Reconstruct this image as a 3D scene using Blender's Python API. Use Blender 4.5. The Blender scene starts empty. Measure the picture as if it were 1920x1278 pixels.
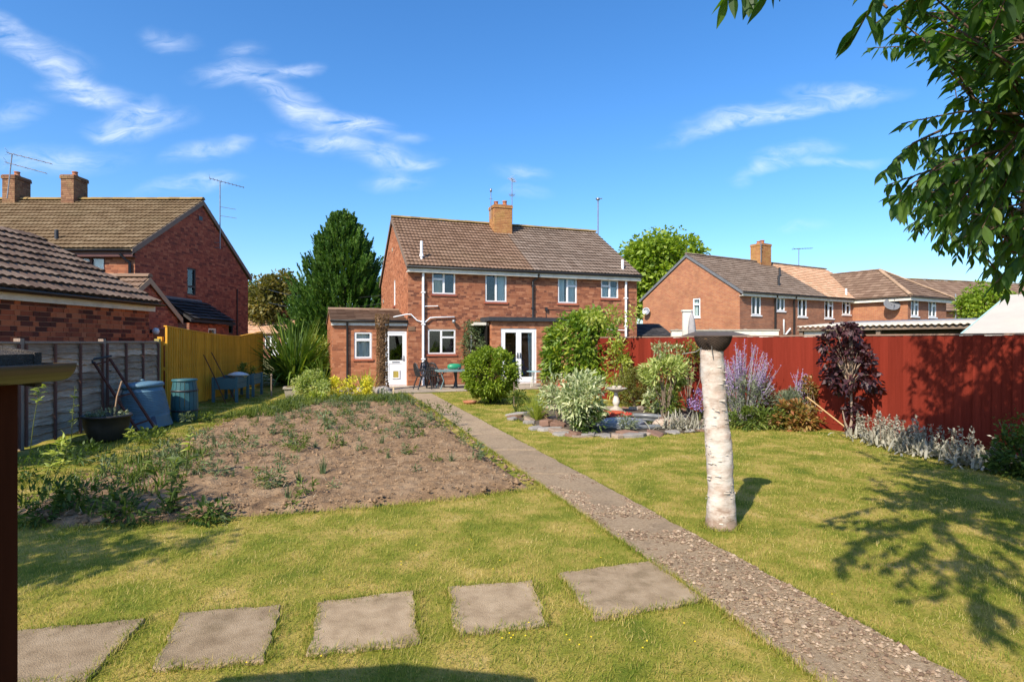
import bpy, math, random
import numpy as np
from mathutils import Vector, Matrix

# ------------------------------------------------------------------ scene, camera, sky, sun
SC = bpy.context.scene
COL = SC.collection
EYE = 1.7
cam_d = bpy.data.cameras.new('camera'); cam = bpy.data.objects.new('camera', cam_d); COL.objects.link(cam)
cam.location = (0, 0, EYE); cam.rotation_euler = (math.radians(90), 0, 0)
cam_d.sensor_width = 36.0; cam_d.lens = 20.25; cam_d.clip_start = 0.05; cam_d.clip_end = 3000
SC.camera = cam

SUN_AZ, SUN_EL = 33.5, 40.0          # the light travels 33.5 degrees to the right of straight ahead
sun_d = bpy.data.lights.new('sun', 'SUN'); sun_d.energy = 4.45; sun_d.angle = math.radians(0.55); sun_d.color = (1.0, 0.90, 0.75)
sun = bpy.data.objects.new('sun', sun_d); COL.objects.link(sun)
_a, _e = math.radians(SUN_AZ), math.radians(SUN_EL)
LDIR = Vector((math.sin(_a) * math.cos(_e), math.cos(_a) * math.cos(_e), -math.sin(_e)))
sun.rotation_euler = LDIR.to_track_quat('-Z', 'Y').to_euler(); sun.location = (-10, -14, 16)

W = bpy.data.worlds.new('World'); SC.world = W; W.use_nodes = True
wn, wl = W.node_tree.nodes, W.node_tree.links
wn.clear()
sky = wn.new('ShaderNodeTexSky'); sky.sky_type = 'NISHITA'; sky.sun_disc = False
sky.sun_elevation = math.radians(SUN_EL); sky.sun_rotation = math.radians(180 + SUN_AZ)
sky.air_density = 1.0; sky.dust_density = 1.1; sky.ozone_density = 6.0; sky.altitude = 50
hsv = wn.new('ShaderNodeHueSaturation'); hsv.inputs['Saturation'].default_value = 1.19; hsv.inputs['Value'].default_value = 1.0; hsv.inputs['Hue'].default_value = 0.501
wl.new(sky.outputs[0], hsv.inputs['Color'])
tc = wn.new('ShaderNodeTexCoord')
sep = wn.new('ShaderNodeSeparateXYZ'); wl.new(tc.outputs['Generated'], sep.inputs[0])
ab = wn.new('ShaderNodeMath'); ab.operation = 'ABSOLUTE'; wl.new(sep.outputs[1], ab.inputs[0])
mx = wn.new('ShaderNodeMath'); mx.operation = 'MAXIMUM'; mx.inputs[1].default_value = 0.2; wl.new(ab.outputs[0], mx.inputs[0])
dx = wn.new('ShaderNodeMath'); dx.operation = 'DIVIDE'; wl.new(sep.outputs[0], dx.inputs[0]); wl.new(mx.outputs[0], dx.inputs[1])
dz = wn.new('ShaderNodeMath'); dz.operation = 'DIVIDE'; wl.new(sep.outputs[2], dz.inputs[0]); wl.new(mx.outputs[0], dz.inputs[1])
cp = wn.new('ShaderNodeCombineXYZ'); wl.new(dx.outputs[0], cp.inputs[0]); wl.new(dz.outputs[0], cp.inputs[1])
# warp so that the cirrus gets ragged
wnz = wn.new('ShaderNodeTexNoise'); wnz.inputs['Scale'].default_value = 7.0; wnz.inputs['Detail'].default_value = 4
wl.new(cp.outputs[0], wnz.inputs['Vector'])
wsub = wn.new('ShaderNodeVectorMath'); wsub.operation = 'SUBTRACT'; wsub.inputs[1].default_value = (.5, .5, .5); wl.new(wnz.outputs['Color'], wsub.inputs[0])
wsc = wn.new('ShaderNodeVectorMath'); wsc.operation = 'MULTIPLY'; wsc.inputs[1].default_value = (.08, .055, 0); wl.new(wsub.outputs[0], wsc.inputs[0])
wadd = wn.new('ShaderNodeVectorMath'); wadd.operation = 'ADD'; wl.new(cp.outputs[0], wadd.inputs[0]); wl.new(wsc.outputs[0], wadd.inputs[1])
# cirrus streaks: centre, half length, half width (in units of 1/1080), tilt, strength
CLOUDS = [(40, 80, 150, 34, -18, .55), (110, 130, 130, 30, -32, .8), (170, 172, 110, 26, -8, .95), (255, 228, 110, 34, 8, .95), (30, 215, 70, 26, 18, .5),
          (320, 68, 60, 24, -12, .6), (450, 98, 50, 22, 10, .4), (440, 140, 90, 26, 2, .85), (545, 190, 110, 32, -22, .8), (630, 226, 120, 26, -10, .9),
          (600, 262, 100, 22, -6, .7), (730, 292, 90, 28, -4, .8), (390, 278, 90, 22, 12, .6), (345, 345, 110, 20, 10, .55), (740, 340, 70, 22, 4, .6),
          (90, 300, 170, 30, 4, .55), (560, 130, 50, 14, 14, .4), (1420, 215, 150, 26, 9, 1.0), (1330, 245, 110, 16, 12, .6), (1590, 176, 120, 20, -3, .9), (1535, 205, 120, 12, 14, .6),
          (1490, 290, 90, 20, 12, .75), (1430, 322, 70, 14, 14, .6), (1560, 303, 110, 10, 5, .6), (1505, 430, 50, 12, 8, .4), (975, 325, 60, 16, 0, .4), (985, 358, 50, 14, -6, .35), (1385, 348, 25, 10, 0, .35),
          (265, 205, 60, 22, 24, .7), (545, 135, 70, 14, 12, .5), (690, 232, 70, 16, -4, .7), (770, 255, 50, 12, 0, .4), (790, 302, 50, 14, -4, .5), (440, 262, 40, 14, 16, .5), (400, 332, 60, 14, 8, .5), (640, 268, 70, 14, -6, .5), (215, 240, 60, 16, 10, .6), (520, 178, 50, 18, -28, .6), (10, 45, 60, 20, -24, .5), (130, 298, 60, 16, 2, .4)]
acc = None
for (cx, cy, la, lb, ang, st) in CLOUDS:
    mp = wn.new('ShaderNodeMapping'); mp.vector_type = 'TEXTURE'
    mp.inputs['Location'].default_value = ((cx - 960) / 1080, (639 - cy) / 1080, 0)
    mp.inputs['Rotation'].default_value = (0, 0, math.radians(ang)); mp.inputs['Scale'].default_value = (la * .8 / 1080, lb * .85 / 1080, 1)
    wl.new(wadd.outputs[0], mp.inputs['Vector'])
    ln = wn.new('ShaderNodeVectorMath'); ln.operation = 'LENGTH'; wl.new(mp.outputs[0], ln.inputs[0])
    mr = wn.new('ShaderNodeMapRange'); mr.interpolation_type = 'SMOOTHSTEP'
    mr.inputs['From Min'].default_value = 1.5; mr.inputs['From Max'].default_value = 0.0; mr.inputs['To Min'].default_value = 0; mr.inputs['To Max'].default_value = st * .72
    wl.new(ln.outputs['Value'], mr.inputs['Value'])
    if acc is None: acc = mr.outputs[0]
    else:
        ad = wn.new('ShaderNodeMath'); ad.operation = 'ADD'; wl.new(acc, ad.inputs[0]); wl.new(mr.outputs[0], ad.inputs[1]); acc = ad.outputs[0]
mp = wn.new('ShaderNodeMapping'); mp.inputs['Rotation'].default_value = (0, 0, math.radians(14)); mp.inputs['Scale'].default_value = (6.5, 19.0, 1)
wl.new(wadd.outputs[0], mp.inputs['Vector'])
nz = wn.new('ShaderNodeTexNoise'); nz.inputs['Scale'].default_value = 2.1; nz.inputs['Detail'].default_value = 9; nz.inputs['Roughness'].default_value = .62; nz.inputs['Distortion'].default_value = .9
wl.new(mp.outputs[0], nz.inputs['Vector'])
nr = wn.new('ShaderNodeMapRange'); nr.inputs['From Min'].default_value = .30; nr.inputs['From Max'].default_value = .80; wl.new(nz.outputs[0], nr.inputs['Value'])
thin = wn.new('ShaderNodeMath'); thin.operation = 'MULTIPLY_ADD'; thin.inputs[1].default_value = 1.0; thin.inputs[2].default_value = .0; wl.new(acc, thin.inputs[0])
dn = wn.new('ShaderNodeMath'); dn.operation = 'MULTIPLY'; dn.use_clamp = True; wl.new(thin.outputs[0], dn.inputs[0]); wl.new(nr.outputs[0], dn.inputs[1])
cmix = wn.new('ShaderNodeMix'); cmix.data_type = 'RGBA'
wl.new(dn.outputs[0], cmix.inputs['Factor']); wl.new(hsv.outputs[0], cmix.inputs['A']); cmix.inputs['B'].default_value = (5.2, 5.5, 6.0, 1)
bg = wn.new('ShaderNodeBackground'); bg.inputs['Strength'].default_value = 0.15
wl.new(cmix.outputs['Result'], bg.inputs['Color'])
wo = wn.new('ShaderNodeOutputWorld'); wl.new(bg.outputs[0], wo.inputs['Surface'])

SC.view_settings.view_transform = 'Standard'; SC.view_settings.look = 'None'; SC.view_settings.gamma = 1.0
SC.view_settings.use_curve_mapping = False; SC.view_settings.exposure = 0.7
SC.render.engine = 'CYCLES'; SC.cycles.max_bounces = 6; SC.cycles.transparent_max_bounces = 12; SC.cycles.use_denoising = True

# ------------------------------------------------------------------ helpers
RNG = np.random.default_rng(11)
random.seed(5)

def gnd(x, y, z=0.0):
    """a point of the photograph, on the level z, as a place on the ground (metres)"""
    D = (EYE - z) * 1080.0 / (y - 639.0)
    return ((x - 960.0) / 1080.0 * D, D)

def link(o, parent=None):
    COL.objects.link(o)
    if parent is not None: o.parent = parent
    return o

def tag(o, label=None, cat=None, group=None, kind=None):
    if label: o['label'] = label
    if cat: o['category'] = cat
    if group: o['group'] = group
    if kind: o['kind'] = kind
    return o

def thing(name, label, cat, loc=(0, 0, 0), rz=0.0, group=None):
    o = bpy.data.objects.new(name, None); o.empty_display_size = .2
    link(o); o.location = loc; o.rotation_euler = (0, 0, rz)
    return tag(o, label, cat, group)

def mesh_np(name, V, Fs, mat, smooth=False, uv=None):
    me = bpy.data.meshes.new(name)
    V = np.ascontiguousarray(np.asarray(V, np.float32).reshape(-1, 3))
    if isinstance(Fs, np.ndarray): Fs = [Fs]
    Fs = [np.asarray(f, np.int32) for f in Fs if len(f)]
    loops = np.concatenate([f.ravel() for f in Fs]); cnt = np.concatenate([np.full(len(f), f.shape[1], np.int32) for f in Fs])
    st = np.zeros(len(cnt), np.int32); st[1:] = np.cumsum(cnt)[:-1]
    me.vertices.add(len(V)); me.vertices.foreach_set('co', V.ravel())
    me.loops.add(len(loops)); me.loops.foreach_set('vertex_index', loops)
    me.polygons.add(len(cnt)); me.polygons.foreach_set('loop_start', st)
    me.polygons.foreach_set('use_smooth', np.full(len(cnt), bool(smooth)))
    me.update(calc_edges=True)
    if uv is not None:
        l = me.uv_layers.new(name='UVMap'); l.data.foreach_set('uv', np.asarray(uv, np.float32)[loops].ravel())
    if mat is not None: me.materials.append(mat)
    return me

def obj(name, me, parent=None, loc=None):
    o = bpy.data.objects.new(name, me); link(o, parent)
    if loc is not None: o.location = loc
    return o

class MB:
    """collects simple shapes and links them as one mesh object"""
    def __init__(s): s.v = []; s.f = []; s.sm = []
    def add(s, vs, fs, smooth=False):
        b = len(s.v); s.v += [tuple(v) for v in vs]; s.f += [tuple(i + b for i in f) for f in fs]; s.sm += [smooth] * len(fs); return s
    def box(s, lo, hi, M=None):
        x0, y0, z0 = lo; x1, y1, z1 = hi
        vs = [(x0, y0, z0), (x1, y0, z0), (x1, y1, z0), (x0, y1, z0), (x0, y0, z1), (x1, y0, z1), (x1, y1, z1), (x0, y1, z1)]
        if M is not None: vs = [M @ Vector(v) for v in vs]
        return s.add(vs, [(0, 3, 2, 1), (4, 5, 6, 7), (0, 1, 5, 4), (1, 2, 6, 5), (2, 3, 7, 6), (3, 0, 4, 7)])
    def bar(s, a, b, w, h=None, up=(0, 0, 1)):
        """square bar from a to b"""
        h = h or w; a, b = Vector(a), Vector(b); d = (b - a); L = d.length; d.normalize()
        u = Vector(up)
        if abs(d.dot(u)) > .98: u = Vector((1, 0, 0))
        x = d.cross(u).normalized(); z = x.cross(d).normalized()
        vs = [p + x * (sx * w / 2) + z * (sz * h / 2) for p in (a, b) for sx, sz in ((-1, -1), (1, -1), (1, 1), (-1, 1))]
        return s.add(vs, [(0, 3, 2, 1), (4, 5, 6, 7), (0, 1, 5, 4), (1, 2, 6, 5), (2, 3, 7, 6), (3, 0, 4, 7)])
    def tube(s, pts, r, n=8, caps=True):
        pts = [Vector(p) for p in pts]; m = len(pts)
        rs = list(r) if hasattr(r, '__len__') else [r] * m
        vs = []; prev = None
        for i, p in enumerate(pts):
            d = (pts[min(i + 1, m - 1)] - pts[max(i - 1, 0)]).normalized()
            if prev is None:
                u = Vector((0, 0, 1)) if abs(d.z) < .9 else Vector((1, 0, 0)); x = d.cross(u).normalized()
            else:
                x = (prev - d * prev.dot(d)).normalized()
            prev = x; y = d.cross(x)
            for k in range(n):
                t = 2 * math.pi * k / n; vs.append(p + (x * math.cos(t) + y * math.sin(t)) * rs[i])
        fs = [(i * n + k, i * n + (k + 1) % n, (i + 1) * n + (k + 1) % n, (i + 1) * n + k) for i in range(m - 1) for k in range(n)]
        s.add(vs, fs, True)
        if caps: s.add(vs[:n], [tuple(range(n))[::-1]]); s.add(vs[-n:], [tuple(range(n))])
        return s
    def lathe(s, prof, c=(0, 0, 0), n=20, smooth=True, cap=True, sx=1, sy=1, jitter=0):
        vs = []
        for (r, z) in prof:
            for k in range(n):
                t = 2 * math.pi * k / n; q = r * (1 + random.uniform(-jitter, jitter))
                vs.append((c[0] + q * math.cos(t) * sx, c[1] + q * math.sin(t) * sy, c[2] + z))
        fs = [(i * n + k, i * n + (k + 1) % n, (i + 1) * n + (k + 1) % n, (i + 1) * n + k) for i in range(len(prof) - 1) for k in range(n)]
        s.add(vs, fs, smooth)
        if cap:
            if prof[0][0] > 1e-4: s.add(vs[:n], [tuple(range(n))[::-1]])
            if prof[-1][0] > 1e-4: s.add(vs[-n:], [tuple(range(n))])
        return s
    def prism(s, poly, axis, _=None):
        """polygon of 3d points moved along the vector axis"""
        n = len(poly); p = [Vector(q) for q in poly]; ax = Vector(axis)
        vs = p + [q + ax for q in p]
        return s.add(vs, [tuple(range(n))[::-1], tuple(range(n, 2 * n))] + [(i, (i + 1) % n, n + (i + 1) % n, n + i) for i in range(n)])
    def mesh(s, name, mat):
        me = bpy.data.meshes.new(name); me.from_pydata([tuple(v) for v in s.v], [], s.f)
        if any(s.sm): me.polygons.foreach_set('use_smooth', s.sm)
        if mat is not None: me.materials.append(mat)
        me.update(); return me
    def build(s, name, mat, parent=None, loc=None):
        return obj(name, s.mesh(name, mat), parent, loc)

def half_gutter(mb, a, b, r=.055, n=8):
    """half-round gutter from a to b, hollow side up"""
    a, b = Vector(a), Vector(b); d = (b - a).normalized(); x = d.cross(Vector((0, 0, 1))).normalized()
    vs = []
    for p in (a, b):
        for rr in (r, r * .88):
            for k in range(n + 1):
                t = math.pi * k / n; vs.append(p + x * (math.cos(t) * rr) + Vector((0, 0, -math.sin(t) * rr)))
    m = n + 1; o = 2 * m
    fs = []
    for k in range(n):
        fs += [(k, k + 1, o + k + 1, o + k), (m + k + 1, m + k, o + m + k, o + m + k + 1), (k, m + k, m + k + 1, k + 1), (o + k, o + k + 1, o + m + k + 1, o + m + k)]
    for k in (0, n): fs.append((k, o + k, o + m + k, m + k))
    mb.add(vs, fs, True); return mb

# ------------------------------------------------------------------ materials
def nt(name):
    m = bpy.data.materials.new(name); m.use_nodes = True; n = m.node_tree.nodes; n.clear()
    return m, n, m.node_tree.links

def rand01(n, l):
    """a number of its own for every object and every loose piece"""
    oi = n.new('ShaderNodeObjectInfo'); ge = n.new('ShaderNodeNewGeometry')
    a = n.new('ShaderNodeMath'); a.operation = 'ADD'; l.new(oi.outputs['Random'], a.inputs[0]); l.new(ge.outputs['Random Per Island'], a.inputs[1])
    f = n.new('ShaderNodeMath'); f.operation = 'FRACT'; l.new(a.outputs[0], f.inputs[0]); return f.outputs[0]

def ramp(n, stops, interp='LINEAR'):
    r = n.new('ShaderNodeValToRGB'); r.color_ramp.interpolation = interp
    while len(r.color_ramp.elements) < len(stops): r.color_ramp.elements.new(.5)
    for e, (p, c) in zip(r.color_ramp.elements, stops): e.position = p; e.color = (*c, 1)
    return r

def mat(name, c, c2=None, scale=6, detail=6, rough=.75, spec=.15, bump=0, bscale=40, metal=0, rand=0, stretch=None, coord='Object', stops=None, dirt=None, dscale=1.5, damt=.5):
    m, n, l = nt(name)
    tcn = n.new('ShaderNodeTexCoord'); vec = tcn.outputs[coord]
    if stretch is not None:
        mp = n.new('ShaderNodeMapping'); mp.inputs['Scale'].default_value = stretch; l.new(vec, mp.inputs['Vector']); vec = mp.outputs[0]
    if coord == 'Object' and rand:      # shift the grain from piece to piece
        oi = n.new('ShaderNodeObjectInfo'); sc = n.new('ShaderNodeVectorMath'); sc.operation = 'SCALE'; sc.inputs[0].default_value = (37, 17, 53); l.new(oi.outputs['Random'], sc.inputs['Scale'])
        ad = n.new('ShaderNodeVectorMath'); ad.operation = 'ADD'; l.new(vec, ad.inputs[0]); l.new(sc.outputs[0], ad.inputs[1]); vec = ad.outputs[0]
    nz = n.new('ShaderNodeTexNoise'); nz.inputs['Scale'].default_value = scale; nz.inputs['Detail'].default_value = detail; nz.inputs['Roughness'].default_value = .6
    l.new(vec, nz.inputs['Vector'])
    if stops is None:
        c2 = c2 or tuple(x * .8 for x in c); stops = [(.3, c), (.7, c2)]
    rp = ramp(n, stops); l.new(nz.outputs[0], rp.inputs[0]); col = rp.outputs[0]
    if dirt is not None:
        nd = n.new('ShaderNodeTexNoise'); nd.inputs['Scale'].default_value = dscale; nd.inputs['Detail'].default_value = 8; nd.inputs['Roughness'].default_value = .65
        l.new(tcn.outputs[coord], nd.inputs['Vector'])
        mr = n.new('ShaderNodeMapRange'); mr.inputs['From Min'].default_value = .5; mr.inputs['From Max'].default_value = .72; mr.inputs['To Max'].default_value = damt; l.new(nd.outputs[0], mr.inputs['Value'])
        mi = n.new('ShaderNodeMix'); mi.data_type = 'RGBA'; l.new(mr.outputs[0], mi.inputs['Factor']); l.new(col, mi.inputs['A']); mi.inputs['B'].default_value = (*dirt, 1); col = mi.outputs['Result']
    if rand:
        r = rand01(n, l); mm = n.new('ShaderNodeMapRange'); mm.inputs['To Min'].default_value = 1 - rand; mm.inputs['To Max'].default_value = 1 + rand; l.new(r, mm.inputs['Value'])
        h = n.new('ShaderNodeHueSaturation'); l.new(mm.outputs[0], h.inputs['Value']); l.new(col, h.inputs['Color']); col = h.outputs[0]
    b = n.new('ShaderNodeBsdfPrincipled'); l.new(col, b.inputs['Base Color'])
    b.inputs['Roughness'].default_value = rough; b.inputs['Specular IOR Level'].default_value = spec; b.inputs['Metallic'].default_value = metal
    if bump:
        nb = n.new('ShaderNodeTexNoise'); nb.inputs['Scale'].default_value = bscale; nb.inputs['Detail'].default_value = 5; l.new(vec, nb.inputs['Vector'])
        bn = n.new('ShaderNodeBump'); bn.inputs['Strength'].default_value = bump; bn.inputs['Distance'].default_value = .02; l.new(nb.outputs[0], bn.inputs['Height']); l.new(bn.outputs[0], b.inputs['Normal'])
    o = n.new('ShaderNodeOutputMaterial'); l.new(b.outputs[0], o.inputs['Surface'])
    return m

def rand_mat(name, stops, rough=.9, spec=.06, bump=0, bscale=60, dirt=None, dscale=.8, damt=.4, nmix=.25):
    """every brick or tile its own tone, with grain and patches of dirt over many of them"""
    m, n, l = nt(name)
    tcn = n.new('ShaderNodeTexCoord')
    r = rand01(n, l)
    nz = n.new('ShaderNodeTexNoise'); nz.inputs['Scale'].default_value = 25; nz.inputs['Detail'].default_value = 6; l.new(tcn.outputs['Object'], nz.inputs['Vector'])
    ma = n.new('ShaderNodeMath'); ma.operation = 'MULTIPLY_ADD'; ma.inputs[1].default_value = nmix; l.new(nz.outputs[0], ma.inputs[0])
    ms = n.new('ShaderNodeMath'); ms.operation = 'MULTIPLY_ADD'; ms.inputs[1].default_value = 1 - nmix * .6; ms.inputs[2].default_value = -nmix * .2; l.new(r, ms.inputs[0]); l.new(ms.outputs[0], ma.inputs[2])
    rp = ramp(n, stops); l.new(ma.outputs[0], rp.inputs[0]); col = rp.outputs[0]
    if dirt is not None:
        nd = n.new('ShaderNodeTexNoise'); nd.inputs['Scale'].default_value = dscale; nd.inputs['Detail'].default_value = 9; nd.inputs['Roughness'].default_value = .7
        l.new(tcn.outputs['Object'], nd.inputs['Vector'])
        mr = n.new('ShaderNodeMapRange'); mr.inputs['From Min'].default_value = .48; mr.inputs['From Max'].default_value = .7; mr.inputs['To Max'].default_value = damt; l.new(nd.outputs[0], mr.inputs['Value'])
        mi = n.new('ShaderNodeMix'); mi.data_type = 'RGBA'; l.new(mr.outputs[0], mi.inputs['Factor']); l.new(col, mi.inputs['A']); mi.inputs['B'].default_value = (*dirt, 1); col = mi.outputs['Result']
    b = n.new('ShaderNodeBsdfPrincipled'); l.new(col, b.inputs['Base Color']); b.inputs['Roughness'].default_value = rough; b.inputs['Specular IOR Level'].default_value = spec
    if bump:
        nb = n.new('ShaderNodeTexNoise'); nb.inputs['Scale'].default_value = bscale; nb.inputs['Detail'].default_value = 4; l.new(tcn.outputs['Object'], nb.inputs['Vector'])
        bn = n.new('ShaderNodeBump'); bn.inputs['Strength'].default_value = bump; bn.inputs['Distance'].default_value = .01; l.new(nb.outputs[0], bn.inputs['Height']); l.new(bn.outputs[0], b.inputs['Normal'])
    o = n.new('ShaderNodeOutputMaterial'); l.new(b.outputs[0], o.inputs['Surface'])
    return m

def leaf_mat(name, stops, trans=.35, gloss=.06, rough=.55, tcol=1.5, nscale=2.0):
    """leaves: each its own green, light shining through"""
    m, n, l = nt(name)
    r = rand01(n, l)
    tcn = n.new('ShaderNodeTexCoord'); nz = n.new('ShaderNodeTexNoise'); nz.inputs['Scale'].default_value = nscale; nz.inputs['Detail'].default_value = 3; l.new(tcn.outputs['Object'], nz.inputs['Vector'])
    a = n.new('ShaderNodeMath'); a.operation = 'MULTIPLY_ADD'; a.inputs[1].default_value = .6; l.new(r, a.inputs[0])
    s = n.new('ShaderNodeMath'); s.operation = 'MULTIPLY_ADD'; s.inputs[1].default_value = .9; s.inputs[2].default_value = -.25; l.new(nz.outputs[0], s.inputs[0]); l.new(s.outputs[0], a.inputs[2])
    rp = ramp(n, stops); l.new(a.outputs[0], rp.inputs[0])
    d = n.new('ShaderNodeBsdfDiffuse'); l.new(rp.outputs[0], d.inputs[0])
    t = n.new('ShaderNodeBsdfTranslucent')
    tm = n.new('ShaderNodeMix'); tm.data_type = 'RGBA'; tm.blend_type = 'MULTIPLY'; tm.inputs['Factor'].default_value = 1; l.new(rp.outputs[0], tm.inputs['A']); tm.inputs['B'].default_value = (tcol * 1.1, tcol * 1.15, tcol * .5, 1)
    l.new(tm.outputs['Result'], t.inputs[0])
    x = n.new('ShaderNodeMixShader'); x.inputs[0].default_value = trans; l.new(d.outputs[0], x.inputs[1]); l.new(t.outputs[0], x.inputs[2])
    g = n.new('ShaderNodeBsdfGlossy'); g.inputs['Roughness'].default_value = rough; g.inputs[0].default_value = (.8, .8, .8, 1)
    y = n.new('ShaderNodeMixShader'); y.inputs[0].default_value = gloss; l.new(x.outputs[0], y.inputs[1]); l.new(g.outputs[0], y.inputs[2])
    o = n.new('ShaderNodeOutputMaterial'); l.new(y.outputs[0], o.inputs['Surface'])
    return m

def glass_mat(name, tint=(.9, .95, .95), refl=.05):
    m, n, l = nt(name)
    t = n.new('ShaderNodeBsdfTransparent'); t.inputs[0].default_value = (*tint, 1)
    g = n.new('ShaderNodeBsdfGlossy'); g.inputs['Roughness'].default_value = .02
    lw = n.new('ShaderNodeLayerWeight'); lw.inputs['Blend'].default_value = .22
    mr = n.new('ShaderNodeMapRange'); mr.inputs['To Min'].default_value = refl; mr.inputs['To Max'].default_value = 1; l.new(lw.outputs['Fresnel'], mr.inputs['Value'])
    x = n.new('ShaderNodeMixShader'); l.new(mr.outputs[0], x.inputs[0]); l.new(t.outputs[0], x.inputs[1]); l.new(g.outputs[0], x.inputs[2])
    o = n.new('ShaderNodeOutputMaterial'); l.new(x.outputs[0], o.inputs['Surface'])
    return m

def brick_tex_mat(name, cols, mortar, bw=.225, bh=.075, dirt=(.1, .05, .04)):
    """brick walls far off: the wall's own metres (uv) carry the bond"""
    m, n, l = nt(name)
    tcn = n.new('ShaderNodeTexCoord')
    bt = n.new('ShaderNodeTexBrick'); bt.inputs['Scale'].default_value = 1.0; bt.inputs['Brick Width'].default_value = bw; bt.inputs['Row Height'].default_value = bh
    bt.inputs['Mortar Size'].default_value = .011; bt.inputs['Mortar Smooth'].default_value = .2; bt.inputs['Color1'].default_value = (*cols[0], 1); bt.inputs['Color2'].default_value = (*cols[1], 1); bt.inputs['Mortar'].default_value = (*mortar, 1)
    l.new(tcn.outputs['UV'], bt.inputs['Vector'])
    nz = n.new('ShaderNodeTexNoise'); nz.inputs['Scale'].default_value = 1.2; nz.inputs['Detail'].default_value = 10; nz.inputs['Roughness'].default_value = .75; l.new(tcn.outputs['UV'], nz.inputs['Vector'])
    mr = n.new('ShaderNodeMapRange'); mr.inputs['From Min'].default_value = .45; mr.inputs['From Max'].default_value = .72; mr.inputs['To Max'].default_value = .6; l.new(nz.outputs[0], mr.inputs['Value'])
    mi = n.new('ShaderNodeMix'); mi.data_type = 'RGBA'; l.new(mr.outputs[0], mi.inputs['Factor']); l.new(bt.outputs['Color'], mi.inputs['A']); mi.inputs['B'].default_value = (*dirt, 1)
    b = n.new('ShaderNodeBsdfPrincipled'); l.new(mi.outputs['Result'], b.inputs['Base Color']); b.inputs['Roughness'].default_value = .9; b.inputs['Specular IOR Level'].default_value = .15
    bn = n.new('ShaderNodeBump'); bn.inputs['Strength'].default_value = .5; bn.inputs['Distance'].default_value = .008; bn.invert = True; l.new(bt.outputs['Fac'], bn.inputs['Height']); l.new(bn.outputs[0], b.inputs['Normal'])
    o = n.new('ShaderNodeOutputMaterial'); l.new(b.outputs[0], o.inputs['Surface'])
    return m

BR = [(0.0, (.10, .043, .033)), (.2, (.21, .078, .046)), (.45, (.285, .107, .057)), (.75, (.355, .145, .076)), (1.0, (.43, .20, .115))]
M_brick = rand_mat('orange red brick', BR, dirt=(.12, .055, .04), dscale=.7, damt=.35)
M_brick_warm = rand_mat('orange brick', [(0, (.16, .065, .042)), (.22, (.31, .118, .06)), (.6, (.42, .165, .082)), (1, (.49, .225, .125))], dirt=(.2, .09, .05), dscale=.9, damt=.3)
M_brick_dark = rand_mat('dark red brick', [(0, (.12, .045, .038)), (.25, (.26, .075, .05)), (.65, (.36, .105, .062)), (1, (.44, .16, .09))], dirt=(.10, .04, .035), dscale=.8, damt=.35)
M_brick_chim = rand_mat('sooty chimney brick', [(0, (.14, .075, .05)), (.3, (.19, .10, .06)), (.65, (.24, .13, .075)), (1, (.28, .165, .095))], dirt=(.26, .21, .10), dscale=2, damt=.55)
M_brick_lich = rand_mat('lichened chimney brick', [(0, (.30, .14, .06)), (.3, (.36, .17, .07)), (.65, (.40, .20, .085)), (1, (.44, .24, .10))], dirt=(.40, .29, .08), dscale=2, damt=.5)
M_brick_garage = rand_mat('mottled garage brick', [(0, (.06, .03, .025)), (.28, (.13, .045, .032)), (.5, (.32, .09, .045)), (.8, (.40, .13, .06)), (1, (.45, .17, .09))], dirt=(.14, .06, .045), damt=.25)
M_mortar = mat('mortar', (.42, .24, .15), (.34, .17, .10), scale=5, rough=.95, spec=.1)
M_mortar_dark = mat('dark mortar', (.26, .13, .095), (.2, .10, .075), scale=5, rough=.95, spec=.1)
M_brick_far = brick_tex_mat('far orange brick', ((.44, .18, .08), (.34, .11, .055)), (.36, .24, .16), dirt=(.17, .075, .045))
M_brick_far2 = brick_tex_mat('far brown brick', ((.40, .15, .075), (.27, .09, .05)), (.3, .2, .14))
M_tile_main = rand_mat('brown concrete tile', [(0, (.16, .10, .067)), (.5, (.19, .12, .081)), (1, (.225, .147, .103))], rough=.9, dirt=(.22, .16, .10), dscale=.5, damt=.35)
M_tile_grey = rand_mat('grey brown concrete tile', [(0, (.155, .113, .087)), (.5, (.19, .142, .11)), (1, (.23, .178, .142))], rough=.9, dirt=(.09, .07, .055), dscale=.5, damt=.4)
M_tile_left = rand_mat('mossy tan tile', [(0, (.155, .105, .06)), (.5, (.195, .135, .077)), (1, (.24, .175, .105))], rough=.9, dirt=(.16, .125, .07), dscale=.6, damt=.4)
M_tile_gar = rand_mat('garage roof tile', [(0, (.085, .058, .045)), (.5, (.14, .095, .072)), (1, (.20, .145, .11))], rough=.9, dirt=(.24, .21, .15), dscale=3.0, damt=.3, bump=.5)
M_tile_dark = rand_mat('dark slate tile', [(0, (.03, .03, .032)), (.5, (.05, .048, .048)), (1, (.08, .07, .065))], rough=.8)
M_tile_pink = rand_mat('pale orange tile', [(0, (.44, .26, .155)), (.5, (.52, .32, .20)), (1, (.6, .39, .26))], rough=.9, dirt=(.4, .24, .15), damt=.3)
M_tile_far = rand_mat('far brown tile', [(0, (.16, .10, .07)), (.5, (.22, .145, .10)), (1, (.28, .19, .135))], rough=.9, dirt=(.14, .10, .07), damt=.4)
M_ridge = rand_mat('lichened ridge tile', [(0, (.15, .09, .05)), (.5, (.24, .15, .06)), (1, (.30, .20, .10))], rough=.9, dirt=(.30, .24, .08), dscale=2, damt=.6)
M_ridge_tan = rand_mat('tan ridge tile', [(0, (.30, .2, .13)), (1, (.42, .29, .19))], rough=.9)
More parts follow.
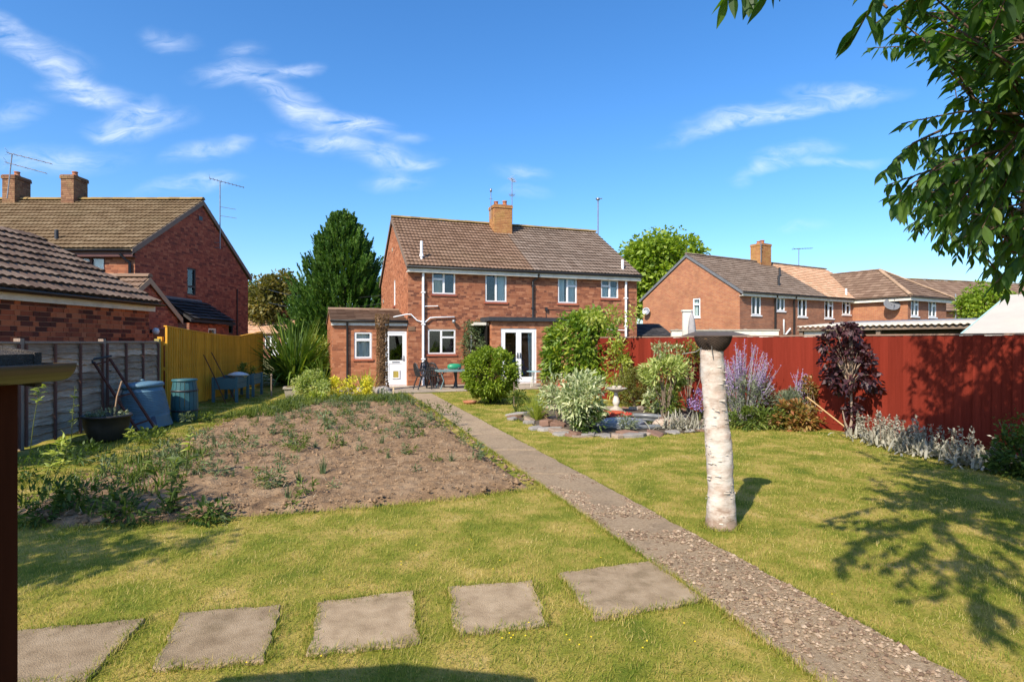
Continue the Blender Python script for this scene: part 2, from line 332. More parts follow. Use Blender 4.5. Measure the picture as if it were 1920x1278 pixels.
M_white = mat('white upvc', (.80, .80, .80), (.74, .74, .74), scale=3, rough=.35, spec=.5, dirt=(.6, .6, .57), dscale=2, damt=.3)
M_whitepaint = mat('white painted board', (.70, .67, .58), (.6, .56, .48), scale=4, rough=.6, dirt=(.42, .38, .3), dscale=2, damt=.5)
M_black = mat('black plastic', (.018, .018, .02), (.025, .025, .027), rough=.45, spec=.5)
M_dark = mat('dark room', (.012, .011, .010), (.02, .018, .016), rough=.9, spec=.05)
M_darkwood = mat('dark red window timber', (.09, .022, .016), (.06, .016, .012), rough=.5, spec=.4)
M_lead = mat('lead grey', (.16, .165, .175), (.12, .125, .135), rough=.6)
M_greypl = mat('grey galvanised metal', (.34, .35, .36), (.26, .27, .28), rough=.45, metal=.6)
M_aerial = mat('aerial metal', (.32, .32, .33), (.22, .2, .2), rough=.4, metal=.7)
M_terra = mat('terracotta', (.42, .17, .085), (.34, .13, .07), scale=8, rough=.85, dirt=(.5, .35, .25), dscale=6, damt=.5)
M_stone = mat('pale stone', (.42, .37, .30), (.32, .28, .22), scale=9, rough=.9, bump=.4, dirt=(.2, .19, .13), dscale=5, damt=.5)
M_curtain = mat('pale curtain', (.62, .64, .62), (.5, .53, .52), scale=3, rough=.9)
M_curtain_cream = mat('cream blind', (.55, .47, .33), (.48, .4, .28), rough=.9)
M_glass = glass_mat('window glass')
M_flat = mat('black felt roof edge', (.035, .037, .042), (.05, .052, .058), rough=.7, bump=.2)
# ------------------------------------------------------------------ builders for walls, roofs, windows
UPZ = np.array([0., 0., 1.])

def _sub(iv, a, b):
    out = []
    for (p, q) in iv:
        if b <= p or a >= q: out.append((p, q)); continue
        if a > p: out.append((p, a))
        if b < q: out.append((b, q))
    return out

def brick_list(w, z0, z1, openings=(), gable=None, bl=.225, bh=.075, mj=.01, rng=RNG):
    """rectangles (s0, s1, za, zb) of a Flemish bond on a wall w wide, holes left open; gable = (zbase, apex s, apex z)"""
    res = []; i = 0; z = z0
    while z + bh * .5 < z1:
        za, zb = z, min(z + bh - mj, z1); zm = (za + zb) / 2
        lo, hi = 0., w
        if gable and zm > gable[0]:
            f = (zb - gable[0]) / (gable[2] - gable[0])
            if f >= 1: break
            lo, hi = gable[1] * f, w - (w - gable[1]) * f
        iv = [(lo, hi)]
        for (a, b, c, d) in openings:
            if c - .01 < zm < d + .01: iv = _sub(iv, a, b)
        head = bl / 2 - mj / 2
        s = -bl * (rng.random() if bl < .25 else (.25 if i % 2 else .95)); k = i
        while s < w:
            L = ((bl - mj) if rng.random() > .22 else head) if bl < .25 else ((bl - mj) if k % 2 == 0 else head)
            for (p, q) in iv:
                a, b = max(s, p), min(s + L, q)
                if b - a > .025: res.append((a, b, za, zb))
            s += L + mj; k += 1
        z += bh; i += 1
    return res

def bricks_mesh(rects, O, U, N, proud=.005):
    R = np.array(rects); n = len(R)
    O, U, N = (np.asarray(x, float) for x in (O, U, N))
    pr = proud + RNG.uniform(-.001, .001, n); bk = -.004
    def P(s, z, d): return O + U * s[:, None] + UPZ * z[:, None] + N * d[:, None]
    f = [P(R[:, a], R[:, b], pr) for a, b in ((0, 2), (1, 2), (1, 3), (0, 3))]
    g = [P(R[:, a], R[:, b], np.full(n, bk)) for a, b in ((0, 2), (1, 2), (1, 3), (0, 3))]
    V = np.stack(f + g, 1).reshape(-1, 3)
    b = (np.arange(n) * 8)[:, None, None]
    F = np.array([(0, 1, 2, 3), (1, 0, 4, 5), (2, 1, 5, 6), (3, 2, 6, 7), (0, 3, 7, 4)])[None] + b
    return V, F.reshape(-1, 4)

def wall(name, parent, O, U, w, z0, z1, openings, m, gable=None, reveal=.11, rmat=None):
    """the wall behind the bricks, with its openings and their reveals; uv in metres"""
    O = np.asarray(O, float); U = np.asarray(U, float); N = np.cross(U, UPZ)
    ss = sorted({0., w} | {a for o in openings for a in o[:2]}); zs = sorted({z0, z1} | {a for o in openings for a in o[2:]})
    V, F, T = [], [], []
    def quad(pts, uvs):
        b = len(V); V.extend(pts); T.extend(uvs); F.append([b, b + 1, b + 2, b + 3])
    P = lambda s, z, d=0.: O + U * s + UPZ * z + N * d
    for i in range(len(ss) - 1):
        for j in range(len(zs) - 1):
            a, b, c, d = ss[i], ss[i + 1], zs[j], zs[j + 1]; sm, zm = (a + b) / 2, (c + d) / 2
            if any(o[0] < sm < o[1] and o[2] < zm < o[3] for o in openings): continue
            quad([P(a, c), P(b, c), P(b, d), P(a, d)], [(a, c), (b, c), (b, d), (a, d)])
    for (a, b, c, d) in openings:
        for p, q in (((a, c), (a, d)), ((a, d), (b, d)), ((b, d), (b, c)), ((b, c), (a, c))):
            quad([P(*p), P(*q), P(*q, -reveal), P(*p, -reveal)], [p, q, (q[0] + .1, q[1]), (p[0] + .1, p[1])])
    Fs = [np.array(F)]
    if gable:
        b = len(V); V.extend([P(0, gable[0]), P(w, gable[0]), P(gable[1], gable[2])]); T.extend([(0, gable[0]), (w, gable[0]), (gable[1], gable[2])]); Fs.append(np.array([[b, b + 1, b + 2]]))
    return obj(name, mesh_np(name, np.array(V), Fs, m, uv=np.array(T)), parent)

def brick_wall(parent, O, U, w, z0, z1, openings, m, gable=None, mortar=None, bl=.225, bh=.075):
    N = np.cross(np.asarray(U, float), UPZ)
    wl_ = wall('wall', parent, O, U, w, z0, z1, openings, mortar or M_mortar, gable)
    V, F = bricks_mesh(brick_list(w, z0, gable[2] if gable else z1, openings, gable, bl, bh), O, U, N)
    b = obj('brick', mesh_np('brick', V, F, m), wl_); b['kind'] = 'stuff'
    return wl_

def window(parent, O, U, s0, s1, z0, z1, panes, fw=.055, m=None, sill=None, curtain=None, recess=.06, name='window', depth=.7, smat=None, cmat=None, openpane=None):
    """frame, one pane for every light, the dark room behind and what hangs in it; panes in fractions of the opening"""
    m = m or M_white; O = np.asarray(O, float); U = np.asarray(U, float); N = np.cross(U, UPZ)
    Mx = Matrix(((U[0], -N[0], 0, O[0]), (U[1], -N[1], 0, O[1]), (0, 0, 1, O[2]), (0, 0, 0, 1)))   # local: x along, y inwards, z up
    w, h = s1 - s0, z1 - z0
    fr = MB(); y0, y1 = recess - .035, recess + .035
    fr.box((s0, y0, z0), (s0 + fw, y1, z1), Mx); fr.box((s1 - fw, y0, z0), (s1, y1, z1), Mx)
    fr.box((s0 + fw, y0 + .001, z0), (s1 - fw, y1, z0 + fw), Mx); fr.box((s0 + fw, y0 + .001, z1 - fw), (s1 - fw, y1, z1), Mx)
    for (a, c, b, d) in panes:
        A, B, C_, D = s0 + a * w, s0 + b * w, z0 + c * h, z0 + d * h; t = fw * .62; e = .003
        A += fw * .4 if a < .01 else 0; B -= fw * .4 if b > .99 else 0; C_ += fw * .4 if c < .01 else 0; D -= fw * .4 if d > .99 else 0
        ya, yb = y0 - .014, y1 - .006
        fr.box((A + e, ya, C_ + e), (A + t, yb, D - e), Mx); fr.box((B - t, ya, C_ + e), (B - e, yb, D - e), Mx)
        fr.box((A + t, ya + .001, C_ + e), (B - t, yb, C_ + t), Mx); fr.box((A + t, ya + .001, D - t), (B - t, yb, D - e), Mx)
    f = fr.build(name, m, parent)
    for (a, c, b, d) in panes:
        g = MB(); g.box((s0 + a * w + fw * .6, recess - .004, z0 + c * h + fw * .6), (s0 + b * w - fw * .6, recess + .004, z0 + d * h - fw * .6), Mx); g.build('pane', M_glass, f)
    r = MB(); i0 = recess + .036
    q = [(s0 - .25, i0, z0 - .25), (s1 + .25, i0, z0 - .25), (s1 + .25, i0, z1 + .25), (s0 - .25, i0, z1 + .25)]
    q2 = [(x, depth, z) for (x, y, z) in q]
    r.add([Mx @ Vector(v) for v in q + q2], [(4, 5, 6, 7), (0, 1, 5, 4), (1, 2, 6, 5), (2, 3, 7, 6), (3, 0, 4, 7)]); r.build('room_recess', M_dark, f)
    for cu in (curtain or ()):
        (a, b, c, d) = cu; n = max(6, int((b - a) * w / .035)); vs = []; fs = []
        for k in range(n + 1):
            x = s0 + (a + (b - a) * k / n) * w; y = recess + .09 + .018 * math.sin(k * 1.9) + .01 * math.sin(k * .7)
            vs += [Mx @ Vector((x, y, z0 + c * h)), Mx @ Vector((x, y, z0 + d * h))]
            if k: fs.append((2 * k - 2, 2 * k, 2 * k + 1, 2 * k - 1))
        MB().add(vs, fs, True).build('curtain', cmat or M_curtain, f)
    if sill is not False:
        s = MB(); s.box((s0 - .05, -.05, z0 - .075), (s1 + .05, recess - .04, z0 - .004), Mx); s.build('sill', smat or M_brick_dark, f)
    return f

def tile_proto(w, ln, th, rolls=2, nx=9, amp=.022):
    """one interlocking tile lying in (u, v, n): v runs up the slope; its lower edge is thick"""
    xs = np.linspace(0, w, nx)
    hz = amp * np.abs(np.sin(np.pi * rolls * xs / w)) ** 1.4 if rolls else np.zeros(nx)
    lowt = np.stack([xs, np.zeros(nx), hz + th], 1); upt = np.stack([xs, np.full(nx, ln), hz + .004], 1); lowb = np.stack([xs, np.full(nx, .04), hz - .012], 1)
    V = np.concatenate([lowt, upt, lowb]); F = []
    for k in range(nx - 1):
        F.append((k, k + 1, nx + k + 1, nx + k)); F.append((2 * nx + k, 2 * nx + k + 1, k + 1, k))
    F.append((0, nx, nx, 2 * nx)[:3] + (2 * nx,)) ; F.append((nx - 1, 2 * nx + nx - 1, 2 * nx - 1, 2 * nx - 1)[:3] + (2 * nx - 1,))
    F = [f for f in F if len(set(f)) == 4]
    return V, np.array(F)

def tile_field(O, U, Vv, width, slope, w=.3, g=.3, th=.045, rolls=2, nx=9, amp=.02, inside=None, brk=False):
    """arrays for a whole roof slope; inside(u, v) says where tiles lie"""
    O, U, Vv = (np.asarray(x, float) for x in (O, U, Vv)); N = np.cross(U, Vv)
    nu, nv = max(1, round(width / w)), max(1, round(slope / g)); w, g = width / nu, slope / nv
    B, F = tile_proto(w * .985, g * 1.08, th, rolls, nx, amp)
    iu, iv = np.meshgrid(np.arange(nu), np.arange(nv)); u = iu.ravel() * w; v = iv.ravel() * g
    if brk: u = u + (iv.ravel() % 2) * w / 2
    if inside is not None:
        k = inside(u + w / 2, v + g / 2); u, v = u[k], v[k]
    n = len(u); jn = RNG.uniform(-.004, .005, n); jv = RNG.uniform(-.006, .006, n)
    P = np.stack([u[:, None] + B[None, :, 0], (v + jv)[:, None] + B[None, :, 1], jn[:, None] + B[None, :, 2]], 2)
    X = O + P[..., 0:1] * U + P[..., 1:2] * Vv + P[..., 2:3] * N
    Fa = F[None] + (np.arange(n) * len(B))[:, None, None]
    return X.reshape(-1, 3), Fa.reshape(-1, 4)

def ridge_run(parent, a, b, m, r=.12, step=.42, name='ridge_tile'):
    a, b = Vector(a), Vector(b); L = (b - a).length; n = max(1, round(L / step)); d = (b - a) / n
    mb = MB(); x = d.cross(Vector((0, 0, 1))).normalized(); up = x.cross(d).normalized(); vs = []; K = 6
    for p, rr in ((Vector(), r * 1.04), (d * 1.03, r)):
        for k in range(K + 1):
            t = math.pi * k / K; vs.append(p + x * math.cos(t) * rr + up * (math.sin(t) * rr * .8 - .02))
    fs = [(k, k + 1, K + 1 + k + 1, K + 1 + k) for k in range(K)] + [tuple(range(K + 1)), tuple(range(K + 1, 2 * K + 2))[::-1]]
    mb.add(vs, fs); me = mb.mesh(name, m)
    for i in range(n): obj(name, me, parent, a + d * i + Vector((0, 0, random.uniform(-.006, .006))))

def gable_roof(root, x0, x1, y0, y1, ze, zr, fields, slab_mat, ov=.25, sideov=.06, g=.3, w=.3, ridge_m=None, gutter_m=None, fascia_m=None, back=True, verge_m=None, rolls=2, amp=.02):
    """pitched roof, ridge along x; fields = [(x from, x to, material)] for the slope that faces -y"""
    ym = (y0 + y1) / 2; k = (zr - ze) / (ym - y0); yo0, yo1 = y0 - ov, y1 + ov; zo = ze - k * ov
    X0, X1 = x0 - sideov, x1 + sideov; t = .10
    mb = MB()
    mb.prism([(X0, yo0, zo), (X0, ym, zr), (X0, ym, zr - t), (X0, yo0, zo - t)], (X1 - X0, 0, 0), None)
    mb.prism([(X0, ym + .002, zr), (X0, yo1, zo), (X0, yo1, zo - t), (X0, ym + .002, zr - t)], (X1 - X0, 0, 0), None)
    rf = mb.build('roof', slab_mat, root)
    sl = math.hypot(ym - yo0, zr - zo); Vv = np.array([0, ym - yo0, zr - zo]) / sl
    for (a, b, m) in fields:
        a = X0 if a is None else a; b = X1 if b is None else b
        V, F = tile_field((a, yo0 - .03 * Vv[1], zo - .03 * Vv[2] + .004), (1, 0, 0), Vv, b - a, sl, w, g, rolls=rolls, amp=amp)
        o = obj('roof_tile', mesh_np('roof_tile', V, F, m), rf); o['kind'] = 'stuff'
    if back:
        V, F = tile_field((X1, yo1 + .03 * Vv[1], zo - .03 * Vv[2] + .004), (-1, 0, 0), Vv * np.array([1, -1, 1]), X1 - X0, sl, w, g, rolls=0, nx=2)
        o = obj('roof_tile', mesh_np('roof_tile', V, F, fields[0][2]), rf); o['kind'] = 'stuff'
    if ridge_m: ridge_run(rf, (X0 - .01, ym, zr + .05), (X1 + .01, ym, zr + .05), ridge_m)
    if fascia_m:
        mb = MB(); mb.box((X0, yo0 + .03, zo - .24), (X1, yo0 + .055, zo - .03)); mb.box((X0, yo0 + .056, zo - .24), (X1, y0 - .012, zo - .21)); mb.build('fascia', fascia_m, root)
    if gutter_m:
        mb = MB(); half_gutter(mb, (X0 - .03, yo0 - .035, zo - .035), (X1 + .03, yo0 - .035, zo - .035), .06); mb.build('gutter', gutter_m, root)
    if verge_m:
        for xv in (X0 - .022, X1 + .002):
            mb = MB()
            mb.prism([(xv, yo0, zo - .17), (xv, yo0, zo + .012), (xv, ym, zr + .012), (xv, ym, zr - .17)], (.02, 0, 0), None)
            mb.prism([(xv, ym + .002, zr - .17), (xv, ym + .002, zr + .012), (xv, yo1, zo + .012), (xv, yo1, zo - .17)], (.02, 0, 0), None)
            mb.build('verge_board', verge_m, root)
    return rf

def chimney(rf, x0, x1, y0, y1, z0, z1, m, pots, mortar=None):
    """brick stack with an oversailing course, flashing and pots; a part of the roof"""
    w, d = x1 - x0, y1 - y0
    mb = MB(); mb.box((x0, y0, z0), (x1, y1, z1 - .14)); mb.box((x0 - .012, y0 - .012, z1 - .03), (x1 + .012, y1 + .012, z1))
    st = mb.build('chimney', mortar or M_mortar_dark, rf)
    Vs, Fs, o = [], [], 0
    for (O, U, ww) in (((x0, y0, 0), (1, 0, 0), w), ((x0, y1, 0), (0, -1, 0), d), ((x1, y0, 0), (0, 1, 0), d)):
        N = np.cross(np.array(U, float), UPZ)
        V, F = bricks_mesh(brick_list(ww, z0, z1 - .15, ()), O, U, N); Vs.append(V); Fs.append(F + o); o += len(V)
        V, F = bricks_mesh(brick_list(ww + .06, z1 - .15, z1 - .03, ()), np.array(O) - np.array(U) * .03, U, N, proud=.035); Vs.append(V); Fs.append(F + o); o += len(V)
    b = obj('brick', mesh_np('brick', np.concatenate(Vs), np.concatenate(Fs), m), st); b['kind'] = 'stuff'
    for (px, h, r) in pots:
        mb = MB(); mb.lathe([(r * 1.25, 0), (r * 1.2, .06), (r, .08), (r * .92, h * .8), (r * 1.1, h * .84), (r * 1.12, h), (r * .8, h), (r * .8, h * .7)], ((x0 + x1) / 2 + px, (y0 + y1) / 2, z1 - .002), 12); mb.build('chimney_pot', M_terra, st)
    mb = MB(); k = .012
    mb.box((x0 - .1, y0 - .05, z0 + .0), (x1 + .1, y0 - .011, z0 + .16)); mb.build('flashing', M_lead, st)
    return st

def yagi(mb, p, d, n=9, boom=1.2, el=.3, r=.008):
    """tv aerial: a boom with rods across it"""
    p, d = Vector(p), Vector(d).normalized(); x = d.cross(Vector((0, 0, 1))).normalized()
    mb.tube([p - d * boom * .3, p + d * boom * .7], r * 1.2, 5)
    for k in range(n):
        q = p - d * boom * .28 + d * boom * .96 * k / (n - 1); e = el * (1 - .35 * k / n)
        mb.tube([q - x * e / 2, q + x * e / 2], r * .7, 4)
    q = p - d * boom * .3
    for s in (-1, 1): mb.bar(q - x * .16 + Vector((0, 0, .02 * s)), q + x * .16 + Vector((0, 0, .13 * s)), .006)

# ------------------------------------------------------------------ main house
TH = math.radians(19.94)
HP = (-3.884, 21.5, 0)
HLEN, HDEP = 9.86, 7.73
GZ = 0.03
H1 = thing('semi_detached_house', 'two storey red brick semi-detached house facing the garden, white windows and French doors', 'house', HP, TH)
WN = [(.91, 1.82, 3.48, 4.37), (3.02, 3.91, 3.23, 4.35), (6.13, 7.0, 3.25, 4.3), (8.12, 8.96, 3.5, 4.29), (.75, 1.83, 1.2, 2.14)]
FO, FU = (0, 0, 0), (1, 0, 0)
brick_wall(H1, FO, FU, HLEN, 0, 4.42, WN, M_brick)
SLIT = [(HDEP - 3.55, HDEP - 3.12, 3.2, 4.3)]
brick_wall(H1, (0, HDEP, 0), (0, -1, 0), HDEP, 0, 4.42, SLIT, M_brick_warm, gable=(4.42, HDEP / 2, 6.93))
wall('wall', H1, (HLEN, 0, 0), (0, 1, 0), HDEP, 0, 4.42, [], M_brick_far, gable=(4.42, HDEP / 2, 6.93))
wall('wall', H1, (HLEN, HDEP, 0), (-1, 0, 0), HLEN, 0, 4.42, [], M_brick_far)
RF1 = gable_roof(H1, 0, HLEN, 0, HDEP, 4.66, 7.06, [(None, 4.98, M_tile_main), (4.99, None, M_tile_grey)], M_tile_grey, ov=.26, ridge_m=M_ridge, gutter_m=M_black, fascia_m=M_whitepaint, verge_m=M_tile_grey)
chimney(RF1, 4.38, 5.22, 3.0, 3.75, 6.3, 7.84, M_brick_lich, [(-.22, .2, .1), (.2, .26, .1)])
window(H1, FO, FU, *WN[0][:2], *WN[0][2:], [(0, 0, .5, .64), (0, .64, .5, 1), (.5, 0, 1, 1)], curtain=[(.02, .5, .02, .62)], cmat=M_curtain_cream)
window(H1, FO, FU, *WN[1][:2], *WN[1][2:], [(0, 0, .5, 1), (.5, 0, 1, 1)], curtain=[(.62, .97, .0, .98)])
window(H1, FO, FU, *WN[2][:2], *WN[2][2:], [(0, 0, .5, 1), (.5, 0, 1, .68), (.5, .68, 1, 1)], curtain=[(.03, .40, 0, .98), (.60, .97, 0, .98)])
window(H1, FO, FU, *WN[3][:2], *WN[3][2:], [(0, 0, .5, .66), (0, .66, .5, 1), (.5, 0, 1, 1)], curtain=[(.02, .98, .02, .62)])
window(H1, FO, FU, *WN[4][:2], *WN[4][2:], [(0, 0, .48, 1), (.48, 0, 1, .68), (.48, .68, 1, 1)])
window(H1, (0, HDEP, 0), (0, -1, 0), *SLIT[0][:2], *SLIT[0][2:], [(0, 0, 1, 1)], fw=.05, sill=None)
# pipes
mb = MB(); mb.tube([(.56, -.075, .5), (.56, -.075, 4.36)], .05, 10); mb.tube([(.56, -.075, .0), (.56, -.075, .52)], .056, 10)
for z in (1.0, 2.3, 3.5): mb.box((.49, -.135, z), (.63, .0, z + .05))
mb.build('soil_pipe', M_white, H1)
mb = MB(); mb.tube([(.56, .25, 4.6), (.56, .25, 5.5)], .055, 10); mb.lathe([(.09, 0), (.06, .1)], (.56, .25, 4.92), 10); mb.build('vent_pipe', M_white, H1)
mb = MB(); mb.tube([(.6, -.07, 3.0), (1.12, -.07, 3.02)], .02, 6); mb.tube([(1.1, -.07, 3.02), (1.13, .01, 3.02)], .028, 6); mb.build('waste_pipe', M_white, H1)
mb = MB(); mb.tube([(-.55, -.07, 2.58), (-.05, -.07, 2.69), (.1, -.07, 2.69), (.32, -.07, 2.47), (.5, -.07, 2.42), (.56, -.07, 2.42)], .026, 6)
mb.tube([(.56, -.07, 2.40), (.66, -.07, 2.42), (.82, -.07, 2.57), (1.0, -.07, 2.59), (1.75, -.07, 2.62), (1.78, .01, 2.62)], .026, 6); mb.build('waste_pipe', M_white, H1)
mb = MB(); mb.tube([(5.18, -.27, 4.36), (5.18, -.2, 4.26), (5.0, -.07, 4.1), (5.0, -.07, 2.55)], .042, 8)
for z in (3.0, 3.9): mb.box((4.94, -.12, z), (5.06, 0, z + .04))
mb.build('downpipe', M_black, H1)
mb = MB(); mb.tube([(9.28, -.075, 0), (9.28, -.075, 4.36)], .05, 10)
for z in (1.0, 2.3, 3.5): mb.box((9.21, -.135, z), (9.35, .0, z + .05))
mb.tube([(9.28, -.075, 2.15), (8.2, -.075, 2.2)], .022, 6); mb.build('soil_pipe', M_white, H1)
mb = MB(); mb.tube([(9.28, .2, 4.55), (9.28, .2, 5.2)], .055, 10); mb.build('vent_pipe', M_white, H1)
# lamp and bracket, vents
mb = MB(); mb.lathe([(.0, 0), (.05, .0), (.075, .06), (.06, .12), (.0, .14)], (1.72, -.14, 2.38), 10); mb.box((1.69, -.1, 2.44), (1.75, 0, 2.5)); mb.build('wall_lamp', M_greypl, H1)
mb = MB(); mb.box((5.55, -.10, 2.92), (5.63, 0, 3.06)); mb.tube([(5.59, -.02, 2.92), (5.6, -.02, 2.5)], .012, 5); mb.tube([(5.62, -.02, 2.98), (8.3, -.02, 2.92), (8.6, -.02, 2.66)], .009, 4); mb.build('cable_box', M_black, H1)
for z, y in ((5.6, 3.9), (3.55, 6.9)):
    mb = MB(); mb.box((-.025, y - .11, z), (-.008, y + .11, z + .15)); mb.build('air_brick', M_stone, H1)
# aerials on the chimney and behind the ridge
mb = MB(); mb.tube([(4.28, 3.2, 7.2), (4.28, 3.2, 8.4)], .018, 6); mb.lathe([(.0, 0), (.05, .02), (.05, .14), (0, .17)], (4.28, 3.2, 8.4), 8); mb.bar((4.2, 3.2, 8.1), (4.36, 3.2, 8.1), .02); mb.build('aerial', M_aerial, H1)
mb = MB(); mb.tube([(5.33, 3.3, 7.1), (5.33, 3.3, 9.2)], .018, 6); yagi(mb, (5.33, 3.3, 9.1), (.5, .8, .05), 8, .8, .3, .01); yagi(mb, (5.33, 3.3, 8.4), (.3, .9, 0), 5, .4, .3, .009); mb.build('aerial', M_aerial, H1)
mb = MB(); mb.tube([(9.93, 3.6, 6.3), (9.93, 3.6, 8.62)], .03, 6); mb.lathe([(.0, 0), (.09, .01), (.09, .1), (0, .12)], (9.93, 3.6, 8.6), 8); mb.bar((9.8, 3.6, 8.66), (10.15, 3.6, 8.7), .04); mb.build('aerial', M_aerial, H1)

# flat roofed extension with the French doors
EX0, EX1, EY = 2.95, 6.6, -1.0
FD = [(3.32, 4.77, .09, 2.18)]
brick_wall(H1, (EX0, EY, 0), (1, 0, 0), EX1 - EX0, 0, 2.44, [(FD[0][0] - EX0, FD[0][1] - EX0, FD[0][2], FD[0][3])], M_brick_warm)
brick_wall(H1, (EX0, 0, 0), (0, -1, 0), -EY, 0, 2.44, [], M_brick_warm)
brick_wall(H1, (EX1, EY, 0), (0, 1, 0), -EY, 0, 2.44, [], M_brick_warm)
mb = MB(); mb.box((EX0 - .14, EY - .14, 2.45), (EX1 + .14, -.012, 2.6)); mb.build('flat_roof', M_flat, H1)
mb = MB(); mb.box((EX0 - .62, -.72, 2.28), (EX0 - .02, -.012, 2.34)); mb.box((EX0 - .62, -.76, 2.30), (EX0 - .02, -.725, 2.40)); mb.build('porch_canopy', M_whitepaint, H1)
window(H1, (EX0 - .55, -.02, 0), (1, 0, 0), 0, .42, 1.25, 2.2, [(0, 0, 1, 1)], fw=.05, recess=-.04, depth=.02, sill=False)
def french():
    O, U = (0, EY, 0), (1, 0, 0); s0, s1, z0, z1 = FD[0]
    f = MB(); f.box((s0, .02, z0), (s0 + .07, .09, z1)); f.box((s1 - .07, .02, z0), (s1, .09, z1)); f.box((s0 + .07, .021, z1 - .07), (s1 - .07, .09, z1)); f.box((s0 + .07, .021, z0), (s1 - .07, .09, z0 + .05))
    f.v = [(x, y + EY, z) for (x, y, z) in f.v]; fr = f.build('door_frame', M_white, H1)
    c = (s0 + s1) / 2
    for (a, b) in ((s0 + .075, c - .002), (c + .002, s1 - .075)):
        d = MB(); d.box((a, .005, z0 + .055), (a + .10, .07, z1 - .075)); d.box((b - .10, .005, z0 + .055), (b, .07, z1 - .075)); d.box((a + .1, .006, z1 - .16), (b - .1, .07, z1 - .075)); d.box((a + .1, .006, z0 + .055), (b - .1, .07, z0 + .24))
        d.v = [(x, y + EY, z) for (x, y, z) in d.v]; dd = d.build('door', M_white, H1)
        g = MB(); g.box((a + .09, EY + .034, z0 + .23), (b - .09, EY + .042, z1 - .15)); g.build('pane', M_glass, dd)
        h = MB(); xx = b - .05 if a < c - .2 else a + .05
        h.box((xx - .015, EY - .02, 1.05), (xx + .015, EY + .004, 1.25)); h.bar((xx, EY - .04, 1.12), (xx - .1, EY - .04, 1.12), .018); h.build('handle', M_black, dd)
    r = MB(); q = [(s0 - .5, EY + .1, -.0), (s1 + .5, EY + .1, -.0), (s1 + .5, EY + .1, 2.4), (s0 - .5, EY + .1, 2.4)]; q2 = [(x, 2.2, z) for x, y, z in q]
    r.add(q + q2, [(4, 5, 6, 7), (0, 1, 5, 4), (1, 2, 6, 5), (2, 3, 7, 6), (3, 0, 4, 7)]); r.build('room_recess', M_dark, fr)
    for (a, b) in ((s1 - .30, s1 - .12),):
        n = 10; vs = []; fs = []
        for k in range(n + 1):
            x = a + (b - a) * k / n; y = EY + .16 + .03 * math.sin(k * 1.7)
            vs += [(x + .06, y, z0 + .1), (x, y, z1 - .05)]
            if k: fs.append((2 * k - 2, 2 * k, 2 * k + 1, 2 * k - 1))
        MB().add(vs, fs, True).build('curtain', M_curtain, fr)
french()
mb = MB(); mb.box((3.2, EY - .28, 0.0), (4.9, EY - .012, .08)); mb.build('door_step', M_stone, H1)
# the blue armchair that shows through the French doors
M_bluefab = mat('blue fabric', (.06, .13, .26), (.04, .09, .2), rough=.9)
def to_world(root, p):
    c, s = math.cos(root.rotation_euler.z), math.sin(root.rotation_euler.z); return (root.location.x + c * p[0] - s * p[1], root.location.y + s * p[0] + c * p[1], root.location.z + p[2])
ac = thing('armchair', 'blue upholstered armchair behind the right-hand French door', 'armchair', to_world(H1, (4.3, -.3, .04)), TH)
mb = MB(); mb.lathe([(.0, .3), (.3, .3), (.34, .42), (.3, .5), (0, .52)], n=14); mb.build('seat', M_bluefab, ac)
mb = MB(); mb.lathe([(.3, .4), (.33, .6), (.3, .85), (.18, 1.0), (0, 1.05)], (0, .12, 0), 14, sy=.45); mb.build('backrest', M_bluefab, ac)
for sx in (-1, 1):
    mb = MB(); mb.tube([(sx * .33, -.28, .5), (sx * .35, .1, .56)], .07, 8); mb.build('armrest', M_bluefab, ac)
    for sy in (-.22, .22): MB().tube([(sx * .25, sy, 0), (sx * .24, sy, .34)], .025, 6).build('leg', M_black, ac)

# side building with the white back door
OX0, OY, OD, OH = -2.70, .12, 4.2, 2.33
OW = [(-1.93, -1.30, 1.05, 2.04), (-.83, -.03, .05, 2.06)]
sh = lambda o: [(a - OX0, b - OX0, c, d) for a, b, c, d in o]
brick_wall(H1, (OX0, OY, 0), (1, 0, 0), -OX0 - .0, 0, OH, sh(OW), M_brick_warm)
brick_wall(H1, (OX0, OY + OD, 0), (0, -1, 0), OD, 0, OH + .06, [], M_brick_warm, gable=(OH + .06, OD / 2, 2.92))
wall('wall', H1, (0, OY + OD, 0), (-1, 0, 0), -OX0, 0, OH, [], M_brick_far)
window(H1, (OX0, OY, 0), (1, 0, 0), *sh(OW)[0], [(0, 0, 1, .7), (0, .7, 1, 1)], curtain=[(.02, .98, 0, .98)], fw=.075)
mb = MB(); yr = OY + OD / 2
for (ya, za, yb, zb) in ((OY - .12, 2.43, yr, 2.93), (yr + .002, 2.93, OY + OD + .12, 2.43)):
    mb.prism([(OX0 - .05, ya, za), (OX0 - .05, yb, zb), (OX0 - .05, yb, zb - .07), (OX0 - .05, ya, za - .07)], (-OX0 + .04, 0, 0))
orf = mb.build('side_roof', M_tile_far, H1)
sl = math.hypot(yr - OY + .12, .5)
V, F = tile_field((OX0 - .06, OY - .13, 2.44), (1, 0, 0), np.array([0, yr - OY + .12, .5]) / sl, -OX0 + .05, sl, .3, .3, rolls=0, nx=2)
o = obj('roof_tile', mesh_np('roof_tile', V, F, M_tile_far), orf); o['kind'] = 'stuff'
ridge_run(orf, (OX0 - .06, yr, 2.96), (-.01, yr, 2.96), M_tile_far, r=.1)
mb = MB(); mb.box((OX0 - .04, OY - .10, 2.26), (-.02, OY - .075, 2.41)); mb.box((OX0 - .04, OY - .074, 2.26), (-.02, OY - .012, 2.285)); mb.build('fascia', M_whitepaint, H1)
mb = MB(); half_gutter(mb, (OX0 - .08, OY - .165, 2.45), (.0, OY - .165, 2.45), .058); mb.build('gutter', M_black, H1)
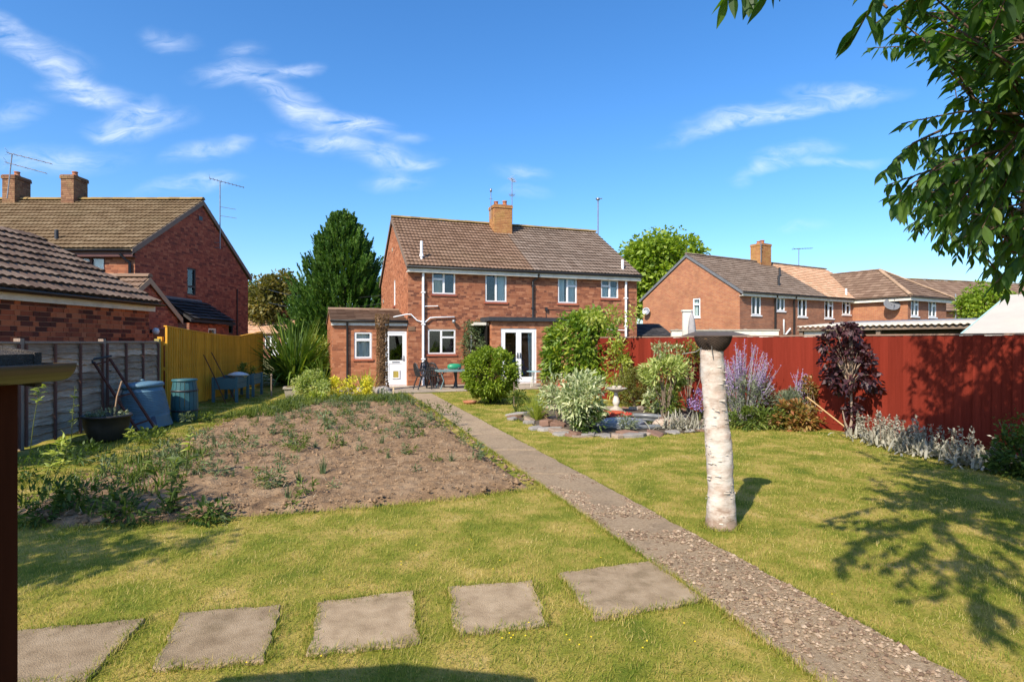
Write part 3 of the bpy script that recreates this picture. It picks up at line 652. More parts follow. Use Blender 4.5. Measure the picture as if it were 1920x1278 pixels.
mb = MB(); mb.tube([(-2.18, OY - .165, 2.40), (-2.18, OY - .1, 2.28), (-2.18, OY - .06, 2.2), (-2.18, OY - .06, .05)], .036, 8); mb.build('downpipe', M_black, H1)
mb = MB(); mb.box((-.95, OY - .02, 2.08), (.27, OY + .0, 2.24)); mb.box((0.001, -.03, 2.08), (.26, -.012, 2.24)); mb.build('timber_lintel', mat('weathered lintel', (.22, .13, .08), (.15, .09, .06), rough=.9), H1)
def backdoor():
    s0, s1, z0, z1 = OW[1]
    f = MB(); f.box((s0, .0, z0), (s0 + .06, .1, z1)); f.box((s1 - .06, .0, z0), (s1, .1, z1)); f.box((s0 + .06, .001, z1 - .06), (s1 - .06, .1, z1)); f.box((s0, -.08, z0 - .05), (s1, .1, z0 - .001))
    f.v = [(x, y + OY, z) for x, y, z in f.v]; fr = f.build('door_frame', M_white, H1)
    a, b = s0 + .062, s1 - .062; d = MB(); y0, y1 = .01, .06
    d.box((a, y0, z0 + .01), (a + .09, y1, z1 - .065)); d.box((b - .09, y0, z0 + .01), (b, y1, z1 - .065)); d.box((a + .09, y0 + .001, z1 - .16), (b - .09, y1, z1 - .065))
    d.box((a + .09, y0 + .001, .86), (b - .09, y1, .98)); d.box((a + .09, y0 + .012, z0 + .01), (b - .09, y1, .86)); d.box((a + .09, y0 + .0015, z0 + .01), (b - .09, y1, z0 + .16))
    d.v = [(x, y + OY, z) for x, y, z in d.v]; dd = d.build('door', M_white, H1)
    MB().box((a + .08, OY + .03, .97), (b - .08, OY + .038, z1 - .15)).build('pane', M_glass, dd)
    h = MB(); h.box((b - .06, OY - .01, .95), (b - .03, OY + .009, 1.15)); h.bar((b - .045, OY - .035, 1.05), (b - .16, OY - .035, 1.05), .018); h.build('handle', M_greypl, dd)
    h = MB(); h.box((a + .2, OY - .002, .90), (b - .2, OY + .0095, .935)); h.build('letter_box', M_greypl, dd)
    cx_ = (a + b) / 2; c = MB()
    c.box((cx_ - .14, OY - .01, .30), (cx_ - .10, OY + .021, .62)); c.box((cx_ + .10, OY - .01, .30), (cx_ + .14, OY + .021, .62)); c.box((cx_ - .1, OY - .01, .58), (cx_ + .1, OY + .021, .62)); c.box((cx_ - .1, OY - .01, .30), (cx_ + .1, OY + .021, .34)); cf = c.build('cat_flap', M_white, dd)
    cf['label'] = 'white framed cat flap with yellowish door'
    MB().box((cx_ - .098, OY - .004, .342), (cx_ + .098, OY + .018, .578)).build('flap', mat('yellowed plastic', (.42, .33, .08), (.35, .27, .06), rough=.5), dd)
    r = MB(); q = [(s0 - .3, OY + .11, 0), (s1 + .02, OY + .11, 0), (s1 + .02, OY + .11, 2.2), (s0 - .3, OY + .11, 2.2)]; q2 = [(x, OY + 1.2, z) for x, y, z in q]
    r.add(q + q2, [(4, 5, 6, 7), (0, 1, 5, 4), (1, 2, 6, 5), (2, 3, 7, 6), (3, 0, 4, 7)]); r.build('room_recess', M_dark, fr)
backdoor()

# ------------------------------------------------------------------ neighbour's house on the left, its annex and garage
H2 = thing('gabled_house', 'red brick house with mossy tan tiled roof, two chimneys and a shaded gable', 'house', (-11.65, 17.8, 0))
D2 = 7.62
NG = [(2.86, 3.42, 3.36, 4.35), (5.72, 6.25, 2.0, 2.36)]
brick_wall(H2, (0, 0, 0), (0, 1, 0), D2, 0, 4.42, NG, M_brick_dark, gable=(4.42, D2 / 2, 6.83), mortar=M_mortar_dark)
FW2 = [(14 - 1.85, 14 - .92, 3.3, 4.3)]
brick_wall(H2, (-14, 0, 0), (1, 0, 0), 14, 0, 4.42, FW2, M_brick)
wall('wall', H2, (-14, D2, 0), (0, -1, 0), D2, 0, 4.42, [], M_brick_far, gable=(4.42, D2 / 2, 6.83))
wall('wall', H2, (0, D2, 0), (-1, 0, 0), 14, 0, 4.42, [], M_brick_far)
RF2 = gable_roof(H2, -14, 0, 0, D2, 4.66, 6.96, [(None, None, M_tile_left)], M_tile_left, ov=.24, ridge_m=M_ridge, gutter_m=M_black, fascia_m=M_darkwood, verge_m=M_tile_grey)
for (a, b) in ((-7.2, -6.74), (-5.03, -4.56)):
    chimney(RF2, a, b, 3.5, 4.2, 6.5, 7.85, M_brick_chim, [(.02, .2, .09)])
window(H2, (0, 0, 0), (0, 1, 0), *NG[0], [(0, 0, 1, .32), (0, .32, 1, 1)], m=M_black, fw=.05, curtain=[(.3, .6, .05, .8)], cmat=M_curtain_cream)
window(H2, (0, 0, 0), (0, 1, 0), *NG[1], [(0, 0, 1, 1)], m=M_black, fw=.04)
window(H2, (-14, 0, 0), (1, 0, 0), *FW2[0], [(0, 0, .5, 1), (.5, 0, 1, 1)], m=M_darkwood, curtain=[(.55, .95, 0, .95)])
mb = MB(); mb.tube([(-.3, -.28, 4.36), (-.2, -.2, 4.22), (-.12, -.07, 4.1), (-.12, -.07, 0)], .04, 8); mb.build('downpipe', M_black, H2)
mb = MB(); mb.tube([(-2.7, .35, 4.75), (-2.7, .35, 5.2)], .055, 8); mb.build('vent_pipe', M_black, H2)
mb = MB(); mb.tube([(.04, 6.55, .2), (.04, 6.55, 3.9)], .03, 6); mb.build('downpipe', M_darkwood, H2)
mb = MB(); mb.box((.005, 3.6, 6.2), (.02, 3.85, 6.35)); mb.build('air_brick', M_black, H2)
mb = MB(); mb.tube([(.22, 4.75, 5.3), (.22, 4.75, 7.95)], .02, 6); mb.bar((0, 4.75, 5.55), (.23, 4.75, 5.55), .03); mb.bar((0, 4.75, 5.35), (.23, 4.75, 5.35), .03)
yagi(mb, (.22, 4.75, 7.95), (1, .45, -.2), 10, 1.25, .42, .011); mb.bar((.22, 4.75, 6.6), (.75, 5.0, 6.55), .016); mb.bar((.22, 4.75, 6.95), (.72, 5.0, 6.9), .016); mb.build('aerial', M_aerial, H2)
mb = MB(); mb.tube([(-6.8, 3.25, 6.9), (-6.62, 3.25, 8.52)], .02, 6); yagi(mb, (-6.3, 3.25, 8.45), (1, .3, -.22), 7, 1.4, .3, .012); yagi(mb, (-6.4, 3.25, 8.1), (1, .3, -.25), 5, 1.3, .25, .012); mb.build('aerial', M_aerial, H2)
# lean-to porch on the gable
mb = MB(); ov0, ov1 = 1.2, 4.15
mb.prism([(0.0, ov0 + .3, 3.12), (1.12, ov0 - .1, 2.42), (1.12, ov1, 2.38), (0.0, ov1 - .35, 3.08)], (0, 0, -.09)); mb.build('porch_roof', M_tile_dark, H2)
nn = np.array([1.12, 0, -.72]); nn /= np.linalg.norm(nn)
V, F = tile_field((1.15, ov0 + .02, 2.43), (0, 1, 0), -nn, ov1 - ov0 - .1, 1.3, .3, .22, rolls=0, nx=2); o = obj('porch_tile', mesh_np('porch_tile', V, F, M_tile_dark), H2); o['kind'] = 'stuff'
mb = MB(); mb.box((.012, ov0 + .3, 3.05), (.05, ov1 - .4, 3.22)); mb.build('flashing', M_lead, H2)
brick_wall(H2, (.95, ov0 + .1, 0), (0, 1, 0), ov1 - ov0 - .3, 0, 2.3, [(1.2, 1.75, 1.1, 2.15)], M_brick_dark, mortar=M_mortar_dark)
wall('wall', H2, (0, ov0 + .1, 0), (1, 0, 0), .95, 0, 2.3, [], M_brick_far2)
window(H2, (.95, ov0 + .1, 0), (0, 1, 0), 1.2, 1.75, 1.1, 2.15, [(0, 0, 1, 1)], fw=.05)

AX = thing('brick_outhouse', 'small gabled brick outhouse between garage and neighbouring house', 'outhouse', (-10.5, 15.1, 0))
brick_wall(AX, (0, 0, 0), (0, 1, 0), 3.0, 0, 2.42, [(1.75, 2.6, 0, 2.05)], M_brick_dark, gable=(2.42, 1.5, 3.45), mortar=M_mortar_dark)
wall('wall', AX, (-3, 0, 0), (1, 0, 0), 3.0, 0, 2.42, [], M_brick_far2)
wall('wall', AX, (0, 3.0, 0), (-1, 0, 0), 3.0, 0, 2.42, [], M_brick_far2)
gable_roof(AX, -3, 0, 0, 3.0, 2.5, 3.52, [(None, None, M_tile_far)], M_tile_far, ov=.15, ridge_m=M_tile_far, verge_m=M_ridge_tan)
mb = MB(); mb.box((-.06, 1.76, 0), (-.02, 2.59, 2.04)); mb.build('door', M_darkwood, AX)
mb = MB(); mb.lathe([(0, -.1), (.07, -.08), (.1, 0), (.07, .08), (0, .1)], (.16, 1.62, 1.98), 12); lm = mb.build('wall_lamp', mat('opal glass', (.75, .75, .72), rough=.3, spec=.5), AX)
mb = MB(); mb.box((0, 1.6, 1.93), (.1, 1.66, 2.03)); mb.build('bracket', M_black, lm)

GA = thing('garage', 'low brick garage with wavy dark tiled roof and white fascia board', 'garage', (-9.4, 8.3, 0))
GL = 6.6
gw = wall('wall', GA, (0, 0, 0), (0, 1, 0), GL, 0, 2.5, [], M_mortar, gable=None)
rects = brick_list(GL, 1.59, 2.5, (), None, .28, .1, .012)
bm_ = {}
M1 = MB(); M1.box((-.02, 0, 0), (.012, 1, .088)); brick_me = M1.mesh('brick', M_brick_garage)
rs = sorted(rects, key=lambda r: -r[3] * 0 - r[0])[:299]
for (a, b, c, d) in rs:
    o = obj('brick', brick_me, gw, (random.uniform(-.003, .003), a, c)); o.scale = (1, b - a, (d - c) / .088)
rest = brick_list(GL, 0, 1.55, (), None, .28, .1, .012) + sorted(rects, key=lambda r: -r[0])[299:]
V, F = bricks_mesh(rest, (0, 0, 0), (0, 1, 0), (1, 0, 0)); o = obj('brick', mesh_np('brick', V, F, M_brick_garage), gw); o['kind'] = 'stuff'
# far gable of the garage and its other walls
wall('wall', GA, (0, GL, 0), (-1, 0, 0), 6.0, 0, 2.5, [], M_brick_far2, gable=(2.5, 3.0, 4.15))
wall('wall', GA, (-6, 0, 0), (1, 0, 0), 6.0, 0, 2.5, [], M_brick_far2, gable=(2.5, 3.0, 4.15))
wall('wall', GA, (-6, GL, 0), (0, -1, 0), GL, 0, 2.5, [], M_brick_far2)
mb = MB(); zr_, ze_ = 4.46, 2.66
mb.prism([(.26, -.1, ze_), (-3.1, -.1, zr_), (-3.1, -.1, zr_ - .08), (.26, -.1, ze_ - .08)], (0, GL + .2, 0)); mb.prism([(-3.102, -.1, zr_), (-6.4, -.1, ze_), (-6.4, -.1, ze_ - .08), (-3.102, -.1, zr_ - .08)], (0, GL + .2, 0))
grf = mb.build('roof', M_tile_gar, GA)
sl = math.hypot(3.36, zr_ - ze_); Vv = np.array([-3.36, 0, zr_ - ze_]) / sl; Nn = np.cross((0, 1, 0), Vv)
tw, tg = .40, .415; nu, nv = int(round((GL + .25) / tw)), int(round(sl / tg)); tw, tg = (GL + .25) / nu, sl / nv
B, F = tile_proto(tw * .99, tg * 1.1, .06, 2, 11, .03)
tl_me = mesh_np('roof_tile', B[:, 0:1] * np.array([0, 1, 0]) + B[:, 1:2] * Vv + B[:, 2:3] * Nn, F, M_tile_gar)
for i in range(nv):
    for k in range(nu):
        o = obj('roof_tile', tl_me, grf, Vector((.28, -.12 + k * tw, ze_ + .005)) + Vector(Vv) * (i * tg + random.uniform(-.008, .008)) + Vector(Nn) * random.uniform(-.004, .006))
mb = MB(); mb.box((.10, -.08, 2.46), (.125, GL + .08, 2.62)); mb.box((.0125, -.08, 2.46), (.099, GL + .08, 2.49)); mb.build('fascia', M_whitepaint, GA)
mb = MB(); half_gutter(mb, (.33, -.1, 2.645), (.33, GL + .12, 2.645), .05); mb.build('gutter', M_black, GA)

# ------------------------------------------------------------------ terrace on the right
RT = math.radians(31)
H3 = thing('terraced_house', 'end of terrace in pale brick with lit gable, right of the main house', 'house', (12.93, 32.7, 0), RT)
D3 = 7.75
TW = [(1.03, 1.91, 3.2, 4.32), (3.36, 4.2, 3.5, 4.32), (5.48, 6.43, 3.2, 4.32), (8.33, 9.35, 3.16, 4.33), (10.34, 11.36, 3.45, 4.34)]
wall('wall', H3, (0, 0, 0), (1, 0, 0), 15, 0, 4.42, TW, M_brick_far2)
GW3 = [(D3 - 3.4, D3 - 2.82, 3.16, 4.32)]
wall('wall', H3, (0, D3, 0), (0, -1, 0), D3, 0, 4.42, GW3, M_brick_far, gable=(4.42, D3 / 2, 6.93))
wall('wall', H3, (15, 0, 0), (0, 1, 0), D3, 0, 4.42, [], M_brick_far, gable=(4.42, D3 / 2, 6.93))
wall('wall', H3, (15, D3, 0), (-1, 0, 0), 15, 0, 4.42, [], M_brick_far)
RF3 = gable_roof(H3, 0, 15, 0, D3, 4.66, 7.1, [(None, 8.2, M_tile_grey), (8.21, None, M_tile_pink)], M_tile_grey, ov=.26, ridge_m=M_tile_grey, gutter_m=M_black, fascia_m=M_whitepaint, verge_m=M_lead, back=False)
chimney(RF3, 6.75, 7.75, 3.4, 4.3, 6.5, 8.35, M_brick_lich, [(-.25, .2, .12), (.15, .3, .14)])
for i, (a, b, c, d) in enumerate(TW):
    window(H3, (0, 0, 0), (1, 0, 0), a, b, c, d, [(0, 0, .5, 1), (.5, 0, 1, .7), (.5, .7, 1, 1)] if i in (3, 4) else [(0, 0, .5, 1), (.5, 0, 1, 1)], curtain=[(.03, .3, 0, .98), (.72, .97, 0, .98)], fw=.08, smat=M_white)
window(H3, (0, D3, 0), (0, -1, 0), *GW3[0], [(0, 0, 1, .68), (0, .68, 1, 1)], fw=.08, curtain=[(.05, .5, 0, .9)], smat=M_white)
for x, z0, z1, yv in ((6.62, 5.7, 6.5, 2.0), (4.6, 5.0, 5.75, .7)):
    mb = MB(); mb.tube([(x, yv, z0 - .3), (x, yv, z1)], .07, 8); mb.build('vent_pipe', M_black, H3)
for x in (3.1, 4.95):
    mb = MB(); mb.tube([(x, -.28, 4.36), (x, -.1, 4.2), (x, -.08, 0)], .05, 6); mb.build('downpipe', M_black, H3)
mb = MB(); mb.tube([(3.95, -.08, 3.0), (3.95, -.08, 2.1), (4.15, -.08, 2.1), (4.6, -.08, 2.45)], .05, 6); mb.build('waste_pipe', M_white, H3)
mb = MB(); mb.tube([(6.5, 3.3, 7.0), (6.5, 3.3, 8.4)], .03, 5); mb.bar((6.3, 3.3, 8.2), (6.7, 3.3, 8.2), .03); mb.bar((6.35, 3.3, 7.9), (6.65, 3.3, 7.9), .03); mb.build('aerial', M_aerial, H3)
mb = MB(); mb.tube([(14.2, 5.5, 6.0), (14.2, 5.5, 8.9)], .03, 5); yagi(mb, (14.2, 5.5, 8.85), (1, -.6, .05), 8, 1.5, .5, .018); mb.build('aerial', M_aerial, H3)
def dish(name, root, p, d, r, m, label=None):
    d = Vector(d).normalized(); q = d.to_track_quat('Z', 'Y').to_matrix()
    mb = MB(); n = 18; vs = []; fs = []
    for j, (rr, z) in enumerate(((0.001, -.10), (.5, -.08), (.85, -.03), (1.0, 0.0), (1.0, .03), (.84, 0.0), (.5, -.05), (.001, -.07))):
        for k in range(n):
            t = 2 * math.pi * k / n; vs.append(Vector(p) + q @ Vector((rr * r * math.cos(t), rr * r * math.sin(t), z * r * 2.2)))
    for j in range(7):
        for k in range(n): fs.append((j * n + k, j * n + (k + 1) % n, (j + 1) * n + (k + 1) % n, (j + 1) * n + k))
    mb.add(vs, fs, True); mb.tube([Vector(p), Vector(p) - d * .25], .025, 5); mb.tube([Vector(p) + q @ Vector((0, -r, 0)), Vector(p) + d * r * 1.1], .012, 5); mb.box(*[tuple(Vector(p) + d * r * 1.1 + Vector((s, s, s))) for s in (-.035, .035)])
    return mb.build(name, m, root)
dish('satellite_dish', H3, (-.3, 7.15, 3.7), (-.9, -.5, .25), .26, M_greypl)
mb = MB(); mb.tube([(-.03, 3.87, 6.9), (-.03, 3.87, 7.7)], .02, 5); mb.build('aerial_stub', M_black, H3)

H4 = thing('hip_roofed_house', 'brick wing with brown hipped roof and grey satellite dish, end of the terrace row', 'house', (24.6, 35.8, 0), RT)
D4, L4 = 9.5, 5.1
WW = [(.39, 1.4, 3.24, 4.32), (2.66, 3.74, 3.24, 4.32)]
wall('wall', H4, (0, 0, 0), (1, 0, 0), L4, 0, 4.42, WW, M_brick_far2)
wall('wall', H4, (0, D4, 0), (0, -1, 0), D4, 0, 4.42, [], M_brick_far)
wall('wall', H4, (L4, 0, 0), (0, 1, 0), D4, 0, 4.42, [], M_brick_far2)
wall('wall', H4, (L4, D4, 0), (-1, 0, 0), L4, 0, 4.42, [], M_brick_far2)
e_ = .3; A = [(-e_, -e_), (L4 + e_, -e_), (L4 + e_, D4 + e_), (-e_, D4 + e_)]; zr4 = 6.55; r0, r1 = (L4 / 2, 2.9), (L4 / 2, D4 - 2.9)
mb = MB(); vs = [(x, y, 4.5) for x, y in A] + [(*r0, zr4), (*r1, zr4)] + [(x, y, 4.4) for x, y in A]
mb.add(vs, [(0, 1, 4), (1, 2, 5, 4), (2, 3, 5), (3, 0, 4, 5), (0, 6, 7, 1), (1, 7, 8, 2), (2, 8, 9, 3), (3, 9, 6, 0), (9, 8, 7, 6)]); rf4 = mb.build('roof', M_tile_far, H4)
def hip_tiles(O, U, up, width, slope, topa, topb):
    V, F = tile_field(O, U, up, width, slope, .33, .33, rolls=0, nx=2, inside=lambda u, v: (u > topa * v / slope + .05) & (u < width - (width - topb) * v / slope - .05))
    o = obj('roof_tile', mesh_np('roof_tile', V, F, M_tile_far), rf4); o['kind'] = 'stuff'
v1 = np.array([L4 / 2 + e_, 0, zr4 - 4.5]); s1_ = np.linalg.norm(v1); hip_tiles((-e_, D4 + e_, 4.51), (0, -1, 0), v1 / s1_, D4 + 2 * e_, s1_, 3.2, D4 + 2 * e_ - 3.2)
v2 = np.array([0, 2.9 + e_, zr4 - 4.5]); s2_ = np.linalg.norm(v2); hip_tiles((-e_, -e_, 4.51), (1, 0, 0), v2 / s2_, L4 + 2 * e_, s2_, L4 / 2 + e_, L4 / 2 + e_)
ridge_run(rf4, (*r0, zr4 + .04), (*r1, zr4 + .04), M_tile_far)
for c in (0, 1): ridge_run(rf4, (*A[c], 4.56), (*r0, zr4 + .04), M_ridge_tan)
ridge_run(rf4, (*A[3], 4.56), (*r1, zr4 + .04), M_ridge_tan)
mb = MB(); mb.box((-e_ + .02, -e_ + .02, 4.2), (L4 + e_ - .02, -e_ + .05, 4.395)); mb.box((-e_ + .02, -e_ + .051, 4.2), (-e_ + .05, D4 + e_, 4.395)); mb.build('fascia', M_whitepaint, H4)
mb = MB(); half_gutter(mb, (-e_, -e_ - .03, 4.46), (L4 + e_, -e_ - .03, 4.46), .07); half_gutter(mb, (-e_ - .03, -e_, 4.46), (-e_ - .03, D4, 4.46), .07); mb.build('gutter', M_black, H4)
for (a, b, c, d) in WW: window(H4, (0, 0, 0), (1, 0, 0), a, b, c, d, [(0, 0, .5, 1), (.5, 0, 1, .7), (.5, .7, 1, 1)], fw=.09, curtain=[(.03, .3, 0, .98), (.72, .97, 0, .98)], smat=M_white)
dish('satellite_dish', H4, (-.35, .75, 4.0), (-.75, -.75, .75), .46, M_lead)
mb = MB(); mb.tube([(-.1, 3.6, 2.0), (-.1, 3.6, 3.75), (-.5, 3.5, 4.05), (-.52, 3.5, 5.2)], .07, 6); mb.build('soil_pipe', M_white, H4)
mb = MB(); mb.tube([(2.5, 8.5, 6.0), (2.5, 8.5, 7.2)], .03, 5); yagi(mb, (2.5, 8.5, 7.0), (1, -.3, .05), 7, 1.3, .5, .02); mb.build('aerial', M_aerial, H4)

H5 = thing('distant_house', 'low brown tiled house seen beyond the hipped wing, far right', 'house', (36.5, 50.5, 0), math.radians(18))
wall('wall', H5, (0, 0, 0), (1, 0, 0), 22, 0, 4.45, [], M_brick_far)
wall('wall', H5, (0, 8, 0), (0, -1, 0), 8, 0, 4.45, [], M_brick_far, gable=(4.45, 4, 6.9))
wall('wall', H5, (22, 0, 0), (0, 1, 0), 8, 0, 4.45, [], M_brick_far, gable=(4.45, 4, 6.9))
wall('wall', H5, (22, 8, 0), (-1, 0, 0), 22, 0, 4.45, [], M_brick_far)
gable_roof(H5, 0, 22, 0, 8, 4.6, 7.6, [(None, None, M_tile_far)], M_tile_far, ov=.3, w=.45, g=.4, ridge_m=M_ridge, gutter_m=M_black, back=False, rolls=0)
mb = MB(); mb.tube([(3.2, -.1, 0), (3.2, -.1, 5.9)], .06, 6); mb.build('soil_pipe', M_greypl, H5)

H6 = thing('bungalow', 'distant bungalow with pink tan roof, seen past the yellow fence', 'house', (-29.5, 58, 0), math.radians(0))
wall('wall', H6, (0, 0, 0), (1, 0, 0), 6.9, 0, 2.5, [(4.6, 5.8, 1.0, 2.2)], M_brick_far2)
wall('wall', H6, (6.9, 0, 0), (0, 1, 0), 6.5, 0, 2.5, [], M_brick_far2, gable=(2.5, 3.25, 4.0))
wall('wall', H6, (6.9, 6.5, 0), (-1, 0, 0), 6.9, 0, 2.5, [], M_brick_far2)
wall('wall', H6, (0, 6.5, 0), (0, -1, 0), 6.5, 0, 2.5, [], M_brick_far2, gable=(2.5, 3.25, 4.0))
window(H6, (0, 0, 0), (1, 0, 0), 4.6, 5.8, 1.0, 2.2, [(0, 0, .5, 1), (.5, 0, 1, 1)], fw=.1)
rf6 = gable_roof(H6, 0, 6.9, 0, 6.5, 2.6, 4.15, [(None, None, M_tile_pink)], M_tile_pink, ov=.3, w=.45, g=.4, ridge_m=M_tile_pink, back=False, rolls=0, gutter_m=M_black)
mb = MB(); mb.box((5.1, 2.6, 3.3), (5.8, 3.2, 4.9)); mb.box((5.06, 2.56, 4.9), (5.84, 3.24, 5.0)); mb.build('chimney', M_brick_warm, rf6)
# ------------------------------------------------------------------ ground, lawn, path, patio
def vnoise(x, y, seed=0, octv=4, rough=.5):
    """smooth value noise on arrays"""
    r = np.zeros_like(x, float); amp = 1.; tot = 0.
    for o in range(octv):
        g = np.random.default_rng(seed * 31 + o).random((64, 64))
        xi = np.floor(x).astype(int); yi = np.floor(y).astype(int); fx = x - xi; fy = y - yi
        fx = fx * fx * (3 - 2 * fx); fy = fy * fy * (3 - 2 * fy)
        a = g[xi % 64, yi % 64]; b = g[(xi + 1) % 64, yi % 64]; c = g[xi % 64, (yi + 1) % 64]; d = g[(xi + 1) % 64, (yi + 1) % 64]
        r += amp * ((a * (1 - fx) + b * fx) * (1 - fy) + (c * (1 - fx) + d * fx) * fy); tot += amp; amp *= rough; x = x * 2.03 + 7.1; y = y * 2.03 + 3.7
    return r / tot

def inpoly(x, y, poly):
    ins = np.zeros(x.shape, bool); n = len(poly)
    for i in range(n):
        (x1, y1), (x2, y2) = poly[i], poly[(i + 1) % n]
        k = ((y1 > y) != (y2 > y)) & (x < (x2 - x1) * (y - y1) / (y2 - y1 + 1e-12) + x1); ins ^= k
    return ins

def px(*pts, z=0.): return [gnd(x, y, z) for x, y in pts]

M_ground = mat('rough ground', (.13, .14, .045), (.2, .17, .08), scale=.5, detail=8, rough=1, spec=.05)
M_lawn = mat('mown turf', (.16, .155, .036), scale=2.2, detail=8, rough=1, spec=.05, bump=.6, bscale=90, stops=[(.3, (.09, .125, .016)), (.46, (.20, .20, .032)), (.6, (.36, .27, .075)), (.75, (.45, .34, .14))])
M_soil = mat('dry soil', (.30, .185, .115), scale=3, detail=10, rough=1, spec=.05, bump=.8, bscale=55, stops=[(.25, (.13, .080, .045)), (.5, (.225, .147, .085)), (.8, (.31, .22, .138))])
M_conc = mat('worn concrete', (.36, .29, .21), scale=7, detail=10, rough=.95, spec=.1, bump=.5, bscale=160, stops=[(.25, (.22, .158, .096)), (.5, (.33, .245, .155)), (.8, (.43, .33, .22))], dirt=(.13, .095, .05), dscale=3, damt=.65, rand=.14)
M_concpath = mat('aggregate concrete', (.33, .26, .19), scale=40, detail=8, rough=.95, spec=.12, bump=.8, bscale=190, stops=[(.3, (.19, .128, .076)), (.42, (.34, .247, .154)), (.62, (.42, .315, .205)), (.8, (.51, .40, .28))], dirt=(.17, .13, .09), dscale=2.5, damt=.5, rand=.08)
M_patio = mat('patio slab', (.37, .30, .23), (.30, .25, .19), scale=3, detail=8, rough=.9, spec=.15, rand=.12, dirt=(.2, .17, .1), dscale=2, damt=.4, bump=.2)

mb = MB(); mb.add([(-900, -60, -.05), (900, -60, -.05), (900, 1500, -.05), (-900, 1500, -.05)], [(0, 1, 2, 3)]); tag(mb.build('ground', M_ground), kind='structure')
gx, gy = np.meshgrid(np.linspace(-10, 12, 221), np.linspace(-3, 22, 251)); V = np.stack([gx, gy, .012 * vnoise(gx * .7, gy * .7, 3) - .012], 2).reshape(-1, 3)
ii = np.arange(251 * 221).reshape(251, 221); F = np.stack([ii[:-1, :-1], ii[:-1, 1:], ii[1:, 1:], ii[1:, :-1]], 2).reshape(-1, 4)
tag(obj('lawn', mesh_np('lawn', V, F, M_lawn, smooth=True)), kind='structure')

PL = lambda D: 1.556 - .3097 * (D - 2.873)      # left edge of the long path
PW = .70
path = bpy.data.objects.new('garden_path', None); link(path); tag(path, kind='structure')
cuts = [.6, 2.2, 3.75, 5.62, 7.3, 8.9, 10.4, 12.0, 13.6, 15.2, 16.8, 18.55]
def slab(poly, zt, m, parent, name, th=.08, rough=.012, seg=.12):
    """a slab with slightly worn edges"""
    pts = []
    for i in range(len(poly)):
        a, b = Vector(poly[i]), Vector(poly[(i + 1) % len(poly)]); n = max(1, int((b - a).length / seg))
        for k in range(n):
            p = a.lerp(b, k / n); pts.append((p.x + random.uniform(-rough, rough), p.y + random.uniform(-rough, rough)))
    c = (sum(p[0] for p in pts) / len(pts), sum(p[1] for p in pts) / len(pts)); n = len(pts)
    top = [(c[0] + (x - c[0]) * .985, c[1] + (y - c[1]) * .985, zt) for x, y in pts]; mid = [(x, y, zt - .012) for x, y in pts]; bot = [(x, y, zt - th) for x, y in pts]
    mb = MB(); mb.add(top + mid + bot, [tuple(range(n))] + [(n + i, n + (i + 1) % n, (i + 1) % n, i) for i in range(n)] + [(2 * n + i, 2 * n + (i + 1) % n, n + (i + 1) % n, n + i) for i in range(n)])
    return mb.build(name, m, parent)
for a, b in zip(cuts[:-1], cuts[1:]):
    g = .008
    slab([(PL(a + g), a + g), (PL(a + g) + PW, a + g), (PL(b - g) + PW, b - g), (PL(b - g), b - g)], .022 + random.uniform(-.004, .004), M_concpath, path, 'path_slab', rough=.016)
stones_px = [[(-60, 1196), (40, 1184), (273, 1161), (160, 1278), (-120, 1300)], [(339, 1152), (527, 1137), (499, 1241), (284, 1257)], [(595, 1131), (777, 1108), (786, 1206), (576, 1230)],
             [(841, 1102), (997, 1090), (1027, 1172), (857, 1193)], [(1045, 1077), (1222, 1053), (1322, 1126), (1118, 1161)]]
STEP = [px(*q) for q in stones_px]
for q in STEP: slab(q[::-1], .014 + random.uniform(-.003, .003), M_conc, path, 'stepping_slab', rough=.016, seg=.07)
# loose chippings on the near part of the path
def lumps(name, P, R, m, parent=None, flat=.6, seed=1, kind='stuff'):
    rg = np.random.default_rng(seed); n = len(P)
    B = np.array([(1, 0, 0), (0, 1, 0), (-1, 0, 0), (0, -1, 0), (0, 0, 1), (0, 0, -1)], float)
    F = np.array([(0, 1, 4), (1, 2, 4), (2, 3, 4), (3, 0, 4), (1, 0, 5), (2, 1, 5), (3, 2, 5), (0, 3, 5)])
    V = B[None] * rg.uniform(.55, 1.2, (n, 6, 1)) * np.asarray(R)[:, None, None]; V[..., 2] *= flat
    t = rg.uniform(0, 6.28, n); c, s = np.cos(t)[:, None], np.sin(t)[:, None]; x = V[..., 0] * c - V[..., 1] * s; y = V[..., 0] * s + V[..., 1] * c; V[..., 0], V[..., 1] = x, y
    V += np.asarray(P)[:, None, :]
    o = obj(name, mesh_np(name, V.reshape(-1, 3), (F[None] + (np.arange(n) * 6)[:, None, None]).reshape(-1, 3), m), parent)
    if kind: o['kind'] = kind
    return o
M_chip = rand_mat('stone chippings', [(0, (.09, .06, .042)), (.3, (.21, .14, .093)), (.65, (.31, .225, .15)), (1, (.44, .345, .25))], rough=.9, bump=0)
n = 8200; d = 1.6 + RNG.random(n) ** 1.15 * 6.0; f = RNG.beta(.9, .9, n); P = np.stack([PL(d) + PW * (.02 + .96 * f), d, np.full(n, .026)], 1)
keep = vnoise(P[:, 0] * 3, d * 3, 9) > (.34 + .05 * np.maximum(d - 3.5, 0)); P = P[keep]
lumps('chippings', P, RNG.gamma(2.2, .0032, len(P)) + .0025, M_chip, path, .6)

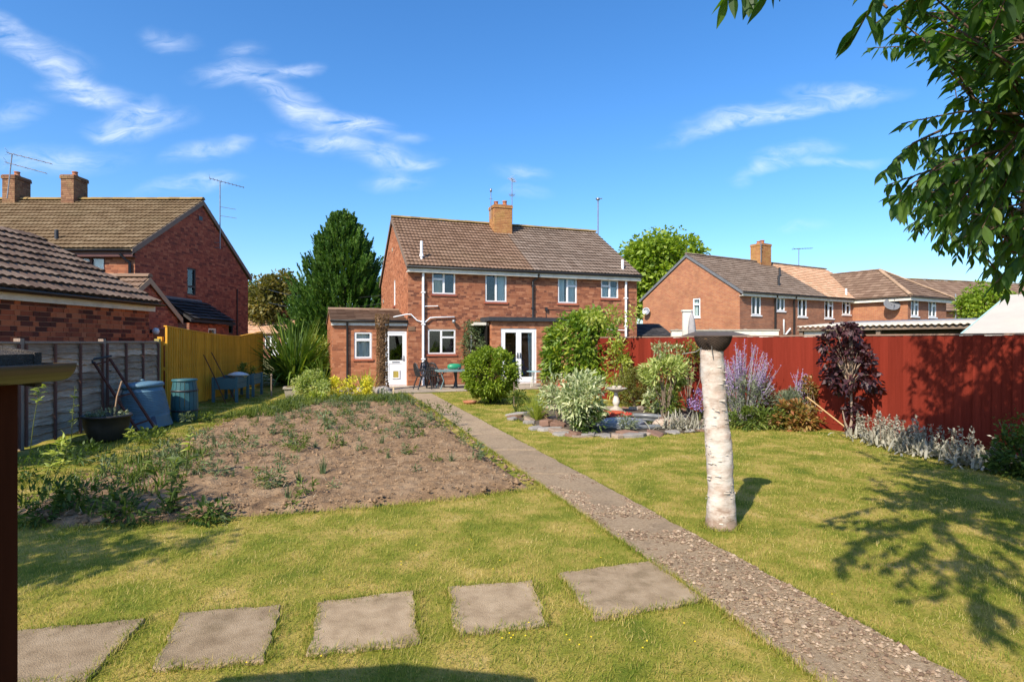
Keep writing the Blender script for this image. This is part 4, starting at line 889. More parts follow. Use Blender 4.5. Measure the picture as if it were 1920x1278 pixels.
# patio of square slabs along the house
cT, sT = math.cos(TH), math.sin(TH)
def hw(x, y): return (HP[0] + cT * x - sT * y, HP[1] + sT * x + cT * y)
patio = bpy.data.objects.new('patio', None); link(patio); tag(patio, kind='structure')
M_pj = mat('patio joint sand', (.2, .17, .12), rough=1)
mb = MB(); q = [hw(-2.6, -.02), hw(-2.6, -2.7), hw(8.0, -2.7), hw(8.0, -.02)]; mb.add([(x, y, .006) for x, y in q], [(0, 1, 2, 3)]); mb.build('joint_bed', M_pj, patio)
for i in range(17):
    for j in range(4):
        x0, y0 = -2.55 + i * .62, -2.68 + j * .665
        if x0 > EX0 - .65 and y0 > EY - .7 + .0 and x0 < EX1 and y0 + .65 > EY: continue
        s = slab([hw(x0 + .005, y0 + .005), hw(x0 + .615, y0 + .005), hw(x0 + .615, y0 + .66), hw(x0 + .005, y0 + .66)], .035 + random.uniform(-.004, .004), M_patio, patio, 'paving_slab', th=.03, rough=.003, seg=.4)

# bare vegetable bed
BED = [(.30, 6.62), (-.7, 6.12), (-1.89, 5.70), (-3.0, 5.38), (-4.17, 5.2), (-5.0, 5.6), (-5.25, 6.6), (-5.40, 8.3), (-5.75, 10.4), (-6.05, 12.2), (-6.2, 14.5), (-6.15, 16.4), (-4.9, 16.6), (-3.3, 17.4), (-2.85, 16.5)]
bx, by = np.meshgrid(np.arange(-6.4, .5, .04), np.arange(5.0, 17.6, .045)); z = .03 + .07 * vnoise(bx * 1.6, by * 1.6, 21, 3) + .05 * vnoise(bx * 7, by * 7, 22, 3, .7) + .035 * np.maximum(vnoise(bx * 15, by * 15, 23, 2) - .5, 0) * 2
edist = np.full(bx.shape, 9.)
for i in range(len(BED)):
    (x1, y1), (x2, y2) = BED[i], BED[(i + 1) % len(BED)]; t = np.clip(((bx - x1) * (x2 - x1) + (by - y1) * (y2 - y1)) / ((x2 - x1) ** 2 + (y2 - y1) ** 2), 0, 1); edist = np.minimum(edist, np.hypot(bx - x1 - t * (x2 - x1), by - y1 - t * (y2 - y1)))
z = (z - .03) * np.clip(edist / .35, .0, 1) ** .7 - .06 * np.clip(1 - edist / .16, 0, 1)
wob = .1 * (vnoise(bx * 2.5, by * 2.5, 41) - .5)
ins = inpoly(bx + wob, by + wob, BED); ii = np.arange(bx.size).reshape(bx.shape)
q = ins[:-1, :-1] & ins[1:, :-1] & ins[1:, 1:] & ins[:-1, 1:]
F = np.stack([ii[:-1, :-1], ii[:-1, 1:], ii[1:, 1:], ii[1:, :-1]], 2)[q].reshape(-1, 4)
soil = obj('soil_bed', mesh_np('soil_bed', np.stack([bx, by, z], 2).reshape(-1, 3), F, M_soil, smooth=False)); tag(soil, kind='structure')
def bedz(x, y):
    x = np.asarray(x, float); y = np.asarray(y, float)
    return .07 * vnoise(x * 1.6, y * 1.6, 21, 3) + .05 * vnoise(x * 7, y * 7, 22, 3, .7)
def in_area(n, poly, rg=RNG, power=1.0):
    P = np.array(poly); lo, hi = P.min(0), P.max(0); out = np.zeros((0, 2))
    while len(out) < n:
        c = rg.uniform(lo, hi, (n * 2, 2)); out = np.concatenate([out, c[inpoly(c[:, 0], c[:, 1], poly)]])
    return out[:n]
C = in_area(9000, BED); k = RNG.random(9000) < np.clip(9.0 / C[:, 1], 0, 1); C = C[k]
lumps('soil_clods', np.stack([C[:, 0], C[:, 1], bedz(C[:, 0], C[:, 1]) + .005], 1), RNG.gamma(2.0, .0068, len(C)) + .004, mat('soil clod', (.26, .172, .102), (.18, .115, .068), scale=6, rough=1, spec=.05, rand=.2), soil, .75, 4)

# ------------------------------------------------------------------ leaves and blades
def unit(v): return v / np.maximum(np.linalg.norm(v, axis=-1, keepdims=True), 1e-9)
def perp(d, rg):
    r = rg.normal(size=d.shape); return unit(np.cross(d, r))
def leaf_tris(base, d, s, L, Wd, fold=.25, droop=.15):
    """kite-shaped leaves folded on the midrib: 4 corners, 2 triangles"""
    L = np.broadcast_to(np.asarray(L, float), (len(base),))[:, None]; Wd = np.broadcast_to(np.asarray(Wd, float), (len(base),))[:, None]
    nrm = np.cross(d, s); tip = base + d * L; tip[:, 2] -= (droop * L)[:, 0]
    mid = base + d * L * .45 + nrm * (-fold * Wd * .5)
    a = mid + s * Wd * .5 + nrm * (fold * Wd * .6); b = mid - s * Wd * .5 + nrm * (fold * Wd * .6)
    V = np.stack([base, a, tip, b], 1).reshape(-1, 3); k = (np.arange(len(base)) * 4)[:, None, None]
    return V, (np.array([(0, 1, 2), (0, 2, 3)])[None] + k).reshape(-1, 3)
def leaf_strips(base, d, s, L, Wd, curl=.6, fold=.3, nseg=5, shape=None):
    """long leaves that bend down: nseg pieces with a midrib"""
    n = len(base); L = np.broadcast_to(np.asarray(L, float), (n,)); Wd = np.broadcast_to(np.asarray(Wd, float), (n,)); curl = np.broadcast_to(np.asarray(curl, float), (n,))
    prof = shape or [.12, .75, 1.0, .85, .5, .02]
    rows = []; p = base.copy(); dd = d.copy(); st = (L / nseg)[:, None]
    for j in range(nseg + 1):
        nn = np.cross(dd, s); w = (Wd * prof[min(j, len(prof) - 1)] * .5)[:, None]
        rows.append(np.stack([p + s * w + nn * w * fold, p, p - s * w + nn * w * fold], 1))
        p = p + dd * st; g = np.zeros_like(dd); g[:, 2] = -1
        dd = unit(dd + g * (curl / nseg)[:, None]); s = unit(np.cross(np.cross(dd, s), dd))
    V = np.stack(rows, 1).reshape(n, -1, 3); q = []
    for j in range(nseg):
        for k in range(2): q.append((j * 3 + k, j * 3 + k + 1, j * 3 + k + 4, j * 3 + k + 3))
    return V.reshape(-1, 3), (np.array(q)[None] + (np.arange(n) * (nseg + 1) * 3)[:, None, None]).reshape(-1, 4)
def blades(base, d, s, L, Wd, curl=.8, nseg=3):
    """grass: flat strips that narrow to a point"""
    n = len(base); L = np.broadcast_to(np.asarray(L, float), (n,)); Wd = np.broadcast_to(np.asarray(Wd, float), (n,)); curl = np.broadcast_to(np.asarray(curl, float), (n,))
    rows = []; p = base.copy(); dd = d.copy(); st = (L / nseg)[:, None]
    for j in range(nseg + 1):
        w = (Wd * (1 - (j / nseg) ** 1.6 * .96) * .5)[:, None]; rows.append(np.stack([p + s * w, p - s * w], 1)); p = p + dd * st
        g = np.zeros_like(dd); g[:, 2] = -1; dd = unit(dd + g * (curl / nseg)[:, None])
    V = np.stack(rows, 1).reshape(n, -1, 3); q = [(2 * j, 2 * j + 1, 2 * j + 3, 2 * j + 2) for j in range(nseg)]
    return V.reshape(-1, 3), (np.array(q)[None] + (np.arange(n) * (nseg + 1) * 2)[:, None, None]).reshape(-1, 4)

M_grass = leaf_mat('grass blade', [(0, (.07, .115, .010)), (.25, (.14, .195, .020)), (.5, (.26, .265, .040)), (.72, (.44, .345, .10)), (1, (.60, .47, .23))], trans=.3, gloss=.01, rough=.6, nscale=1.6)
M_grass_rough = leaf_mat('long grass', [(0, (.05, .075, .010)), (.5, (.16, .17, .020)), (1, (.34, .30, .06))], trans=.3, gloss=.01, rough=.5)
ROCK = [gnd(*p) for p in ((968, 780), (1010, 800), (1070, 816), (1140, 818), (1230, 815), (1330, 806), (1345, 786), (1300, 772), (1180, 766), (1040, 766))]
LAWN_OUT = [BED, ROCK] + STEP
def lawn_ok(x, y):
    ok = ~((x > PL(y) + .0) & (x < PL(y) + PW))
    wob = .06 * (vnoise(x * 6, y * 6, 77) - .5)
    for q in LAWN_OUT: ok &= ~inpoly(x + wob, y + wob, q)
    hx = (x - HP[0]) * cT + (y - HP[1]) * sT; hy = -(x - HP[0]) * sT + (y - HP[1]) * cT
    ok &= hy < -2.72
    ok &= x < 3.22 + (16.2 - y) * .5714 - .15
    ok &= x > -4.9 - .08 * (y - 5)
    return ok
Vs, Fs, off = [], [], 0
for (d0, d1, dens, lw) in ((1.9, 3.2, 5200, 1), (3.2, 4.6, 4600, 1), (4.6, 6.8, 2900, 1.2), (6.8, 10, 1500, 1.6), (10, 19.5, 620, 2.4)):
    Lm = .98 * d1; n = int((d1 - d0) * 2 * Lm * dens); x = RNG.uniform(-Lm, Lm, n); y = RNG.uniform(d0, d1, n)
    k = lawn_ok(x, y) & (np.abs(x) < .98 * y + .3); x, y = x[k], y[k]; n = len(x)
    tuft = vnoise(x * 5, y * 5, 5, 3); az = RNG.uniform(0, 6.283, n); tilt = RNG.uniform(.25, 1.25, n)
    d = np.stack([np.cos(az) * np.sin(tilt), np.sin(az) * np.sin(tilt), np.cos(tilt)], 1); s = np.stack([-np.sin(az), np.cos(az), 0 * az], 1)
    ln = RNG.uniform(.018, .042, n) * (.55 + .9 * tuft) * (1 + .12 * (lw - 1)); wd = RNG.uniform(.0022, .0042, n) * lw
    V, F = blades(np.stack([x, y, np.full(n, -.004)], 1), d, s, ln, wd, .7, 2); Vs.append(V); Fs.append(F + off); off += len(V)
# longer fringe along the slab and path edges
edge = []
for q in STEP:
    for i in range(len(q)):
        a, b = np.array(q[i]), np.array(q[(i + 1) % len(q)]); L = np.linalg.norm(b - a); m = int(L * 620); t = RNG.random(m)[:, None]; edge.append(a + (b - a) * t + RNG.normal(0, .016, (m, 2)) * RNG.choice([1, 1, 2.2], (m, 1)))
m = 9000; d_ = 1.9 + RNG.random(m) ** 1.4 * 14
for sd in (0, PW): edge.append(np.stack([PL(d_) + sd + RNG.normal(-.012 if sd == 0 else .012, .018, m), d_], 1))
for i in range(5):
    a, b = np.array(BED[i]), np.array(BED[i + 1]); L = np.linalg.norm(b - a); m = int(L * 500); t = RNG.random(m)[:, None]; edge.append(a + (b - a) * t + RNG.normal(0, .035, (m, 2)) + np.array([0, .03]))
aa = RNG.uniform(0, 6.283, 700); edge.append(np.stack([1.925 + np.cos(aa) * .15, 5.30 + np.sin(aa) * .15], 1) + RNG.normal(0, .025, (700, 2)))
E_ = np.concatenate(edge); n = len(E_); az = RNG.uniform(0, 6.283, n); tilt = RNG.uniform(.2, 1.1, n)
d = np.stack([np.cos(az) * np.sin(tilt), np.sin(az) * np.sin(tilt), np.cos(tilt)], 1); s = np.stack([-np.sin(az), np.cos(az), 0 * az], 1)
V, F = blades(np.stack([E_[:, 0], E_[:, 1], np.zeros(n)], 1), d, s, RNG.uniform(.025, .065, n), RNG.uniform(.0025, .0045, n) * (1 + .1 * E_[:, 1] / 3), .9, 2); Vs.append(V); Fs.append(F + off); off += len(V)
go = obj('grass', mesh_np('grass', np.concatenate(Vs), np.concatenate(Fs), M_grass)); tag(go, 'short sun-bleached mown grass of the lawn', 'grass', kind='stuff')
# weedy grass strip between the bed and the left fences
STRIP = [(-5.0, 5.5), (-5.35, 8.2), (-5.95, 12.2), (-6.15, 14.6), (-5.9, 16.9), (-7.6, 19.5), (-8.5, 18.5), (-8.2, 14.5), (-8.0, 12.6), (-7.4, 9.2), (-6.6, 5.5)]
C = in_area(17000, STRIP); n = len(C); tuft = vnoise(C[:, 0] * 2.2, C[:, 1] * 2.2, 61, 3); k = tuft > .42; C, tuft = C[k], tuft[k]; n = len(C)
az = RNG.uniform(0, 6.283, n); tilt = RNG.uniform(.1, .9, n); d = np.stack([np.cos(az) * np.sin(tilt), np.sin(az) * np.sin(tilt), np.cos(tilt)], 1); s = np.stack([-np.sin(az), np.cos(az), 0 * az], 1)
V, F = blades(np.stack([C[:, 0], C[:, 1], np.zeros(n)], 1), d, s, RNG.uniform(.03, .09, n) * (.3 + tuft), RNG.uniform(.005, .009, n), 1.0, 3)
tag(obj('rough_grass', mesh_np('rough_grass', V, F, M_grass_rough)), 'rough long grass between the bare bed and the left fences', 'grass', kind='stuff')
# buttercups
B_ = np.concatenate([np.array(px((955, 1200), (962, 1204), (958, 1209), (1062, 1203), (1068, 1213), (1108, 1207), (1086, 1222), (1213, 1215), (1205, 1228), (985, 1205), (780, 1031), (937, 1060), (1560, 1125), (1303, 1216))), np.stack([RNG.uniform(-1.5, 1.2, 26), RNG.uniform(2.9, 5.0, 26)], 1)])
B_ = B_[lawn_ok(B_[:, 0], B_[:, 1])]; n = len(B_) * 5; P = np.repeat(B_, 5, 0); az = np.tile(np.arange(5) * 1.2566, len(B_)); d = np.stack([np.cos(az) * .8, np.sin(az) * .8, np.full(n, .6)], 1); s = np.stack([-np.sin(az), np.cos(az), 0 * az], 1)
V, F = leaf_tris(np.stack([P[:, 0], P[:, 1], np.full(n, .04)], 1), d, s, .008, .007, 0, 0)
tag(obj('buttercups', mesh_np('buttercups', V, F, mat('yellow petal', (.75, .58, .02), (.7, .5, .02), rough=.5))), 'tiny yellow buttercups dotted over the near lawn', 'flowers', kind='stuff')

# straw and dead stalks on the bed
C = in_area(2600, BED); n = len(C); az = RNG.uniform(0, 6.283, n); el = RNG.normal(.05, .22, n); d = np.stack([np.cos(az) * np.cos(el), np.sin(az) * np.cos(el), np.sin(el)], 1); s = np.stack([-np.sin(az), np.cos(az), 0 * az], 1)
V, F = blades(np.stack([C[:, 0], C[:, 1], bedz(C[:, 0], C[:, 1]) + .02], 1), d, s, RNG.uniform(.03, .14, n), RNG.uniform(.003, .008, n), .2, 2)
st_ = obj('straw', mesh_np('straw', V, F, leaf_mat('dead straw', [(0, (.30, .22, .13)), (1, (.55, .45, .31))], trans=.1, gloss=.02)), soil); st_['kind'] = 'stuff'

# ------------------------------------------------------------------ fences
M_red = mat('red stained board', (.185, .027, .016), (.15, .021, .012), scale=2.5, rough=.9, spec=.04, rand=.17, stretch=(14, 14, .8), bump=.25, bscale=8, dirt=(.14, .022, .014), dscale=1.2, damt=.5)
M_yel = mat('honey treated board', (.7, .39, .05), scale=2.5, rough=.7, spec=.2, rand=.13, stretch=(16, 16, 1.0), bump=.25, bscale=8, stops=[(.3, (.58, .27, .024)), (.55, (.74, .37, .036)), (.8, (.78, .45, .07))], dirt=(.38, .19, .04), dscale=3.5, damt=.5)
M_greyw = mat('silvered larch board', (.22, .17, .13), scale=3, rough=.95, spec=.05, rand=.34, stretch=(1.0, 14, 14), bump=.5, bscale=8, stops=[(.3, (.24, .16, .11)), (.5, (.42, .30, .205)), (.75, (.56, .42, .30))], dirt=(.24, .11, .05), dscale=2.0, damt=.5)
M_greypost = mat('silvered post', (.34, .26, .2), (.24, .18, .14), scale=3, rough=.9, spec=.1, stretch=(14, 14, 1), bump=.4, bscale=8)
M_capg = mat('grey brown capping', (.30, .20, .15), (.22, .14, .10), scale=4, rough=.9)
F0, F1 = Vector((2.6, 17.3, 0)), Vector((9.6, 5.05, 0)); fl = (F1 - F0).length; fa = math.atan2(F1.y - F0.y, F1.x - F0.x)
RFN = thing('board_fence', 'long red stained board fence along the right of the lawn', 'fence', F0, fa)
nb = int(fl / .125); bw = fl / nb
def feather(m, h, w, th0=.010, th1=.032): 
    mb = MB(); mb.add([(0, 0, 0), (w * 1.12, 0, 0), (w * 1.12, -th0, 0), (0, -th1, 0), (0, 0, h), (w * 1.12, 0, h), (w * 1.12, -th0, h), (0, -th1, h)], [(0, 1, 2, 3), (7, 6, 5, 4), (3, 2, 6, 7), (1, 5, 6, 2), (0, 3, 7, 4), (0, 4, 5, 1)]); return mb.mesh('board', m)
mes = [feather(M_red, 1.66 + .004 * k, bw) for k in range(4)]
for i in range(nb):
    o = obj('board', mes[i % 4], RFN, (i * bw, -.001 * (i % 2) + random.uniform(-.003, .002), .12)); o.rotation_euler = (random.uniform(-.003, .003), random.uniform(-.002, .002), 0)
for z in (.35, .95, 1.6):
    mb = MB(); mb.box((0, .002, z), (fl, .05, z + .08)); mb.build('rail', M_red, RFN)
mb = MB(); mb.box((0, -.035, 1.792), (fl, .055, 1.82)); mb.build('capping', M_capg, RFN)
mb = MB(); mb.box((0, -.02, -.02), (fl, .01, .135)); mb.build('gravel_board', M_red, RFN)
for i in range(6):
    mb = MB(); mb.box((i * fl / 5 - .05, .052, 0), (i * fl / 5 + .05, .152, 1.78)); mb.build('post', M_red, RFN)

Y0, Y1 = Vector((-8.2, 13.62, 0)), Vector((-9.56, 22.1, 0)); yl = (Y1 - Y0).length; ya = math.atan2(Y1.y - Y0.y, Y1.x - Y0.x)
YF = thing('closeboard_fence', 'tall new honey coloured closeboard fence with dipping top', 'fence', Y0, ya)
nb = int(yl / .135); bw = yl / nb
for i in range(nb):
    t = i / nb; h = 2.04 - .19 * math.sin(min(t / .66, 1) * math.pi / 2) if t < .66 else 1.85 + .2 * (t - .66) / .34
    key = round(h, 2); me = feather(M_yel, h - .06, bw, .006, .046); o = obj('board', me, YF, (i * bw, random.uniform(-.003, .003), .05)); o.rotation_euler = (0, random.uniform(-.003, .003), 0)
mb = MB()
for i in range(12):
    t0, t1 = i / 12, (i + 1) / 12; hh = [2.04 - .19 * math.sin(min(t / .66, 1) * math.pi / 2) if t < .66 else 1.85 + .2 * (t - .66) / .34 for t in (t0, t1)]
    mb.bar((t0 * yl, .0, hh[0] + .012), (t1 * yl, .0, hh[1] + .012), .07, .025)
mb.build('capping', M_yel, YF)
for z in (.4, 1.0, 1.6):
    mb = MB(); mb.box((0, .002, z), (yl, .05, z + .08)); mb.build('rail', M_yel, YF)
for i in range(4):
    mb = MB(); mb.box((i * yl / 3 - .05, .052, 0), (i * yl / 3 + .05, .152, 1.8)); mb.build('post', M_yel, YF)

M_batten = mat('red brown batten', (.20, .10, .075), (.13, .065, .05), scale=4, rough=.95, spec=.05, stretch=(14, 14, 1))
G0, G1 = Vector((-7.4, 6.75, 0)), Vector((-8.28, 13.45, 0)); gl = (G1 - G0).length; ga = math.atan2(G1.y - G0.y, G1.x - G0.x)
GF = thing('panel_fence', 'weathered grey waney panel fence with vertical battens, left boundary', 'fence', G0, ga)
def waney(L, h, seed):
    rg = np.random.default_rng(seed); n = 22; xs = np.linspace(0, L, n); w = np.cumsum(rg.normal(0, .007, n)); w -= np.linspace(w[0], w[-1], n); w = np.clip(w * 1.6, -.04, .04)
    vs, fs = [], []
    for k in range(n): vs += [(xs[k], -.050, w[k]), (xs[k], -.008, h), (xs[k], -.002, h), (xs[k], -.004, w[k] + .03)]
    for k in range(n - 1):
        a, b = 4 * k, 4 * k + 4; fs += [(a, b, b + 1, a + 1), (a + 3, a + 2, b + 2, b + 3), (a, a + 3, b + 3, b), (a + 1, b + 1, b + 2, a + 2)]
    fs += [(0, 1, 2, 3), (4 * n - 1, 4 * n - 2, 4 * n - 3, 4 * n - 4)]
    return MB().add(vs, fs).mesh('board', M_greyw)
npan = 3; plen = gl / npan; GH = 1.69
wm = [waney(plen - .1, .185, k) for k in range(7)]
for p in range(npan):
    x0 = p * plen + .05
    for i in range(12):
        o = obj('board', wm[(p * 5 + i * 3) % 7], GF, (x0, random.uniform(-.003, .003), .04 + i * .134)); o.rotation_euler = (random.uniform(-.01, .02), random.uniform(-.004, .004), 0)
    for k in range(4):
        bx_ = x0 + .02 + (plen - .16) * k / 3; mb = MB(); mb.box((bx_ - .02, -.080, .03), (bx_ + .02, -.050, GH - .04)); mb.build('batten', M_batten, GF)
    mb = MB(); mb.box((x0, -.06, GH - .03), (x0 + plen - .1, .03, GH)); mb.build('capping', M_greypost, GF)
for p in range(npan):
    mb = MB(); mb.box((p * plen - .045, -.05, 0), (p * plen + .045, .045, GH + .05)); mb.build('post', M_greypost, GF)
mb = MB(); mb.box((gl - .04, -.05, 0), (gl + .06, .05, GH + .06)); ps = mb.build('post', mat('greenish new post', (.36, .30, .10), (.28, .24, .09), scale=4, rough=.8, stretch=(10, 10, 1)), GF); ps['label'] = 'newer greenish yellow end post'
# ------------------------------------------------------------------ plants
def ell_points(n, c, r, rg, shell=.55):
    u = unit(rg.normal(size=(n, 3))); q = (shell + (1 - shell) * rg.random(n) ** .6)[:, None]
    return np.asarray(c) + u * q * np.asarray(r), u
def clumped(n, c, r, k, rc, rg, shell=.6, zmin=.02, flat=1.0):
    """leaf places gathered in k clumps over an ellipsoid, with the way outward at each"""
    cc, cu = ell_points(k, c, r, rg, shell); w = rg.dirichlet(np.full(k, 6.0)); idx = rg.choice(k, n, p=w)
    o = rg.normal(size=(n, 3)); o = o * np.minimum(1, 1.7 / np.linalg.norm(o, axis=1))[:, None] * (np.asarray(rc) * rg.uniform(.6, 1.25, k)[idx][:, None]) * np.array([1, 1, flat])
    P = cc[idx] + o; out = unit(unit(o) * .8 + cu[idx] * .9); P[:, 2] = np.maximum(P[:, 2], zmin); return P, out, cc
def foliage(name, parent, mtl, P, out, L, Wd, rg, up=.3, rnd=.55, fold=.25, droop=.15, strip=False, curl=.5):
    n = len(P); d = unit(out + rg.normal(size=(n, 3)) * rnd + np.array([0, 0, up])); s = unit(np.cross(d, unit(out * .3 + rg.normal(size=(n, 3)) * .5 + np.array([0, 0, 1.0]))))
    l = L * rg.uniform(.6, 1.3, n); w = Wd * rg.uniform(.7, 1.25, n)
    if strip: V, F = leaf_strips(P, d, s, l, w, curl, fold)
    else: V, F = leaf_tris(P, d, s, l, w, fold, droop)
    return obj(name, mesh_np(name, V, F, mtl), parent)
def stems(parent, m, base, tips, r0, r1=.004, n=5, rg=RNG, name='stem', bend=.12):
    mb = MB()
    for t in tips:
        b = Vector(base) + Vector((rg.normal(0, .02), rg.normal(0, .02), 0)); t = Vector(t); md = (b * .5 + t * .5) + Vector((rg.normal(0, bend), rg.normal(0, bend), bend)) * (t - b).length * .5
        mb.tube([b, b.lerp(md, .55), md, t], [r0, r0 * .8, (r0 + r1) / 2, r1], n, caps=False)
    return mb.build(name, m, parent)
M_bark = mat('brown bark', (.14, .09, .06), (.08, .05, .035), scale=12, rough=.95, bump=.5, bscale=40)
M_stem = mat('green stem', (.12, .14, .04), (.09, .10, .03), rough=.8)
M_twig = mat('grey twig', (.24, .18, .13), (.16, .12, .09), scale=10, rough=.9)

def shrub(name, label, cat, loc, c, r, n, k, rc, L, Wd, mtl, seed, shell=.6, up=.3, rnd=.55, stem_m=None, nst=9, sr=.012, strip=False, curl=.5, group=None, fold=.25, droop=.15, flat=1.0):
    t = thing(name, label, cat, (loc[0], loc[1], 0), 0, group); rg = np.random.default_rng(seed)
    P, out, cc = clumped(n, c, r, k, rc, rg, shell, flat=flat)
    if 'big glossy' in label:
        S_, so_, _ = clumped(420, (-.1, 0, 2.40), (.80, .6, .20), 18, .10, rg, .3); P = np.concatenate([P, S_]); out = np.concatenate([out, so_])
    foliage('foliage', t, mtl, P, out, L, Wd, rg, up, rnd, fold, droop, strip, curl)
    if stem_m: stems(t, stem_m, (0, 0, 0), cc[:nst], sr, rg=rg)
    return t

LM = {}
LM['box'] = leaf_mat('box leaf', [(0, (.075, .125, .010)), (.45, (.16, .235, .014)), (1, (.32, .38, .03))], trans=.35, gloss=.03)
LM['laurel'] = leaf_mat('laurel leaf', [(0, (.05, .11, .010)), (.35, (.12, .21, .016)), (.75, (.26, .33, .03)), (1, (.50, .47, .05))], trans=.36, gloss=.04)
LM['varieg'] = leaf_mat('cream edged leaf', [(0, (.09, .14, .05)), (.35, (.25, .31, .13)), (.65, (.48, .50, .28)), (1, (.68, .67, .46))], trans=.3, gloss=.04, nscale=6)
LM['varieg2'] = leaf_mat('yellow cream leaf', [(0, (.10, .17, .03)), (.4, (.30, .36, .08)), (1, (.55, .56, .24))], trans=.35, gloss=.04, nscale=5)
LM['gold'] = leaf_mat('golden leaf', [(0, (.32, .33, .02)), (.5, (.58, .52, .03)), (1, (.78, .68, .09))], trans=.35, gloss=.04)
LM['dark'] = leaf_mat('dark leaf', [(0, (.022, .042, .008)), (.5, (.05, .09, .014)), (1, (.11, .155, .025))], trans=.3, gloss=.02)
LM['weed'] = leaf_mat('weed leaf', [(0, (.04, .07, .012)), (.5, (.10, .145, .022)), (1, (.23, .25, .05))], trans=.35, gloss=.02)
LM['blue'] = leaf_mat('blue green leaf', [(0, (.06, .09, .042)), (.5, (.115, .155, .065)), (1, (.22, .25, .11))], trans=.25, gloss=.025)
LM['lit'] = leaf_mat('bright young leaf', [(0, (.16, .22, .025)), (.5, (.30, .35, .04)), (1, (.50, .50, .09))], trans=.4, gloss=.05)
LM['silver'] = leaf_mat('silver felted leaf', [(0, (.20, .19, .145)), (.5, (.33, .31, .245)), (1, (.47, .445, .36))], trans=.12, gloss=.0)
LM['purple'] = leaf_mat('dark purple leaf', [(0, (.020, .007, .011)), (.5, (.045, .013, .018)), (1, (.10, .028, .034))], trans=.22, gloss=.05, tcol=1.1)
LM['olive'] = leaf_mat('olive leaf', [(0, (.06, .075, .012)), (.5, (.14, .15, .02)), (1, (.27, .25, .04))], trans=.3, gloss=.04)
LM['sage'] = leaf_mat('grey green leaf', [(0, (.09, .12, .07)), (.5, (.18, .21, .13)), (1, (.30, .33, .22))], trans=.25, gloss=.02)
LM['lilac'] = leaf_mat('lilac flower', [(0, (.24, .15, .36)), (.5, (.36, .25, .52)), (1, (.52, .40, .66))], trans=.3, gloss=.0, tcol=1.0)
LM['russet'] = leaf_mat('russet leaf', [(0, (.09, .10, .02)), (.4, (.22, .16, .03)), (.7, (.33, .12, .04)), (1, (.30, .28, .05))], trans=.35, gloss=.04)
LM['conifer'] = leaf_mat('conifer spray', [(0, (.022, .06, .008)), (.5, (.052, .125, .012)), (1, (.13, .20, .022))], trans=.22, gloss=.03)
LM['tree'] = leaf_mat('bright tree leaf', [(0, (.09, .16, .012)), (.5, (.18, .27, .018)), (1, (.34, .40, .035))], trans=.35, gloss=.03, nscale=.6)
LM['oak'] = leaf_mat('oak leaf', [(0, (.06, .065, .015)), (.5, (.12, .11, .022)), (1, (.24, .17, .035))], trans=.3, gloss=.03, nscale=.4)
LM['bluetree'] = leaf_mat('blue green tree leaf', [(0, (.04, .10, .055)), (1, (.11, .19, .10))], trans=.3, gloss=.02)
LM['phorm'] = leaf_mat('sword leaf', [(0, (.03, .07, .010)), (.5, (.085, .16, .018)), (1, (.26, .32, .05))], trans=.25, gloss=.03, nscale=1)
LM['ivy'] = leaf_mat('dry ivy leaf', [(0, (.09, .05, .022)), (.5, (.20, .115, .055)), (1, (.33, .21, .11))], trans=.2, gloss=.02)
LM['cherry'] = leaf_mat('cherry leaf', [(0, (.018, .05, .007)), (.5, (.04, .095, .010)), (.85, (.085, .155, .014)), (1, (.22, .25, .03))], trans=.42, gloss=.03, tcol=2.2, nscale=.8)

# trees beyond the garden
def conifer(name, label, loc, h, r, seed):
    t = thing(name, label, 'tree', loc); rg = np.random.default_rng(seed)
    MB().tube([(0, 0, 0), (0, 0, h * .5), (0, 0, h * .93)], [.28, .16, .03], 8).build('trunk', M_bark, t)
    n = 1900; f = rg.random(n) ** .85; z = .25 + f * (h - .6); prof = np.clip(1.12 * (1 - f) ** .58, 0, 1) * np.clip(.62 + f * 3.0, 0, 1) * (1 + .16 * np.sin(f * 40 + rg.random(n)))
    az = rg.uniform(0, 6.283, n); q = .25 + .75 * rg.random(n) ** .6; R = r * prof * q; lump = .88 + .3 * vnoise(az * 1.6 + 9, z * .8, 13, 2)
    base = np.stack([np.cos(az) * R * lump, np.sin(az) * R * lump, z], 1); L = rg.uniform(.7, 1.45, n) * (.6 + .5 * (1 - f))
    d = unit(np.stack([np.cos(az), np.sin(az), rg.uniform(.7, 1.7, n) + f * 2.2], 1)); s = unit(np.cross(d, rg.normal(size=(n, 3)) * .5 + np.array([0, 0, 1.])))
    m = 38; tt = np.tile(np.linspace(.0, 1, m), n)[:, None]; B = np.repeat(base, m, 0); Dd = np.repeat(d, m, 0); Ss = np.repeat(s, m, 0); LL = np.repeat(L, m)[:, None]
    bend = np.zeros_like(B); bend[:, 2] = (tt[:, 0] ** 2) * -.10; P = B + Dd * LL * tt + bend * LL; sg = np.tile(np.where(np.arange(m) % 2 == 0, 1, -1), n)[:, None]
    nn = np.cross(Dd, Ss); dl = unit(Dd * 1.25 + Ss * sg * .55 + nn * rg.normal(0, .35, (n * m, 1))); dl = unit(dl + rg.normal(size=dl.shape) * .10); sl = unit(np.cross(dl, nn + rg.normal(size=dl.shape) * .4))
    V, F = leaf_tris(P, dl, sl, .30 * (1.15 - .75 * tt[:, 0]), .075, .2, .05)
    obj('crown', mesh_np('crown', V, F, LM['conifer']), t); return t
conifer('conifer_tree', 'tall dark green conifer with feathery upswept sprays behind the side building', (-9.55, 32.5, 0), 8.7, 2.85, 3)

